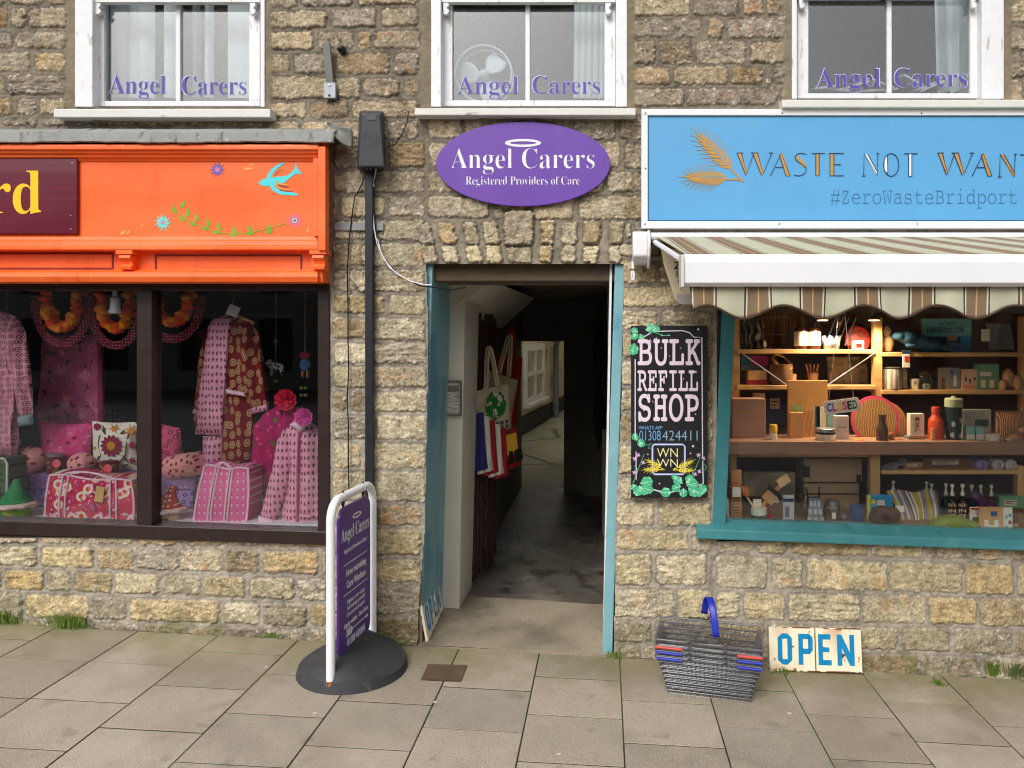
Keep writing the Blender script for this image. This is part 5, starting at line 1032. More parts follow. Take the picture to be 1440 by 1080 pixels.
# open signs
def open_sign(name, label, Mx, w, h):
    t = thing(name, label, 'sign')
    for k in (0, 1):
        b = MB(); a = w*.5*k+(.003 if k else 0); vs = []
        for y in (0, .014):
            vs += [Mx @ Vector((q, y, z)) for q, z in ((a,0), (a+w*.5-.003,0), (a+w*.5-.003,h), (a,h))]
        b.add(vs, [(0,1,2,3), (7,6,5,4), (0,4,5,1), (1,5,6,2), (2,6,7,3), (3,7,4,0)]); b.build('panel', enamel, t, .002)
        b = MB(); e = .004
        for q0, q1, za, zb in ((a,a+w*.5-.003,-.0005,e), (a,a+w*.5-.003,h-e*.8,h+.0005)):
            vs = [Mx @ Vector((q, y, z)) for y in (-.0012,.0148) for q, z in ((q0,za), (q1,za), (q1,zb), (q0,zb))]; b.add(vs, [(0,1,2,3), (7,6,5,4), (0,4,5,1), (1,5,6,2), (2,6,7,3), (3,7,4,0)])
        b.build('rim', layer(M('chipped_rim', lin(120,76,44), .8, .4, 40), lin(226,214,190), 24, .5, .56, 3), t)
    m2 = Mx @ Matrix.Translation((0,-.0012,0)); th = .045*w/.48
    def L_(polys, nm='lettering'):
        b = MB(); [b.add([m2 @ Vector((x*w, 0, z*h)) for x, z in p], [tuple(range(len(p)))]) for p in polys]; b.build(nm, enamel_blue, t, solid=.001)
    z0, z1 = .15, .86; zm = (z0+z1)/2; q = .045; s_ = q*1.1
    x = .09; wd = .155; L_([[(x+s_,z0),(x+wd-s_,z0),(x+wd-s_,z0+.12),(x+s_,z0+.12)], [(x+s_,z1),(x+wd-s_,z1),(x+wd-s_,z1-.12),(x+s_,z1-.12)], [(x,z0+.1),(x+s_,z0),(x+s_,z1),(x,z1-.1)], [(x+wd,z0+.1),(x+wd-s_,z0),(x+wd-s_,z1),(x+wd,z1-.1)]])
    x = .315; L_([[(x,z0),(x+s_,z0),(x+s_,z1),(x,z1)], [(x+s_,z1),(x+.12,z1),(x+.12,z1-.12),(x+s_,z1-.12)], [(x+s_,.52),(x+.12,.52),(x+.12,.40),(x+s_,.40)], [(x+.105,.52),(x+.105,z1-.12),(x+.12,z1),(x+.155,z1-.1),(x+.155,.49),(x+.12,.40)]])
    x = .53; L_([[(x,z0),(x+s_,z0),(x+s_,z1),(x,z1)], [(x+s_,z1),(x+.135,z1),(x+.135,z1-.12),(x+s_,z1-.12)], [(x+s_,.56),(x+.12,.56),(x+.12,.45),(x+s_,.45)], [(x+s_,z0),(x+.14,z0),(x+.14,z0+.12),(x+s_,z0+.12)]])
    x = .735; L_([[(x,z0),(x+s_,z0),(x+s_,z1),(x,z1)], [(x+.135,z0),(x+.135+s_,z0),(x+.135+s_,z1),(x+.135,z1)], [(x+s_,z1),(x+s_,z1-.3),(x+.135,z0),(x+.135,z0+.3)]])
    return t
a, b, c = P(1082.5,943,-.075), P(1213,946,-.075), P(1082,888.5,-.03)
ex = (b-a).normalized(); ez = Vector((0,.2,1)).normalized(); ez = (ez-ex*ez.dot(ex)).normalized(); ey = ez.cross(ex)
open_sign('open_sign', 'enamel open sign lying flat along the wall under the teal window', Matrix(((ex.x,ey.x,ez.x,a.x), (ex.y,ey.y,ez.y,a.y), (ex.z,ey.z,ez.z,a.z), (0,0,0,1))), (b-a).length, .212)
a = Vector((-.925,.03,gz(-.93)+.012)); ex = Vector((-.005,.37,.026)).normalized(); ez = Vector((-.16,0,1)).normalized(); ez = (ez-ex*ez.dot(ex)).normalized(); ey = ez.cross(ex)
open_sign('open_sign', 'enamel open sign leaning edge-on against the blue-green door jamb', Matrix(((ex.x,ey.x,ez.x,a.x), (ex.y,ey.y,ez.y,a.y), (ex.z,ey.z,ez.z,a.z), (0,0,0,1))), .40, .195)
# shopping baskets, nested in a stack
brot = R_(-9); bc = Vector((.505,-.30,0)); zg = gz(.5)+.002
def BL(x, y, z): c_, s_ = math.cos(brot), math.sin(brot); return Vector((bc.x+x*c_-y*s_, bc.y+x*s_+y*c_, zg+z-.055*(x*c_)*0.9))
def basket(label, dz, hcol, top=False):
    t = thing('wire_basket', label, 'basket', 'wire shopping baskets nested by the wall')
    wb, db, wt, dt_, H_ = .188, .116, .240, .148, .180
    ring = lambda f, n=5: [(sx*((wb+(wt-wb)*f)), sy*(db+(dt_-db)*f)) for sx, sy in ((-1,-1),(1,-1),(1,1),(-1,1),(-1,-1))]
    b = MB()
    for f in [0,.09,.2,.33,.46,.59,.72,.86]: b.tube([BL(x, y, dz+H_*f) for x, y in ring(f)], .0018, 5)
    for k in range(23):
        q = -1+2*k/22
        for s_ in (-1, 1): b.tube([BL(q*wb, s_*db, dz), BL(q*wt, s_*dt_, dz+H_)], .0014, 4)
    for k in range(13):
        q = -1+2*k/12
        for s_ in (-1, 1): b.tube([BL(s_*wb, q*db, dz), BL(s_*wt, q*dt_, dz+H_)], .0014, 4)
        b.tube([BL(-wb, q*db, dz), BL(wb, q*db, dz)], .0014, 4)
    for k in range(12): q = -1+2*k/11; b.tube([BL(q*wb, -db, dz), BL(q*wb, db, dz)], .0014, 4)
    b.build('wire_cage', steel, t)
    b = MB(); e = .006
    front = [(-wt,-dt_), (-wt*.42,-dt_), (-wt*.36,-dt_-.002), (-wt*.30,-dt_), (wt*.26,-dt_), (wt*.32,-dt_-.002), (wt*.38,-dt_), (wt,-dt_)]
    hz = [0,0,.013,0,0,.013,0,0]
    b.tube([BL(x, y-e, dz+H_+h) for (x, y), h in zip(front, hz)], .0042, 6); b.tube([BL(wt+e,-dt_,dz+H_), BL(wt+e,dt_,dz+H_), BL(-wt-e,dt_,dz+H_), BL(-wt-e,-dt_,dz+H_)], .0042, 6); b.build('rim', steel, t, smooth=True)
    if not top:                                                                  # folded handle: coloured grips lie along the rim
        hm = hcol
        for x0, x1 in ((-wt-.004, -wt*.50), (wt*.55, wt+.004)): b = MB(); b.tube([BL(x0,-dt_-.014,dz+H_-.004), BL(x1,-dt_-.014,dz+H_-.004)], .0062, 8); b.build('handle_grip', hm, t, smooth=True)
    else:
        b = MB()
        def strap(u, v): a_ = math.pi*(.06+.80*u); q = BL(.035+.032*(v-.5)-.060*u, -.045-.085*math.cos(a_), dz+H_-.02+.205*math.sin(a_)**.85); return q
        b.surf(strap, 24, 4); b.build('handle_strap', hcol, t, smooth='all', solid=.005)
        b = MB(); b.tube([BL(.012,-.128,dz+H_+.01), BL(.0,-.148,dz+H_)], .0025, 5); b.tube([BL(.03,.03,dz+H_+.06), BL(.0,.148,dz+H_)], .0025, 5); b.build('handle_wire', steel, t)
    return t
blue_pl = M('blue_plastic', lin(34,48,168), .35, .06); red_pl = M('red_plastic', lin(206,70,54), .4, .08)
basket('bottom wire basket of the stack with blue grips on the pavement', 0, blue_pl); basket('second wire basket from the ground with blue grips in the stack', .028, blue_pl); basket('third wire basket from the ground with red grips in the stack', .052, red_pl); basket('topmost wire basket with a raised blue handle', .080, blue_pl, True)
# cast cover
a = [G(x, y) for x, y in ((592,957), (648,959.5), (657,937), (602,935.5))]
m = MB(); e = Vector((0,0,.006)); m.add([p+e for p in a]+[p-e for p in a], [(0,1,2,3), (0,4,5,1), (1,5,6,2), (2,6,7,3), (3,7,4,0)])
ic = thing('drain_cover', 'small rusty chequered iron cover set in the paving', 'drain cover'); m.build('plate', layer(M('rusty_iron', lin(84,66,54), .75, .25, 20), lin(48,38,32), 18, .5, .6, 3), ic)
m = MB()
for k in range(1, 24):
    t = k/24
    for q in ((a[0].lerp(a[1], t), a[3].lerp(a[2], t)), (a[0].lerp(a[3], t), a[1].lerp(a[2], t))): m.tube([q[0]+e*1.2, q[1]+e*1.2], .0016, 4)
m.build('raised_pattern', M('worn_iron', lin(112,92,74), .6, .2, metal=.3), ic)
# weeds at the foot of the wall
def tuft(label, px, py, n, h, sp, col=grass_m):
    g0 = G(px, py); b = MB()
    for i in range(n):
        x, y = g0.x+random.gauss(0, sp), min(-.004, g0.y+random.gauss(0, .018)); hh = h*random.uniform(.4, 1.6); a_ = random.uniform(0, 6.28); le = random.uniform(.2, .8)*hh; w = random.uniform(.0015, .003)
        dx, dy = math.cos(a_)*le, -abs(math.sin(a_))*le; z = gz(x)
        b.add([(x-w,y,z), (x+w,y,z), (x+dx*.4+w*.8,y+dy*.4,z+hh*.65), (x+dx*.4-w*.8,y+dy*.4,z+hh*.65), (x+dx,y+dy,z+hh*.85)], [(0,1,2,3), (3,2,4)])
    return tag(b.build('grass_tuft', col), label, 'weed', None)
tuft('bushy grass tuft at the wall under the crimson floral bag', 96, 882, 150, .07, .045); tuft('grass tuft at the wall under the green fairy house', 6, 876, 130, .06, .04)
tuft('low grass clump in the joint near the open sign on the ground', 1096, 944, 70, .022, .03); tuft('tall thin weed at the foot of the wall near the edge of the view', 1392, 949, 90, .085, .014); tuft('sprawling weed beside the tall thin one', 1428, 952, 100, .08, .03, M('weed_leaves', lin(92,104,60), .7, .3)); tuft('small moss tuft on the paving below the wall', 1318, 962, 50, .022, .016); tuft('tiny green weed under the pale stone between the two shops', 386, 896, 40, .03, .025); tuft('scruffy weed at the foot of the flaking door jamb', 864, 924, 60, .03, .02)
m = MB(); 
for x, y in ((442,1003), (612,987), (374,938), (118,881), (786,1060), (1110,1003)): p = G(x, y); m.lathe((p.x,p.y,p.z), [(.009,0),(.008,.001),(.002,.0015)], 10, 1.2, .8)
kind(m.build('chewing_gum_spots', M('gum', lin(200,194,182), .8), None), 'stuff')

# ------------------------------------------------------------------ teal shop window
tw = thing('shop_window', 'teal painted shop window with a broad sill beneath the striped awning', 'shop window')
m = MB()
pa, pb_ = P(1017.5, 428, -.005), P(1002.5, 742, -.005)
w = .063
m.add([(pa.x-w*.1,-.005,pa.z), (pa.x+w,-.005,pa.z), (pb_.x+w*1.05,-.005,pb_.z), (pb_.x-w*.05,-.005,pb_.z), (pa.x-w*.1,.10,pa.z), (pa.x+w,.10,pa.z), (pb_.x+w*1.05,.10,pb_.z), (pb_.x-w*.05,.10,pb_.z)], [(0,1,2,3), (7,6,5,4), (0,4,5,1), (1,5,6,2), (2,6,7,3), (3,7,4,0)])
m.pb(1010, 418, 1640, 430, .0, .10)
fr = m.build('window_frame', teal, tw, .004)
m = MB(); x0 = P(980,750,-.06).x
for sx in (0,):
    q = [(-.062,.0), (-.062,-.05), (.10,-.05), (.10,.033), (.055,.033)]
    za, zb_ = P(980,744,-.06).z, P(1640,768,-.06).z; xb = P(1640,0,-.06).x
    vs = [(x0,y,za+z) for y, z in q]+[(xb,y,zb_+z) for y, z in q]; n = len(q); m.add(vs, [tuple(range(n-1,-1,-1)), tuple(range(n, 2*n))]+[(i, (i+1)%n, (i+1)%n+n, i+n) for i in range(n)])
m.build('sill', layer(M('teal_sill', lin(66,134,140), .3, .08, 6, .05, 30), lin(104,166,170), 5, .55, .75, 5, stop=.5), tw, .006)
m = MB(); m.pb(1012, 425, 1640, 765, .04, .046); m.build('pane', glass_shop, fr)
brown_room = M('brown_shop_wall', lin(118,84,64), .85, .3, 3, stretch=(3,1,.3)); boards = M('shop_boards', lin(150,118,84), .7, .2, 6)
room('shop_interior', P(1003,0,.1).x, 2.95, .10, 1.25, .58, 2.02, brown_room, boards, tw)
m = MB(); m.box(.60, 2.95, .10, 1.3, .645, .665); m.build('display_floor', boards, tw)
# pine shelving
sh = thing('pine_shelving', 'pine shelf unit with wire braces filling the shop window', 'shelving')
YS1 = .42; shelf_w = pine
def upright(a, b, y0, y1, Y, d=.05): MB().pb(a, y0, b, y1, Y, Y+d).build('upright', pine, sh, .003)
upright(1024, 1040, 438, 618, YS1); upright(1229, 1241, 446, 618, YS1); upright(1026, 1036, 636, 740, .30); upright(1224, 1238, 640, 742, .28); upright(1431, 1440, 655, 745, .28); upright(1437, 1448, 445, 625, YS1)
def shelf(a, b, y, t, Y, d): 
    x0, x1, z0, z1 = RX(a, y, b, y+t, Y); MB().box(x0, x1, Y, Y+d, z0, z1).build('shelf', pine, sh, .003)
shelf(1036, 1232, 491.5, 6, YS1-.01, .32); shelf(1240, 1445, 495.5, 6, YS1-.01, .32); shelf(1036, 1232, 542, 6, YS1-.01, .32); shelf(1240, 1445, 548.5, 6, YS1-.01, .32)
shelf(1240, 1440, 661, 6, .27, .32); shelf(1038, 1230, 638, 5, .31, .05)
x0, x1 = P(1013,620,.16).x, 2.95; zs, ze = P(0,621,.16).z, P(0,640,.16).z
MB().box(x0, x1, .16, .80, ze, zs).build('counter', layer(M('counter_pine', lin(158,120,96), .5, .12, 6, stretch=(.4,2,2)), lin(120,86,66), 4, .55, .7, 4, stretch=(.5,3,5), stop=.5), sh, .003); zc = zs
m = MB(); 
for a, b in (((1042,496),(1106,541)), ((1230,497),(1165,541))): MB().tube([P(*a,YS1-.02), P(*b,YS1-.02)], .0035, 5).build('brace', steel_pl, sh)
# lamps
lampm = bpy.data.materials.new('lamp_glow'); lampm.use_nodes = True; q_ = lampm.node_tree.nodes['Principled BSDF']; q_.inputs['Emission Color'].default_value = (1,.72,.42,1); q_.inputs['Emission Strength'].default_value = 14
for px_, lb in ((1157, 'warm round downlight glowing over the amber bottles'), (1229, 'warm round downlight glowing above the pine post')):
    t = thing('downlight', lb, 'lamp'); c = P(px_, 450, .34)
    b = MB(); b.lathe((c.x,c.y,c.z), [(.034,0),(.036,.012),(.02,.03),(.02,.19)], 20); b.build('housing', M('lamp_body', lin(70,60,50), .5), t, smooth=True)
    b = MB(); b.lathe((c.x,c.y,c.z-.004), [(.028,0),(.028,.003)], 20); b.build('bulb', lampm, t)
    ld = bpy.data.lights.new('lamp_light', 'SPOT'); ld.energy = 24; ld.color = (1,.76,.50); ld.spot_size = R_(176); ld.spot_blend = .8; ld.shadow_soft_size = .03
    lo = bpy.data.objects.new('lamp_light', ld); COL.objects.link(lo); lo.location = (c.x, c.y, c.z-.012); lo.parent = t; lo.rotation_euler = (R_(-12), 0, 0)
# ---- goods
def mt(name, r, g, b, rough=.6, **k): return M(name, lin(r,g,b), rough, k.pop('var', .1), k.pop('scale', 14), **k)
kraft = mt('kraft_card', 196,150,100, .8); cream = mt('cream_card', 226,214,190, .7); amber = mt('amber_glass', 70,34,12, .12); blk = mt('black_cap', 24,22,22, .4); wht = mt('white_label', 226,220,206, .6)
tealc = mt('aqua_card', 130,190,184, .7); mint = mt('mint_card', 110,160,124, .7); greyc = mt('grey_card', 150,150,150, .7); wick = layer(mt('wicker', 150,106,66, .8), lin(70,44,26), 60, .3, .7, 2, 'wave')
def box(name, label, cat, r, Y, d, mat, deco=(), group=None, bevel=.002, lean=0.):
    x0, x1, z0, z1 = RX(*r, Y); b = MB()
    b.add([(x0,Y,z0), (x1,Y,z0), (x1,Y+d,z0), (x0,Y+d,z0), (x0,Y+lean,z1), (x1,Y+lean,z1), (x1,Y+lean+d,z1), (x0,Y+lean+d,z1)], [(0,3,2,1),(4,5,6,7),(0,1,5,4),(1,2,6,5),(2,3,7,6),(3,0,4,7)])
    o = tag(b.build(name, mat, bevel=bevel), label, cat, group)
    if not deco and cat in ('box', 'pad', 'folder', 'boxes', 'tray'):
        a, b_, c_, e_ = r; w_, h_ = c_-a, e_-b_; tone = M('faint_print', lin(92,80,70), .7, .2); pale = M('faint_label', lin(206,192,168), .7, .1)
        deco = [('label_panel', (a+w_*.18, b_+h_*.2, a+w_*.7, b_+h_*.55), pale), ('print_line', (a+w_*.24, b_+h_*.28, a+w_*.62, b_+h_*.33), tone), ('print_line', (a+w_*.24, b_+h_*.4, a+w_*.5, b_+h_*.44), tone)]
    for i, (nm, q, mm) in enumerate(deco):
        if isinstance(q, str): text(q, nm if False else mm[0], mm[1], o, Y-.0015); continue
        b = MB(); a0, a1, c0, c1 = RX(q[0], q[1], q[2], q[3], Y); y_ = lambda z: Y+lean*(z-z0)/(z1-z0)-.0012-.0004*i
        b.add([(a0,y_(c0),c0), (a1,y_(c0),c0), (a1,y_(c1),c1), (a0,y_(c1),c1)], [(0,1,2,3)]); b.build(nm, mm, o)
    return o
def blob(name, label, cat, pieces, mat, group=None):
    """a soft shape from overlapping rounded masses fused into one mesh"""
    b = MB()
    for x, y, rx, rz, Y, ry in pieces: b.ball(P(x, y, Y), rx*sc(Y), ry, rz*sc(Y), 18, 12)
    o = b.build(name, mat, smooth='all'); q = o.modifiers.new('r', 'REMESH'); q.mode = 'VOXEL'; q.voxel_size = .005; q.use_smooth_shade = True
    return tag(o, label, cat, group)
def pot(name, label, cat, cx, y0, y1, w, Y, prof, mats, group=None, n=20, sy=1.):
    """lathe goods: prof = list of (part, [(r,h) 0..1])"""
    t = thing(name, label, cat, group); a, b_ = P(cx, y1, Y), P(cx, y0, Y); r = w*.5*sc(Y); h = b_.z-a.z
    for (nm, pr), mm in zip(prof, mats): b = MB(); b.lathe(a, [(max(.0005, q*r), z*h) for q, z in pr], n, 1, sy); b.build(nm, mm, t, smooth=True)
    return t
PUMP = [('body', [(.95,0),(1,.02),(1,.56),(.85,.62),(.36,.68),(.34,.72)]), ('cap', [(.38,.72),(.40,.80),(.22,.81),(.14,.92),(.34,.93),(.36,1)]), ('label', [(1.015,.10),(1.02,.11),(1.02,.50),(1.015,.51)])]
for i, x in enumerate((1126, 1145)):
    pot('amber_bottle', ['amber bottle with cream label farther from the crown', 'amber bottle with cream label next to the crown'][i], 'bottle', x, 452, 491, 18, .46, [('body', [(.95,0),(1,.03),(1,.66),(.8,.74),(.3,.80),(.3,.85)]), ('cap', [(.34,.85),(.34,.93),(.16,.94),(.14,1)]), ('label', [(1.02,.12),(1.03,.13),(1.03,.62),(1.02,.63)])], [amber, blk, wht])
b = MB(); nn = 40; c = P(1169, 491, .46); vs = []
for k in range(nn): a = 2*math.pi*k/nn; vs += [(c.x+.042*math.cos(a), c.y+.042*math.sin(a), c.z), (c.x+.052*math.cos(a), c.y+.052*math.sin(a), c.z+.045+.035*abs(math.sin(a*4)))]
b.add(vs, [(2*k, 2*((k+1)%nn), 2*((k+1)%nn)+1, 2*k+1) for k in range(nn)]); tag(b.build('felt_crown', mt('pale_blue_felt', 160,170,184, .9), smooth='all', solid=.003), 'pale blue felt crown beside the amber bottles', 'crown')
def disc(name, label, cat, cx, cy, r, Y, rings, tilt=.15, squash=1.):
    t = thing(name, label, cat); c = P(cx, cy, Y)
    for i, (k, mm) in enumerate(rings):
        R = r*k*sc(Y); nn = 36; vs = []
        for rr, y in ((R,0), (R,.010), (0.001,.010), (.001,0)): vs += [(c.x+rr*math.cos(2*math.pi*j/nn), c.y+y-.0025*i+tilt*rr*squash*math.sin(2*math.pi*j/nn), c.z+rr*squash*math.sin(2*math.pi*j/nn)) for j in range(nn)]
        b = MB(); b.add(vs, [(j, (j+1)%nn, nn+(j+1)%nn, nn+j) for j in range(nn)]+[tuple(range(nn-1,-1,-1))]+[tuple(range(nn, 2*nn))]); b.build('ring' if i else 'disc', mm, t)
    return t
redp = layer(mt('red_lacquer', 196,44,30, .4), lin(120,20,16), 40, .4, .6, 2)
disc('red_plate', 'red patterned round plate propped on the shelf under the lamp', 'plate', 1206, 477, 18, .52, [(1,redp), (.66,mt('dark_red', 140,26,20, .4)), (.56,redp)])
box('candle_tin', 'small white printed tin before the red plate', 'tin', (1201,479,1215,495), .43, .05, wht, [('mark', (1204,483,1212,489), redp)])
b = MB(); c = P(1181,455,.42); b.add([(c.x+.014*math.sin(t)**3*1.0, .42, c.z+.012*math.cos(t)-.004*math.cos(2*t)) for t in [2*math.pi*i/24 for i in range(24)]], [tuple(range(24))]); tag(b.build('wooden_heart', pine, solid=.006), 'little wooden heart hanging above the felt crown', 'ornament')
b = MB(); [b.tube([P(x, 446, .5), P(x-16, 486, .5)], .004, 5) for x in (1176, 1186, 1194, 1204)]; tag(b.build('metal_straws', steel_pl, smooth=True), 'slanting metal straws behind the crown', 'straws')
b = MB(); [b.tube([P(x, 440, .75), P(x+random.uniform(-8,8), 490, .75)], random.uniform(.006,.012), 6) for x in range(1072, 1128, 6)]; tag(b.build('bamboo_canes', mt('bamboo', 150,96,50, .6), smooth=True), 'bundle of brown canes standing at the back of the top shelf', 'canes')
b = MB(); [b.tube([P(1072,y,.55), P(1112,y,.55)], .0016, 4) for y in (446,470,490)]; [b.tube([P(x,446,.55), P(x,490,.55)], .0016, 4) for x in (1072,1112)]; tag(b.build('wire_stand', steel_pl), 'fine wire stand before the canes', 'stand')
blob('zebra_soft_toy', 'dark striped soft toy slumped on the top shelf at the teal frame', 'toy', [(1056,474,16,17,.5,.06), (1066,458,9,9,.48,.05), (1048,452,7,12,.5,.04), (1070,484,8,7,.46,.05)], printed('zebra_plush', lin(40,34,32), [(lin(140,124,110), 9, .5, .8, dict(kind='wave', detail=9))]))
box('cloth_stack', 'stack of teal and pink folded cloths on the second shelf', 'cloths', (1042,500,1080,521), .5, .15, mt('teal_cloth', 30,92,112, .9), [('fold', (1056,500,1080,514), mt('pink_cloth', 170,50,110, .9)), ('fold', (1042,514,1080,521), mt('grey_cloth', 100,110,120, .9))])
box('card_box', 'kraft box over a red base on the second shelf', 'box', (1052,521,1078,541), .46, .1, kraft, [('red_base', (1051,534,1079,541), mt('red_card', 140,20,28, .7))])
pot('straw_basket', 'woven straw basket with wire rings on the second shelf', 'basket', 1098, 512, 541, 34, .48, [('body', [(.8,0),(1,.3),(.95,.9),(1,1)])], [wick]); b = MB(); c = P(1100,510,.44)
for k in range(5): b.tube([(c.x+(.06-.004*k)*math.cos(a), c.y+.02*math.sin(a), c.z+.05*math.sin(a)*.7+.03*math.cos(a)*-.8+k*.002) for a in [2*math.pi*i/28 for i in range(29)]], .0018, 5)
tag(b.build('brass_coil', mt('brass', 210,170,90, .3, metal=.8), smooth=True), 'coil of shiny brass wire lying in the straw basket', 'coil')
box('kraft_carton', 'plain kraft carton beside the straw basket', 'box', (1108,526,1120,541), .46, .08, kraft)
tk = pot('terracotta_pot', 'small tan pot of sticks in the middle of the second shelf', 'pot', 1143, 512, 541, 16, .5, [('body', [(.7,0),(1,.55),(.95,.6)])], [mt('tan_clay', 140,100,66, .8)])
b = MB(); [b.tube([P(1143+k, 528, .5), P(1143+k*1.9, 512, .5)], .004, 5) for k in (-5,-2,1,4)]; b.build('sticks', pine, tk)
box('art_print', 'landscape art print leaning behind a wire brace', 'picture', (1166,502,1222,545), .56, .01, layer(mt('print_art', 150,140,120, .6, var=.5, scale=30), lin(76,92,60), 14, .5, .6), [('border', (1166,541,1222,545), cream)], lean=.05)
# counter row
box('paper_bag', 'large pale brown paper bag standing on the counter', 'bag', (1030,561,1077,618), .30, .12, mt('pale_kraft', 176,132,112, .8), [('crease', (1030,578,1077,579), kraft)])
box('kraft_pad', 'smaller tan pad poking up behind the paper bag', 'pad', (1059,553,1076,562), .45, .03, mt('tan_pad', 190,150,124, .8))
box('blue_folder', 'deep blue folder in the dark behind the paper bag', 'folder', (1078,552,1104,594), .6, .04, mt('indigo_card', 44,42,104, .6))
box('cork_panel', 'tall plain tan board standing behind the bamboo cutlery', 'board', (1108,535,1164,620), .36, .02, mt('honey_board', 196,142,80, .6), [('notch', (1112,577,1128,620), mt('honey_dark', 176,122,64, .6))])
b = MB(); [b.tube([P(x,575-abs(x-1142)*.3,.33), P(x-5,618,.33)], .005, 6) for x in (1134,1139,1144)]; tag(b.build('bamboo_spoons', pine, smooth=True), 'bamboo spoons leaning against the tan board', 'spoons')
kb2 = thing('toothbrush_box', 'tan box of green-tipped brushes leaning on the tan board', 'box'); MB().pb(1111,580,1130,620,.30,.34).build('case', mt('honey_case', 200,146,80, .6), kb2, .002)
b = MB(); [b.tube([P(x,582,.32), P(x,569,.32)], .004, 5) for x in (1114,1118,1122,1127)]; b.build('bristles', mt('green_bristle', 90,170,120, .8), kb2)
pot('glue_stick', 'small yellow-capped white stick on the counter', 'tube', 1087.5, 597, 620, 11, .26, [('body', [(.9,0),(.95,.02),(.95,.5)]), ('cap', [(1,.5),(1,.96),(.9,1)])], [wht, mt('yellow_cap', 226,170,50, .5)])
box('striped_notebook', 'aqua and white striped notebook behind the black jar', 'notebook', (1146,571,1175,618), .36, .03, tealc, [('stripe', (1153,571,1162,618), cream), ('spine', (1146,571,1148,618), mt('teal_dark', 50,110,120, .6))])
pot('cosmetic_jar', 'black jar with silver lid and cream label', 'jar', 1161, 602, 623, 27, .24, [('body', [(.95,0),(1,.04),(1,.76)]), ('lid', [(1.03,.77),(1.03,.97),(.98,1)]), ('label', [(1.01,.10),(1.02,.12),(1.02,.60),(1.01,.62)])], [blk, steel_pl, cream])
box('white_carton', 'tall white carton between black jar and straw fan', 'box', (1175,585,1194,624), .26, .05, mt('white_carton', 206,196,190, .6), [('print_line', (1178,600,1191,602), greyc)])
cl = thing('closed_sign', 'small hanging board with CLOSED in letters of different colours', 'sign')
x0, x1, z0, z1 = RX(1159, 559, 1209, 583, .20); Mx = Matrix.Translation(((x0+x1)/2,.20,(z0+z1)/2)) @ Matrix.Rotation(R_(-7), 4, 'Y'); hw, hh = (x1-x0)/2, (z1-z0)/2*.80
b = MB(); rr = rrect(-hw, hw, -hh, hh, .015); k = len(rr); b.add([Mx @ Vector((a, y, c_)) for y in (0,.004) for a, c_ in rr], [tuple(range(k)), tuple(range(2*k-1, k-1, -1))]+[(i, (i+1)%k, (i+1)%k+k, i+k) for i in range(k)]); b.build('board', printed('confetti', lin(224,220,216), [(lin(80,80,90), 70, .12, .09, VR)], .5), cl)
for i, (ch, col) in enumerate(zip('CLOSED', ((40,90,190), (150,70,170), (226,200,60), (220,70,150), (30,40,60), (20,110,80)))):
    a = -hw*.86+i*hw*1.72/6; text(ch, (a+.002, -hh*.62, a+hw*1.72/6-.002, hh*.66), mt('letter_colour_%d' % i, *col, .5), cl, mtx=Mx @ Matrix.Translation((0,-.0015,0)), off=.03)
b = MB(); [b.tube([Mx @ Vector((s*hw*.7,0,hh)), Vector(((x0+x1)/2,.2,1.95))], .001, 4) for s in (-1,1)]; b.build('string', white_clean, cl)
straw = layer(mt('straw_weave', 196,150,90, .8), lin(120,84,46), 34, .35, .65, 6, 'wave'); pinke = mt('pink_edge', 206,70,100, .7)
disc('straw_mat', 'round straw mat with ochre edge tucked behind the pink-edged one', 'mat', 1243, 597, 33, .40, [(1,mt('ochre_edge', 190,120,60, .7)), (.9,straw)], .1)
disc('straw_mat', 'round straw mat with a pink edge in the middle of the counter', 'mat', 1231, 591, 34, .36, [(1,pinke), (.88,straw)], .1)
blob('scrub_brush', 'orange wooden scrubbing brush lying before the straw mats', 'brush', [(1207,620,9,4,.22,.03), (1196,622,7,2,.2,.02), (1220,621,8,2,.22,.02)], mt('orange_wood', 210,120,40, .6))
pot('stoneware_vase', 'brown glazed stoneware vase with a narrow neck on the counter', 'vase', 1240.5, 583, 626, 20, .22, [('body', [(.7,0),(.8,.05),(.85,.5),(.72,.62),(.5,.72),(.5,.9),(.56,1)])], [mt('brown_glaze', 84,62,40, .25, var=.4, scale=30)])
blob('wooden_whistle', 'curved wooden piece lying beside the stoneware vase', 'ornament', [(1253,614,4,7,.24,.015), (1263,620,9,4,.24,.02)], mt('dark_honey', 150,92,50, .5))
box('chill_box', 'upright cream box printed CHILL beside the orange bottle', 'box', (1280,582,1300,614), .30, .05, cream, [('heart_print', (1287,587,1293,591), mt('brown_print', 100,70,60, .6))])
Mc = Matrix.Translation(P(1290,612,.2975)) @ Matrix.Rotation(R_(90), 4, 'Y'); text('CHILL', (-.085, -.012, -.02, .012), mt('brown_print', 100,70,60, .6), bpy.data.objects['chill_box'], mtx=Mc)
box('soap_box', 'small slate blue soap box under the upright cream box', 'box', (1278,614,1300,627), .25, .07, mt('slate_card', 110,116,124, .6), [('band', (1278,613,1300,616), mt('coral_card', 200,120,90, .6))])
pot('steel_bottle', 'orange drinking bottle with a narrow neck', 'bottle', 1316, 572, 624, 21, .28, [('body', [(.95,0),(1,.03),(1,.58),(.86,.68),(.55,.76),(.5,.82)]), ('lid', [(.56,.82),(.58,.97),(.5,1)])], [mt('orange_metal', 196,66,24, .4), mt('orange_lid', 180,56,20, .5)])
pot('wooden_whisk', 'tan wooden spool standing before the orange bottle', 'spool', 1312, 603, 626, 14, .22, [('body', [(1,0),(1,.06),(.5,.3),(.62,.5),(.45,.7),(.5,1)])], [mt('pale_wood', 190,132,80, .6)])
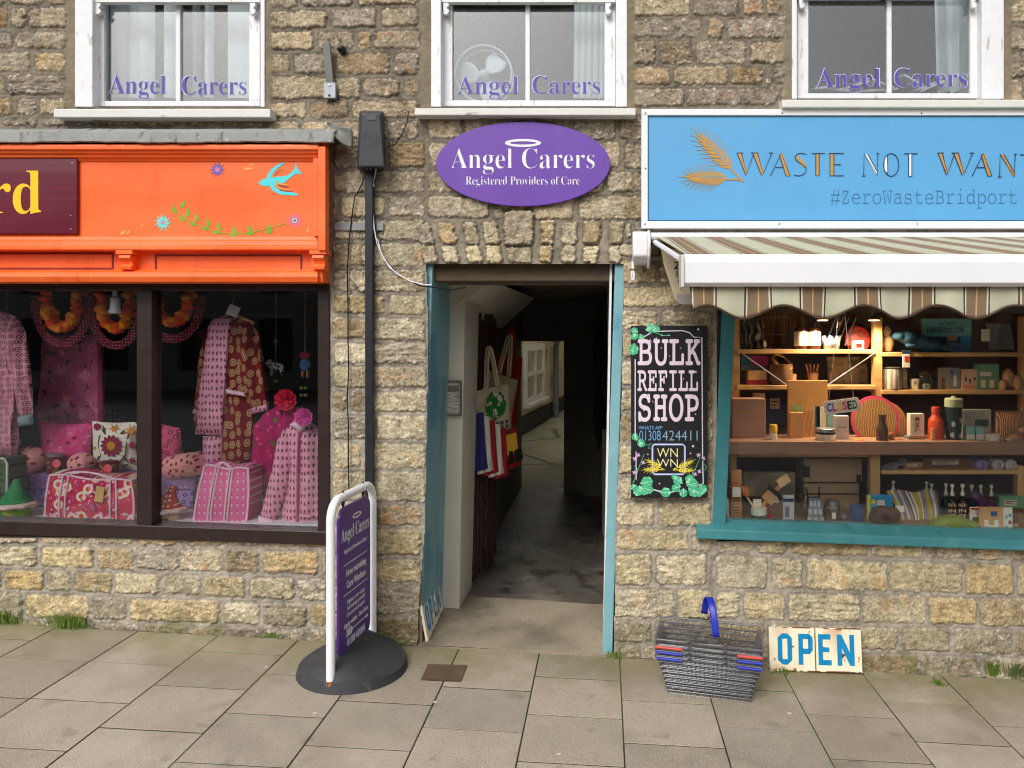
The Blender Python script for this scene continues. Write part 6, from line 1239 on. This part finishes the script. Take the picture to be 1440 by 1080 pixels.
leafm = printed('leaf_print', lin(34,52,52), [(lin(170,186,170), 22, .24, .16, dict(kind='vor', detail=.5, stretch=(1,1,.6)))], .4)
pot('travel_cup', 'tall dark leaf-printed travel cup with sage lid and sleeve', 'cup', 1341, 557, 628, 23, .26, [('body', [(.82,0.05),(.86,.1),(1,.78)]), ('lid', [(1.04,.79),(1.06,.94),(.9,.96),(.3,.97),(.25,1)]), ('foot', [(.8,0),(.86,.01),(.84,.07)])], [leafm, mt('sage_silicone', 170,180,150, .5), mt('sage_silicone', 170,180,150, .5)])
ub = box('upcycled_book', 'cream book titled upcycled beauty with leaf drawings', 'book', (1353,576,1394,626), .36, .03, mt('cream_cover', 186,186,164, .6), [('leaf_drawing', (1371,590,1390,600), mt('ink_green', 70,84,80, .7)), ('leaf_drawing', (1366,598,1380,610), mt('ink_green2', 120,128,116, .7))])
text('UPCYCLED', (1357,579,1384,584), greyc, ub, .3585); text('BEAUTY', (1357,585,1376,590), greyc, ub, .3585)
for i, x in enumerate((1359.5, 1372.5)): box('aqua_carton', ['aqua and white carton nearer the leaf-printed cup', 'aqua and white carton nearer the white candle pot'][i], 'box', (x,600,x+11.5,630), .22, .045, tealc, [('band', (x,611,x+11.5,618), wht)])
pot('candle_pot', 'white candle pot with a small yellow mark', 'candle', 1395, 610, 629, 20, .22, [('body', [(.95,0),(1,.05),(1,1)]), ('label', [(1.01,.2),(1.02,.22),(1.02,.5),(1.01,.52)])], [wht, mt('pale_yellow_label', 216,206,120, .6)])
pot('mini_jar', 'tiny round amber jar beside the candle pot', 'jar', 1407, 618, 631, 11, .20, [('body', [(.7,0),(1,.4),(.8,.8)]), ('lid', [(.85,.8),(.85,1)])], [mt('amber_wax', 180,130,60, .3), gold]); pot('egg_cup', 'tiny white patterned cup beside the round amber jar', 'cup', 1418, 616, 631, 11, .20, [('body', [(.8,0),(1,.9),(1,1)])], [printed('blue_spots', lin(210,206,196), [(lin(60,70,90), 90, .3, .2, VR)])])
pot('wicker_tray', 'brown wicker tray at the end of the counter', 'basket', 1432, 580, 630, 62, .34, [('body', [(.8,0),(1,.4),(1,.8),(.95,1)])], [wick]); blob('hair_brush', 'rounded wooden brush with pale bristles before the wicker tray', 'brush', [(1428,618,14,7,.2,.03), (1440,606,10,8,.24,.03)], mt('brush_wood', 150,110,80, .7))
# upper right bay
vas = pot('gourd_vase', 'pale gourd-shaped vase beside the pine post', 'vase', 1248, 459, 494, 18, .5, [('body', [(.6,0),(1,.3),(.9,.5),(.45,.62),(.6,.78),(.5,.9),(.3,1)])], [mt('pale_gourd', 200,170,120, .6)])
whale = blob('whale_toy', 'blue stuffed whale hanging over the edge of the top shelf', 'toy', [(1264,473,9,6,.42,.05), (1276,475,12,9,.42,.06), (1292,480,14,10,.44,.06), (1310,485,13,9,.46,.05), (1326,488,11,6,.48,.03), (1340,484,9,3.4,.48,.03), (1334,492,9,2.8,.46,.03), (1282,486,9,3,.40,.03)], printed('blue_plush', lin(56,92,116), [(lin(120,150,160), 26, .66, .72)]))
bk = box('sea_book', 'blue picture book with a whale and wavy lettering on the top shelf', 'book', (1297,448,1366,495), .52, .02, layer(mt('sea_blue', 36,120,180, .5), lin(120,180,190), 2.4, .5, .6), [('cover_band', (1297,448,1366,472), mt('sea_green', 110,176,176, .6)), ('whale_shape', (1304,474,1350,484), mt('deep_blue', 24,44,70, .6)), ('island_shape', (1332,472,1346,479), mt('tan_print', 160,130,90, .6))])
text('NATURES', (1320,452,1343,458), ink, bk, .5175); text('DANGEROUS COVE', (1304,460,1356,468), ink, bk, .5175, .02)
b = MB()
for k in range(7): x = 1390+5*k; b.add([P(x-4,455,.6), P(x,455,.6), P(x+6,492,.6), P(x+1,492,.6)], [(0,1,2,3)])
tag(b.build('magazine_stack', mt('pale_pages', 150,150,150, .7), solid=.006), 'fanned pale magazines leaning at the end of the top shelf', 'magazines')
box('swing_tag', 'white swing tag hanging before the fanned magazines', 'tag', (1380,463,1392,480), .44, .003, wht)
b = MB()
for k in range(9): z = k
wt = thing('woven_pot', 'black and white woven pot on the right bay of the second shelf', 'pot')
wv = layer(layer(mt('woven_cream', 200,190,170, .8), lin(40,34,30), 22, .45, .55, .2, 'wave', stretch=(4,4,1)), lin(200,190,170), 12, .42, .5, .3, 'wave', stretch=(1,1,9)); a = P(1254,547,.46); b = MB(); r_w = 13*sc(.46); b.lathe(a, [(r_w*.96,0),(r_w,.01),(r_w,.11),(r_w*.97,.118)], 28); b.build('body', wv, wt, smooth=True); b = MB(); b.lathe((a.x,a.y,a.z+.117), [(r_w*.99,0),(r_w*1.02,.006),(r_w*.9,.012)], 28); b.build('rim', mt('dark_rim', 60,50,44, .7), wt, smooth=True)
box('red_dot_tag', 'hanging card with a red dot below the stuffed whale', 'card', (1269,498,1280,517), .40, .004, wht, [('red_dot', (1272,501,1279,509), mt('red_dot', 190,60,40, .6))]); MB().pb(1269,492,1281,499,.402,.41).build('card_top', mt('navy_top', 40,60,80, .6), bpy.data.objects['red_dot_tag'])
box('grey_carton', 'slim grey carton beside the woven pot', 'box', (1269,518,1276,547), .46, .04, greyc)
dm = thing('clear_dome', 'clear glass dome with small boxes inside on the second shelf', 'dome'); a = P(1300,547,.48); b = MB(); b.lathe(a, [(.052,0),(.052,.05),(.045,.08),(.025,.098),(.003,.104)], 24); b.build('dome', glass_clear, dm, smooth=True)
for i, (x, w_, y, mm) in enumerate(((1283,10,533,cream), (1299,9,540,wht))): box('mini_box', ['cream little box beside the clear dome', 'white little box under the clear dome'][i], 'box', (x,y,x+w_,548), .46, .04, mm)
box('art_card', 'grey card with a brown shape on the second shelf', 'card', (1319,517,1334,549), .47, .004, mt('grey_card2', 150,146,134, .6), [('brown_shape', (1324,531,1329,548), mt('brown_shape', 120,80,50, .7))]); box('art_card', 'blue grey card with pale figures on the second shelf', 'card', (1334,517,1351,549), .47, .004, mt('blue_card', 124,138,150, .6), [('pale_figure', (1341,528,1345,543), wht), ('dark_figure', (1337,522,1340,527), ink)])
box('art_card', 'peach card with little brown faces on the second shelf', 'card', (1352,519,1374,550), .45, .004, mt('peach_card', 214,180,150, .6), [('dark_figure', (1357,530,1359,536), blk), ('dark_figure', (1363,533,1365,539), blk), ('dark_figure', (1369,531,1372,534), blk), ('peach_mound', (1356,541,1371,550), mt('peach_deep', 206,140,110, .6))])
box('green_tin', 'green boxed set with white label and jars pictured', 'box', (1374,512,1405,549), .45, .05, mint, [('white_label', (1378,523,1394,529), wht), ('jar_print', (1379,534,1386,545), cream), ('jar_print', (1391,534,1398,545), cream)])
blob('potato_sponge', 'tan bath sponge tied with a pink cord at the end of the second shelf', 'sponge', [(1417,532,8,14,.46,.04), (1430,540,8,13,.44,.04), (1410,542,5,8,.44,.03)], mt('tan_sponge', 184,140,104, .9, bump=.5, bscale=90))
# lower left bay
zf = 741
lb = thing('nail_brush', 'long slatted wooden brush standing in the corner by the teal frame', 'brush'); MB().pb(1028,661,1043,733,.16,.19).build('handle', mt('beech', 200,142,88, .6), lb, .003)
for k in range(9): MB().pb(1029,696+4*k,1041,698+4*k,.155,.162).build('slot', mt('beech_dark', 140,90,50, .7), lb)
b = MB(); b.tube([P(1021,700,.14), P(1023.5,733,.14)], [.014,.009], 12); tag(b.build('white_candle', mt('pale_wax', 196,210,204, .5), smooth=True), 'slim white taper candle beside the teal frame', 'candle')
blob('pan_brush', 'round tan coconut brush with a dark cap near the corner', 'brush', [(1034,684,8,6,.14,.03), (1047,690,7,7,.14,.03), (1050,694,5,5,.13,.02)], mt('coir', 180,110,60, .9)); box('white_tag', 'white swing tag tilted on the coconut brush', 'tag', (1030,685,1042,699), .10, .003, wht)
box('dish_cloth', 'folded olive grey cloth hung behind the brushes', 'cloth', (1044,664,1119,700), .34, .04, layer(mt('olive_cloth', 112,98,76, .9), lin(140,126,100), 5, .45, .6, 3), bevel=.012)
def rod(name, label, cat, p0, p1, Y, r0, r1, mm, pts=10): b = MB(); a, c = P(*p0, Y), P(*p1, Y); b.tube([a.lerp(c, i/4) for i in range(5)], [r0+(r1-r0)*i/4 for i in range(5)], pts); return tag(b.build(name, mm, smooth=True), label, cat)
dbr = thing('dish_brush', 'beech dish brush with cream bristles pointing up and a kraft sleeve', 'brush')
def slab(m_, p0, p1, w, Y, t, mm, nm): b = MB(); a, c = P(*p0, Y), P(*p1, Y); d = (c-a)*.5; n_ = Vector((-d.z,0,d.x)).normalized()*w*sc(Y)*.5; b.obox((a+c)*.5, d, (0,t,0), n_); b.build(nm, mm, m_, .002)
slab(dbr, (1071,712), (1106,672), 6, .16, .008, mt('beech', 200,142,88, .6), 'handle'); slab(dbr, (1094,681), (1109,671), 12, .155, .012, mt('bristle_cream', 226,196,140, .8), 'bristles'); slab(dbr, (1077,705), (1089,692), 18, .15, .006, kraft, 'sleeve'); slab(dbr, (1087,694), (1091,689), 19, .149, .008, blk, 'sleeve_band')
rod('small_brush', 'thin pale handled brush leaning from the white and green cup', 'brush', (1048,695), (1066,722), .13, .004, .006, mt('pale_handle', 220,196,170, .6))
pot('enamel_mug', 'white and green cup holding brushes on the sill', 'cup', 1067, 714, 735, 22, .12, [('body', [(.85,0),(1,.2),(1,1)]), ('band', [(1.01,.3),(1.03,.32),(1.03,.55),(1.01,.57)])], [mt('white_enamel', 214,216,196, .4), mt('dark_green', 50,84,60, .5)])
box('white_sachet', 'cream sachet standing in the cup of brushes', 'sachet', (1059,702,1071,718), .14, .006, cream); blob('red_cloth', 'red cloth bundled beside the white and green cup', 'cloth', [(1078,720,5,9,.14,.02), (1083,729,6,6,.14,.02)], mt('deep_red', 150,22,30, .9))
box('brown_sachet', 'brown paper sachet with a white round label', 'sachet', (1082,702,1102,733), .2, .01, mt('brown_paper', 120,86,62, .8), [('round_label', (1089,701,1095,707), wht)]); box('brush_pack', 'white pack picturing a brush standing on the sill', 'pack', (1101,696,1117,733), .17, .01, mt('pack_grey', 190,190,196, .5), [('print', (1101,701,1116,706), ink), ('print', (1104,712,1110,727), mt('mauve_print', 110,110,140, .6))]); blob('blue_dish', 'small blue dish lying on the sill', 'dish', [(1091,732,8,3,.1,.03)], mt('bright_blue', 50,120,190, .4))
sd = thing('bread_bin', 'pale beech stepped cabinet with dark corner clips', 'cabinet')
bee = mt('pale_beech', 176,148,112, .6); MB().pb(1130,645,1212,678,.42,.6).build('front_panel', bee, sd, .003); MB().pb(1131,680,1208,694,.44,.6).build('step', bee, sd, .003); MB().pb(1131,696,1208,738,.46,.6).build('step', bee, sd, .003)
for r in ((1130,656,1139,671), (1205,668,1211,679)): MB().pb(*r, .41, .43).build('clip', blk, sd)
gr = thing('steel_grater', 'shiny four-sided steel grater standing on the sill', 'grater'); a = P(1145,735,.16); b = MB(); b.add([(a.x-.045,a.y-.03,a.z), (a.x+.045,a.y-.03,a.z), (a.x+.045,a.y+.05,a.z), (a.x-.045,a.y+.05,a.z), (a.x-.030,a.y-.01,a.z+.135), (a.x+.03,a.y-.01,a.z+.135), (a.x+.03,a.y+.03,a.z+.135), (a.x-.03,a.y+.03,a.z+.135)], [(0,1,5,4), (1,2,6,5), (2,3,7,6), (3,0,4,7)]); b.build('body', steel, gr, solid=.002)
b = MB()
for r_ in range(3):
    for c_ in range(3): k = .014+.0035*(2-r_); zz_ = .022+.042*r_; b.obox((a.x+(c_-1)*k*1.55, a.y-.028+.02*zz_/.135, a.z+zz_), (k*.52,0,0), (0,.004,0), (0,.003,.014))
b.build('blades', steel_pl, gr)
b = MB(); b.tube([(a.x-.03,a.y+.01,a.z+.13), (a.x-.04,a.y+.01,a.z+.19)], .004, 6); b.tube([(a.x+.03,a.y+.01,a.z+.13), (a.x+.03,a.y+.01,a.z+.19)], .004, 6); b.build('handle', blk, gr)
pot('clip_jar', 'clear glass jar with a steel lid and tiny label beside the grater', 'jar', 1170, 704, 737, 22, .2, [('body', [(.95,0),(1,.05),(1,.8)]), ('lid', [(.9,.82),(.9,1)])], [glass_clear, steel_pl]); pot('low_jar', 'low clear jar with steel lid between tall jar and blue beaker', 'jar', 1187, 722, 737, 14, .18, [('body', [(.95,0),(1,.6)]), ('lid', [(.95,.6),(.95,1)])], [glass_clear, steel_pl]); box('jar_label', 'small white label card by the clear glass jar', 'label', (1170,721,1176,730), .13, .003, wht)
pot('blue_beaker', 'cobalt blue ribbed beaker on the sill', 'cup', 1205, 710, 737, 21, .16, [('body', [(.72,0),(.78,.03),(.97,.95),(1,1)])], [mt('cobalt', 40,70,140, .4, var=.25, scale=30)])
# lower right bay
pk = box('swift_book', 'bright blue book with a yellow spine picturing a white bird', 'book', (1219,696,1256,738), .2, .02, mt('sky_cover', 60,150,206, .5), [('yellow_spine', (1219,696,1224,738), mt('lemon', 226,214,60, .5)), ('white_bird', (1233,703,1244,718), wht), ('yellow_dot', (1225,702,1231,708), mt('lemon', 226,214,60, .5))])
blob('brown_hat', 'dark brown furry bundle lying on the sill', 'bundle', [(1240,724,16,13,.10,.06), (1254,724,12,12,.10,.05), (1232,728,10,9,.10,.05)], mt('brown_fur', 66,42,32, .95, bump=.7, bscale=120))
stp = mt('stripe_cloth', 150,144,140, .9); b = MB(); p0, p1, p2, p3 = P(1246,690,.30), P(1316,690,.30), P(1318,740,.16), P(1268,740,.16); nU = 26
colsS = [0,0,1,2,2,2,1,2,2,3,1,2,1,0,0,0,1,2,2,2,0,0,2,1,2,3]
b = MB(); nV = 10
for u in range(nU):
    b.cur = colsS[u]
    def g(a, c, u=u): s = (u+a)/nU; p = p0.lerp(p1, s).lerp(p3.lerp(p2, s), c); return (p.x+.02*math.sin(c*3)*.6, p.y-.012*math.sin(s*13+c*3), p.z+.006*math.sin(s*9))
    b.surf(g, 1, nV)
tag(b.build('striped_towel', [mt('mustard_stripe', 186,164,50, .9), mt('white_stripe', 214,210,200, .9), mt('grey_stripe', 140,134,136, .9), mt('taupe_stripe', 110,100,96, .9)], smooth='all'), 'towel with grey white and mustard stripes draped over the sill', 'towel')
box('towel_tag', 'white tag with kraft loop pinned on the striped towel', 'tag', (1259,711,1272,720), .11, .003, wht)
for i, (x, Yb, top, bot, mm) in enumerate(((1330,.34,680,738,'t'), (1339,.20,681,737,'d'), (1353.5,.20,681,737,'d'), (1366,.36,682,738,'t'), (1379,.36,682,738,'a'), (1394,.34,682,738,'a'), (1303,.42,677,730,'g'), (1310,.40,680,732,'g'), (1256,.42,676,730,'g'))):
    bm_ = {'t': mt('teal_bottle', 26,60,70, .3), 'd': mt('dark_bottle', 28,24,22, .25), 'a': mt('amber_bottle_glass', 120,66,16, .2), 'g': mt('grey_bottle', 60,62,60, .3)}[mm]
    lbls = ['teal pump bottle standing beside the striped towel', 'dark pump bottle with cream lettering nearer the towel', 'dark pump bottle with cream lettering farther from the towel', 'teal pump bottle half hidden behind the rolled mauve cloth', 'amber pump bottle behind the mauve cloth', 'amber pump bottle at the end of the back row', 'grey pump bottle peeping over the towel first from the post', 'grey pump bottle peeping over the towel next to the teal one', 'lone pale-topped bottle behind the brown furry bundle']
    t = pot('pump_bottle', lbls[i], 'bottle', x, top, bot, 14, Yb, PUMP, [bm_, wht, amber if mm == 'd' else bm_], 'pump bottles on the bottom shelf')
    if mm == 'd':
        for z, s in ((708,'FAITH'), (716,'IN'), (723,'NATURE')): text(s, (x-5,z,x+5,z+4.5), cream, t, Yb-.031 if s != 'IN' else Yb-.031)
blob('sea_turtle', 'green felt turtle lying on the sill', 'toy', [(1338,734,24,10,.10,.06), (1322,736,14,8,.10,.05), (1354,736,13,8,.10,.05), (1369,738,8,5,.08,.03), (1312,740,6,3,.08,.03)], mt('turtle_felt', 120,140,56, .9, var=.25, scale=30))
blob('mauve_roll', 'rolled mauve and purple cloth behind the kraft pack', 'cloth', [(1372,698,9,9,.2,.03), (1382,706,10,8,.18,.03), (1394,711,8,5,.17,.03)], layer(mt('mauve_felt', 150,110,120, .9), lin(70,36,74), 6, .48, .52))
box('seed_pack', 'white seed pack printed red and green beside the kraft pack', 'pack', (1364,713,1378,736), .14, .006, wht, [('print', (1365,714,1376,717), redp), ('print', (1367,727,1376,734), mt('leaf_green', 60,120,60, .6))])
box('kraft_pack', 'kraft pack with a blue round seal and white picture', 'pack', (1377,713,1411,746), .09, .01, kraft, [('blue_seal', (1393,719,1402,726), mt('seal_blue', 40,80,150, .5)), ('white_picture', (1384,731,1404,745), wht), ('leaf_print', (1390,730,1398,738), mt('gold_print', 180,150,80, .6))]); box('dot_pack', 'white pack with coloured drops beside the kraft pack', 'pack', (1411,714,1424,746), .09, .01, wht, [('drop', (1413,724,1417,730), tealc), ('drop', (1418,732,1422,737), redp), ('drop', (1413,739,1417,744), tealc), ('drop', (1418,722,1422,727), mt('blue_drop', 80,140,190, .5))])
box('green_card', 'long pale green box behind the packs', 'box', (1405,698,1440,722), .26, .06, mint); pot('sill_basket', 'woven brown basket at the end of the sill', 'basket', 1438, 718, 748, 34, .14, [('body', [(.85,0),(1,.9),(1,1)])], [wick])
for i, (x, mm) in enumerate(((1380,mt('lilac_roll', 150,126,170, .8)), (1403,mt('pale_roll', 190,184,176, .8)), (1421.5,mt('pale_roll', 190,184,176, .8)))):
    b = MB(); c = P(x, 654, .30); nn = 22; R = 9*sc(.3); b.add([(c.x+R*k*math.cos(2*math.pi*j/nn), c.y+y, c.z+R*k*math.sin(2*math.pi*j/nn)) for k, y in ((1,.12), (1,.0), (.9,-.006), (.45,-.008), (.3,.004)) for j in range(nn)], [(q*nn+j, q*nn+(j+1)%nn, (q+1)*nn+(j+1)%nn, (q+1)*nn+j) for q in range(4) for j in range(nn)]+[tuple(range(4*nn, 5*nn))]); tag(b.build('soap_roll', mm, smooth=True), ['lilac round bath bar on the low shelf', 'white round bath bar beside the lilac one', 'white round bath bar at the end of the low shelf'][i], 'bath bar')
box('low_tray', 'long brown wooden tray on the low shelf', 'tray', (1298,644,1370,661), .34, .15, mt('brown_tray', 130,84,50, .6)); box('round_tin_box', 'stack of two tan round boxes beside the brown tray', 'boxes', (1270,650,1298,661), .3, .08, mt('tan_boxes', 160,116,76, .7)); blob('folded_net', 'grey folded net bag on the low shelf', 'net bag', [(1250,657,12,4,.3,.05), (1262,652,12,3,.3,.04), (1270,646,6,2.5,.3,.03)], mt('grey_net', 120,120,124, .9))
# ------------------------------------------------------------------ awning
aw = thing('awning', 'retractable awning with brown and cream striped cloth, white front bar and scalloped valance', 'awning')
XA, XB = P(915,0,-.1).x, 3.0
YR_, ZR = -.10, P(0,331.5,-.1).z; YF_, ZF = -1.29, P(0,357.5,-1.3).z; xf0 = P(962,0,-1.3).x
def stripemat(name, vert):
    m = bpy.data.materials.new(name); m.use_nodes = True; n, l = nodes(m); b = n['Principled BSDF']; b.inputs['Roughness'].default_value = .9; b.inputs['Specular IOR Level'].default_value = .2
    tc = n.new('ShaderNodeTexCoord'); sp = n.new('ShaderNodeSeparateXYZ'); l.new(tc.outputs['Object'], sp.inputs[0])
    s0 = n.new('ShaderNodeMath'); s0.operation = 'MULTIPLY_ADD'; s0.inputs[1].default_value = 1/.1945; s0.inputs[2].default_value = -.304/.1945+5; l.new(sp.outputs['X'], s0.inputs[0])
    fr_ = n.new('ShaderNodeMath'); fr_.operation = 'FRACT'; l.new(s0.outputs[0], fr_.inputs[0])
    r = n.new('ShaderNodeValToRGB'); r.color_ramp.interpolation = 'CONSTANT'; e = r.color_ramp.elements
    cr, bn, dk, wh, ln_ = lin(182,180,156), lin(126,106,84), lin(66,54,44), lin(204,198,178), lin(190,154,108)
    stops = [(0,dk), (.028,wh), (.055,bn), (.235,ln_), (.262,bn), (.43,wh), (.462,dk), (.49,cr)]
    e[0].position = 0; e[0].color = (*stops[0][1], 1); e[1].position = stops[1][0]; e[1].color = (*stops[1][1], 1)
    for p_, c_ in stops[2:]: q = e.new(p_); q.color = (*c_, 1)
    l.new(fr_.outputs[0], r.inputs[0])
    l.new(r.outputs[0], b.inputs['Base Color'])
    return m
cloth = stripemat('awning_stripe', True)
if True: layer(cloth, lin(150,150,110), 7, .52, .75, 6, stop=.35)
m = MB(); nu = 60; m.surf(lambda u, v: (XA+.03+(xf0-XA-.0)*v*.72+(XB-XA)*u, YR_+(YF_-YR_)*v, ZR+(ZF-ZR)*v-.02*math.sin(math.pi*v)*.0-.004), nu, 6)
m.build('canopy_cloth', cloth, aw, solid=.002)
m = MB(); z0, z1 = P(0,402.5,-1.3).z, P(0,357,-1.3).z
m.prismx([(-1.30,z1-.012), (-1.288,z1), (-1.25,z1), (-1.235,z1-.02), (-1.24,z0), (-1.29,z0), (-1.305,z0+.012), (-1.306,z1-.03)], xf0, XB); m.build('front_bar', white_pvc, aw, .002)
m = MB(); m.prismx([(-1.315,z1-.004), (-1.23,z1+.004), (-1.225,z1-.05), (-1.25,z0-.01), (-1.315,z0-.004)], xf0-.012, xf0-.0005); m.build('bar_end', M('cream_end_cap', lin(206,204,196), .5), aw, .003)
m = MB(); zc0, zc1 = P(0,371,-.1).z, P(0,325,-.1).z; zr = (zc0+zc1)/2
m.prismx([(-.02,zc1-.012), (-.12,zc1-.010), (-.16,zc1-.035), (-.15,zc1-.048), (-.02,zc1-.048)], XA, XB); hou = m.build('cassette', white_pvc, aw, .002)
m = MB(); x0 = P(886,0,-.1).x; x1 = P(913,0,-.1).x
m.prismx([(-.17,zr-.05), (-.17,zr+.045), (-.13,zr+.078), (-.03,zr+.078), (-.015,zr), (-.03,zr-.085), (-.12,zr-.085)], x0+.012, x1-.012); m.prismx([(-.18,zr-.055), (-.18,zr+.05), (-.135,zr+.085), (-.025,zr+.085), (-.01,zr), (-.025,zr-.105), (-.125,zr-.105)], x1-.012, x1+.003)
m.build('gearbox', white_pvc, aw, .008, smooth=True)
p = P(890,0,-.12).x; m = MB(); m.tube([(p,-.12,zr-.07), (p,-.12,zr-.11)], .008, 8); m.tube([(p+.011*math.cos(a)*.6, -.12, zr-.145+.022*math.sin(a)) for a in [2*math.pi*i/16+1.57 for i in range(17)]], .0055, 6); m.build('winding_eye', white_clean, aw, smooth=True)
m = MB()
for dz in (.0,): m.tube([(XA+.02,-.14,zr+.022), (xf0+.02,-1.24,z1-.03)], .013, 8)
m.build('folding_arm', white_pvc, aw, smooth=True)
m = MB(); m.pb(905, 361, 940, 366, -.06, -.01); m.build('wall_rail', weathered, aw)
# valance: scalloped, slightly rippled cloth hanging from the bar
zv = z0+.004; per = .415
def vz(x): return -.070-.047*(.5-.5*math.cos(2*math.pi*(x-.63)/.275))
def vz_old(x): return -.082-.046*(.5-.5*math.cos(2*math.pi*(x-.312+per*.5+.10)/per))
xv0 = P(972,0,-1.27).x-.005
def vf(u, v):
    x = xv0+(XB-xv0)*u; d = vz(x)*v; return (x+.012*v*math.sin(x*9)*.6+.010*v*v, -1.268-.010*math.sin(x*21+1)*v-.006*math.sin(x*47)*v, zv+d)
m = MB(); m.surf(vf, 320, 8); va_ = m.build('valance', cloth, aw, smooth='all', solid=.0015)
m = MB(); m.tube([Vector(vf(i/160, 1))+Vector((0,-.001,0)) for i in range(161)], .0042, 6); m.build('edge_binding', M('brown_binding', lin(70,50,38), .9, .1), va_, smooth=True)
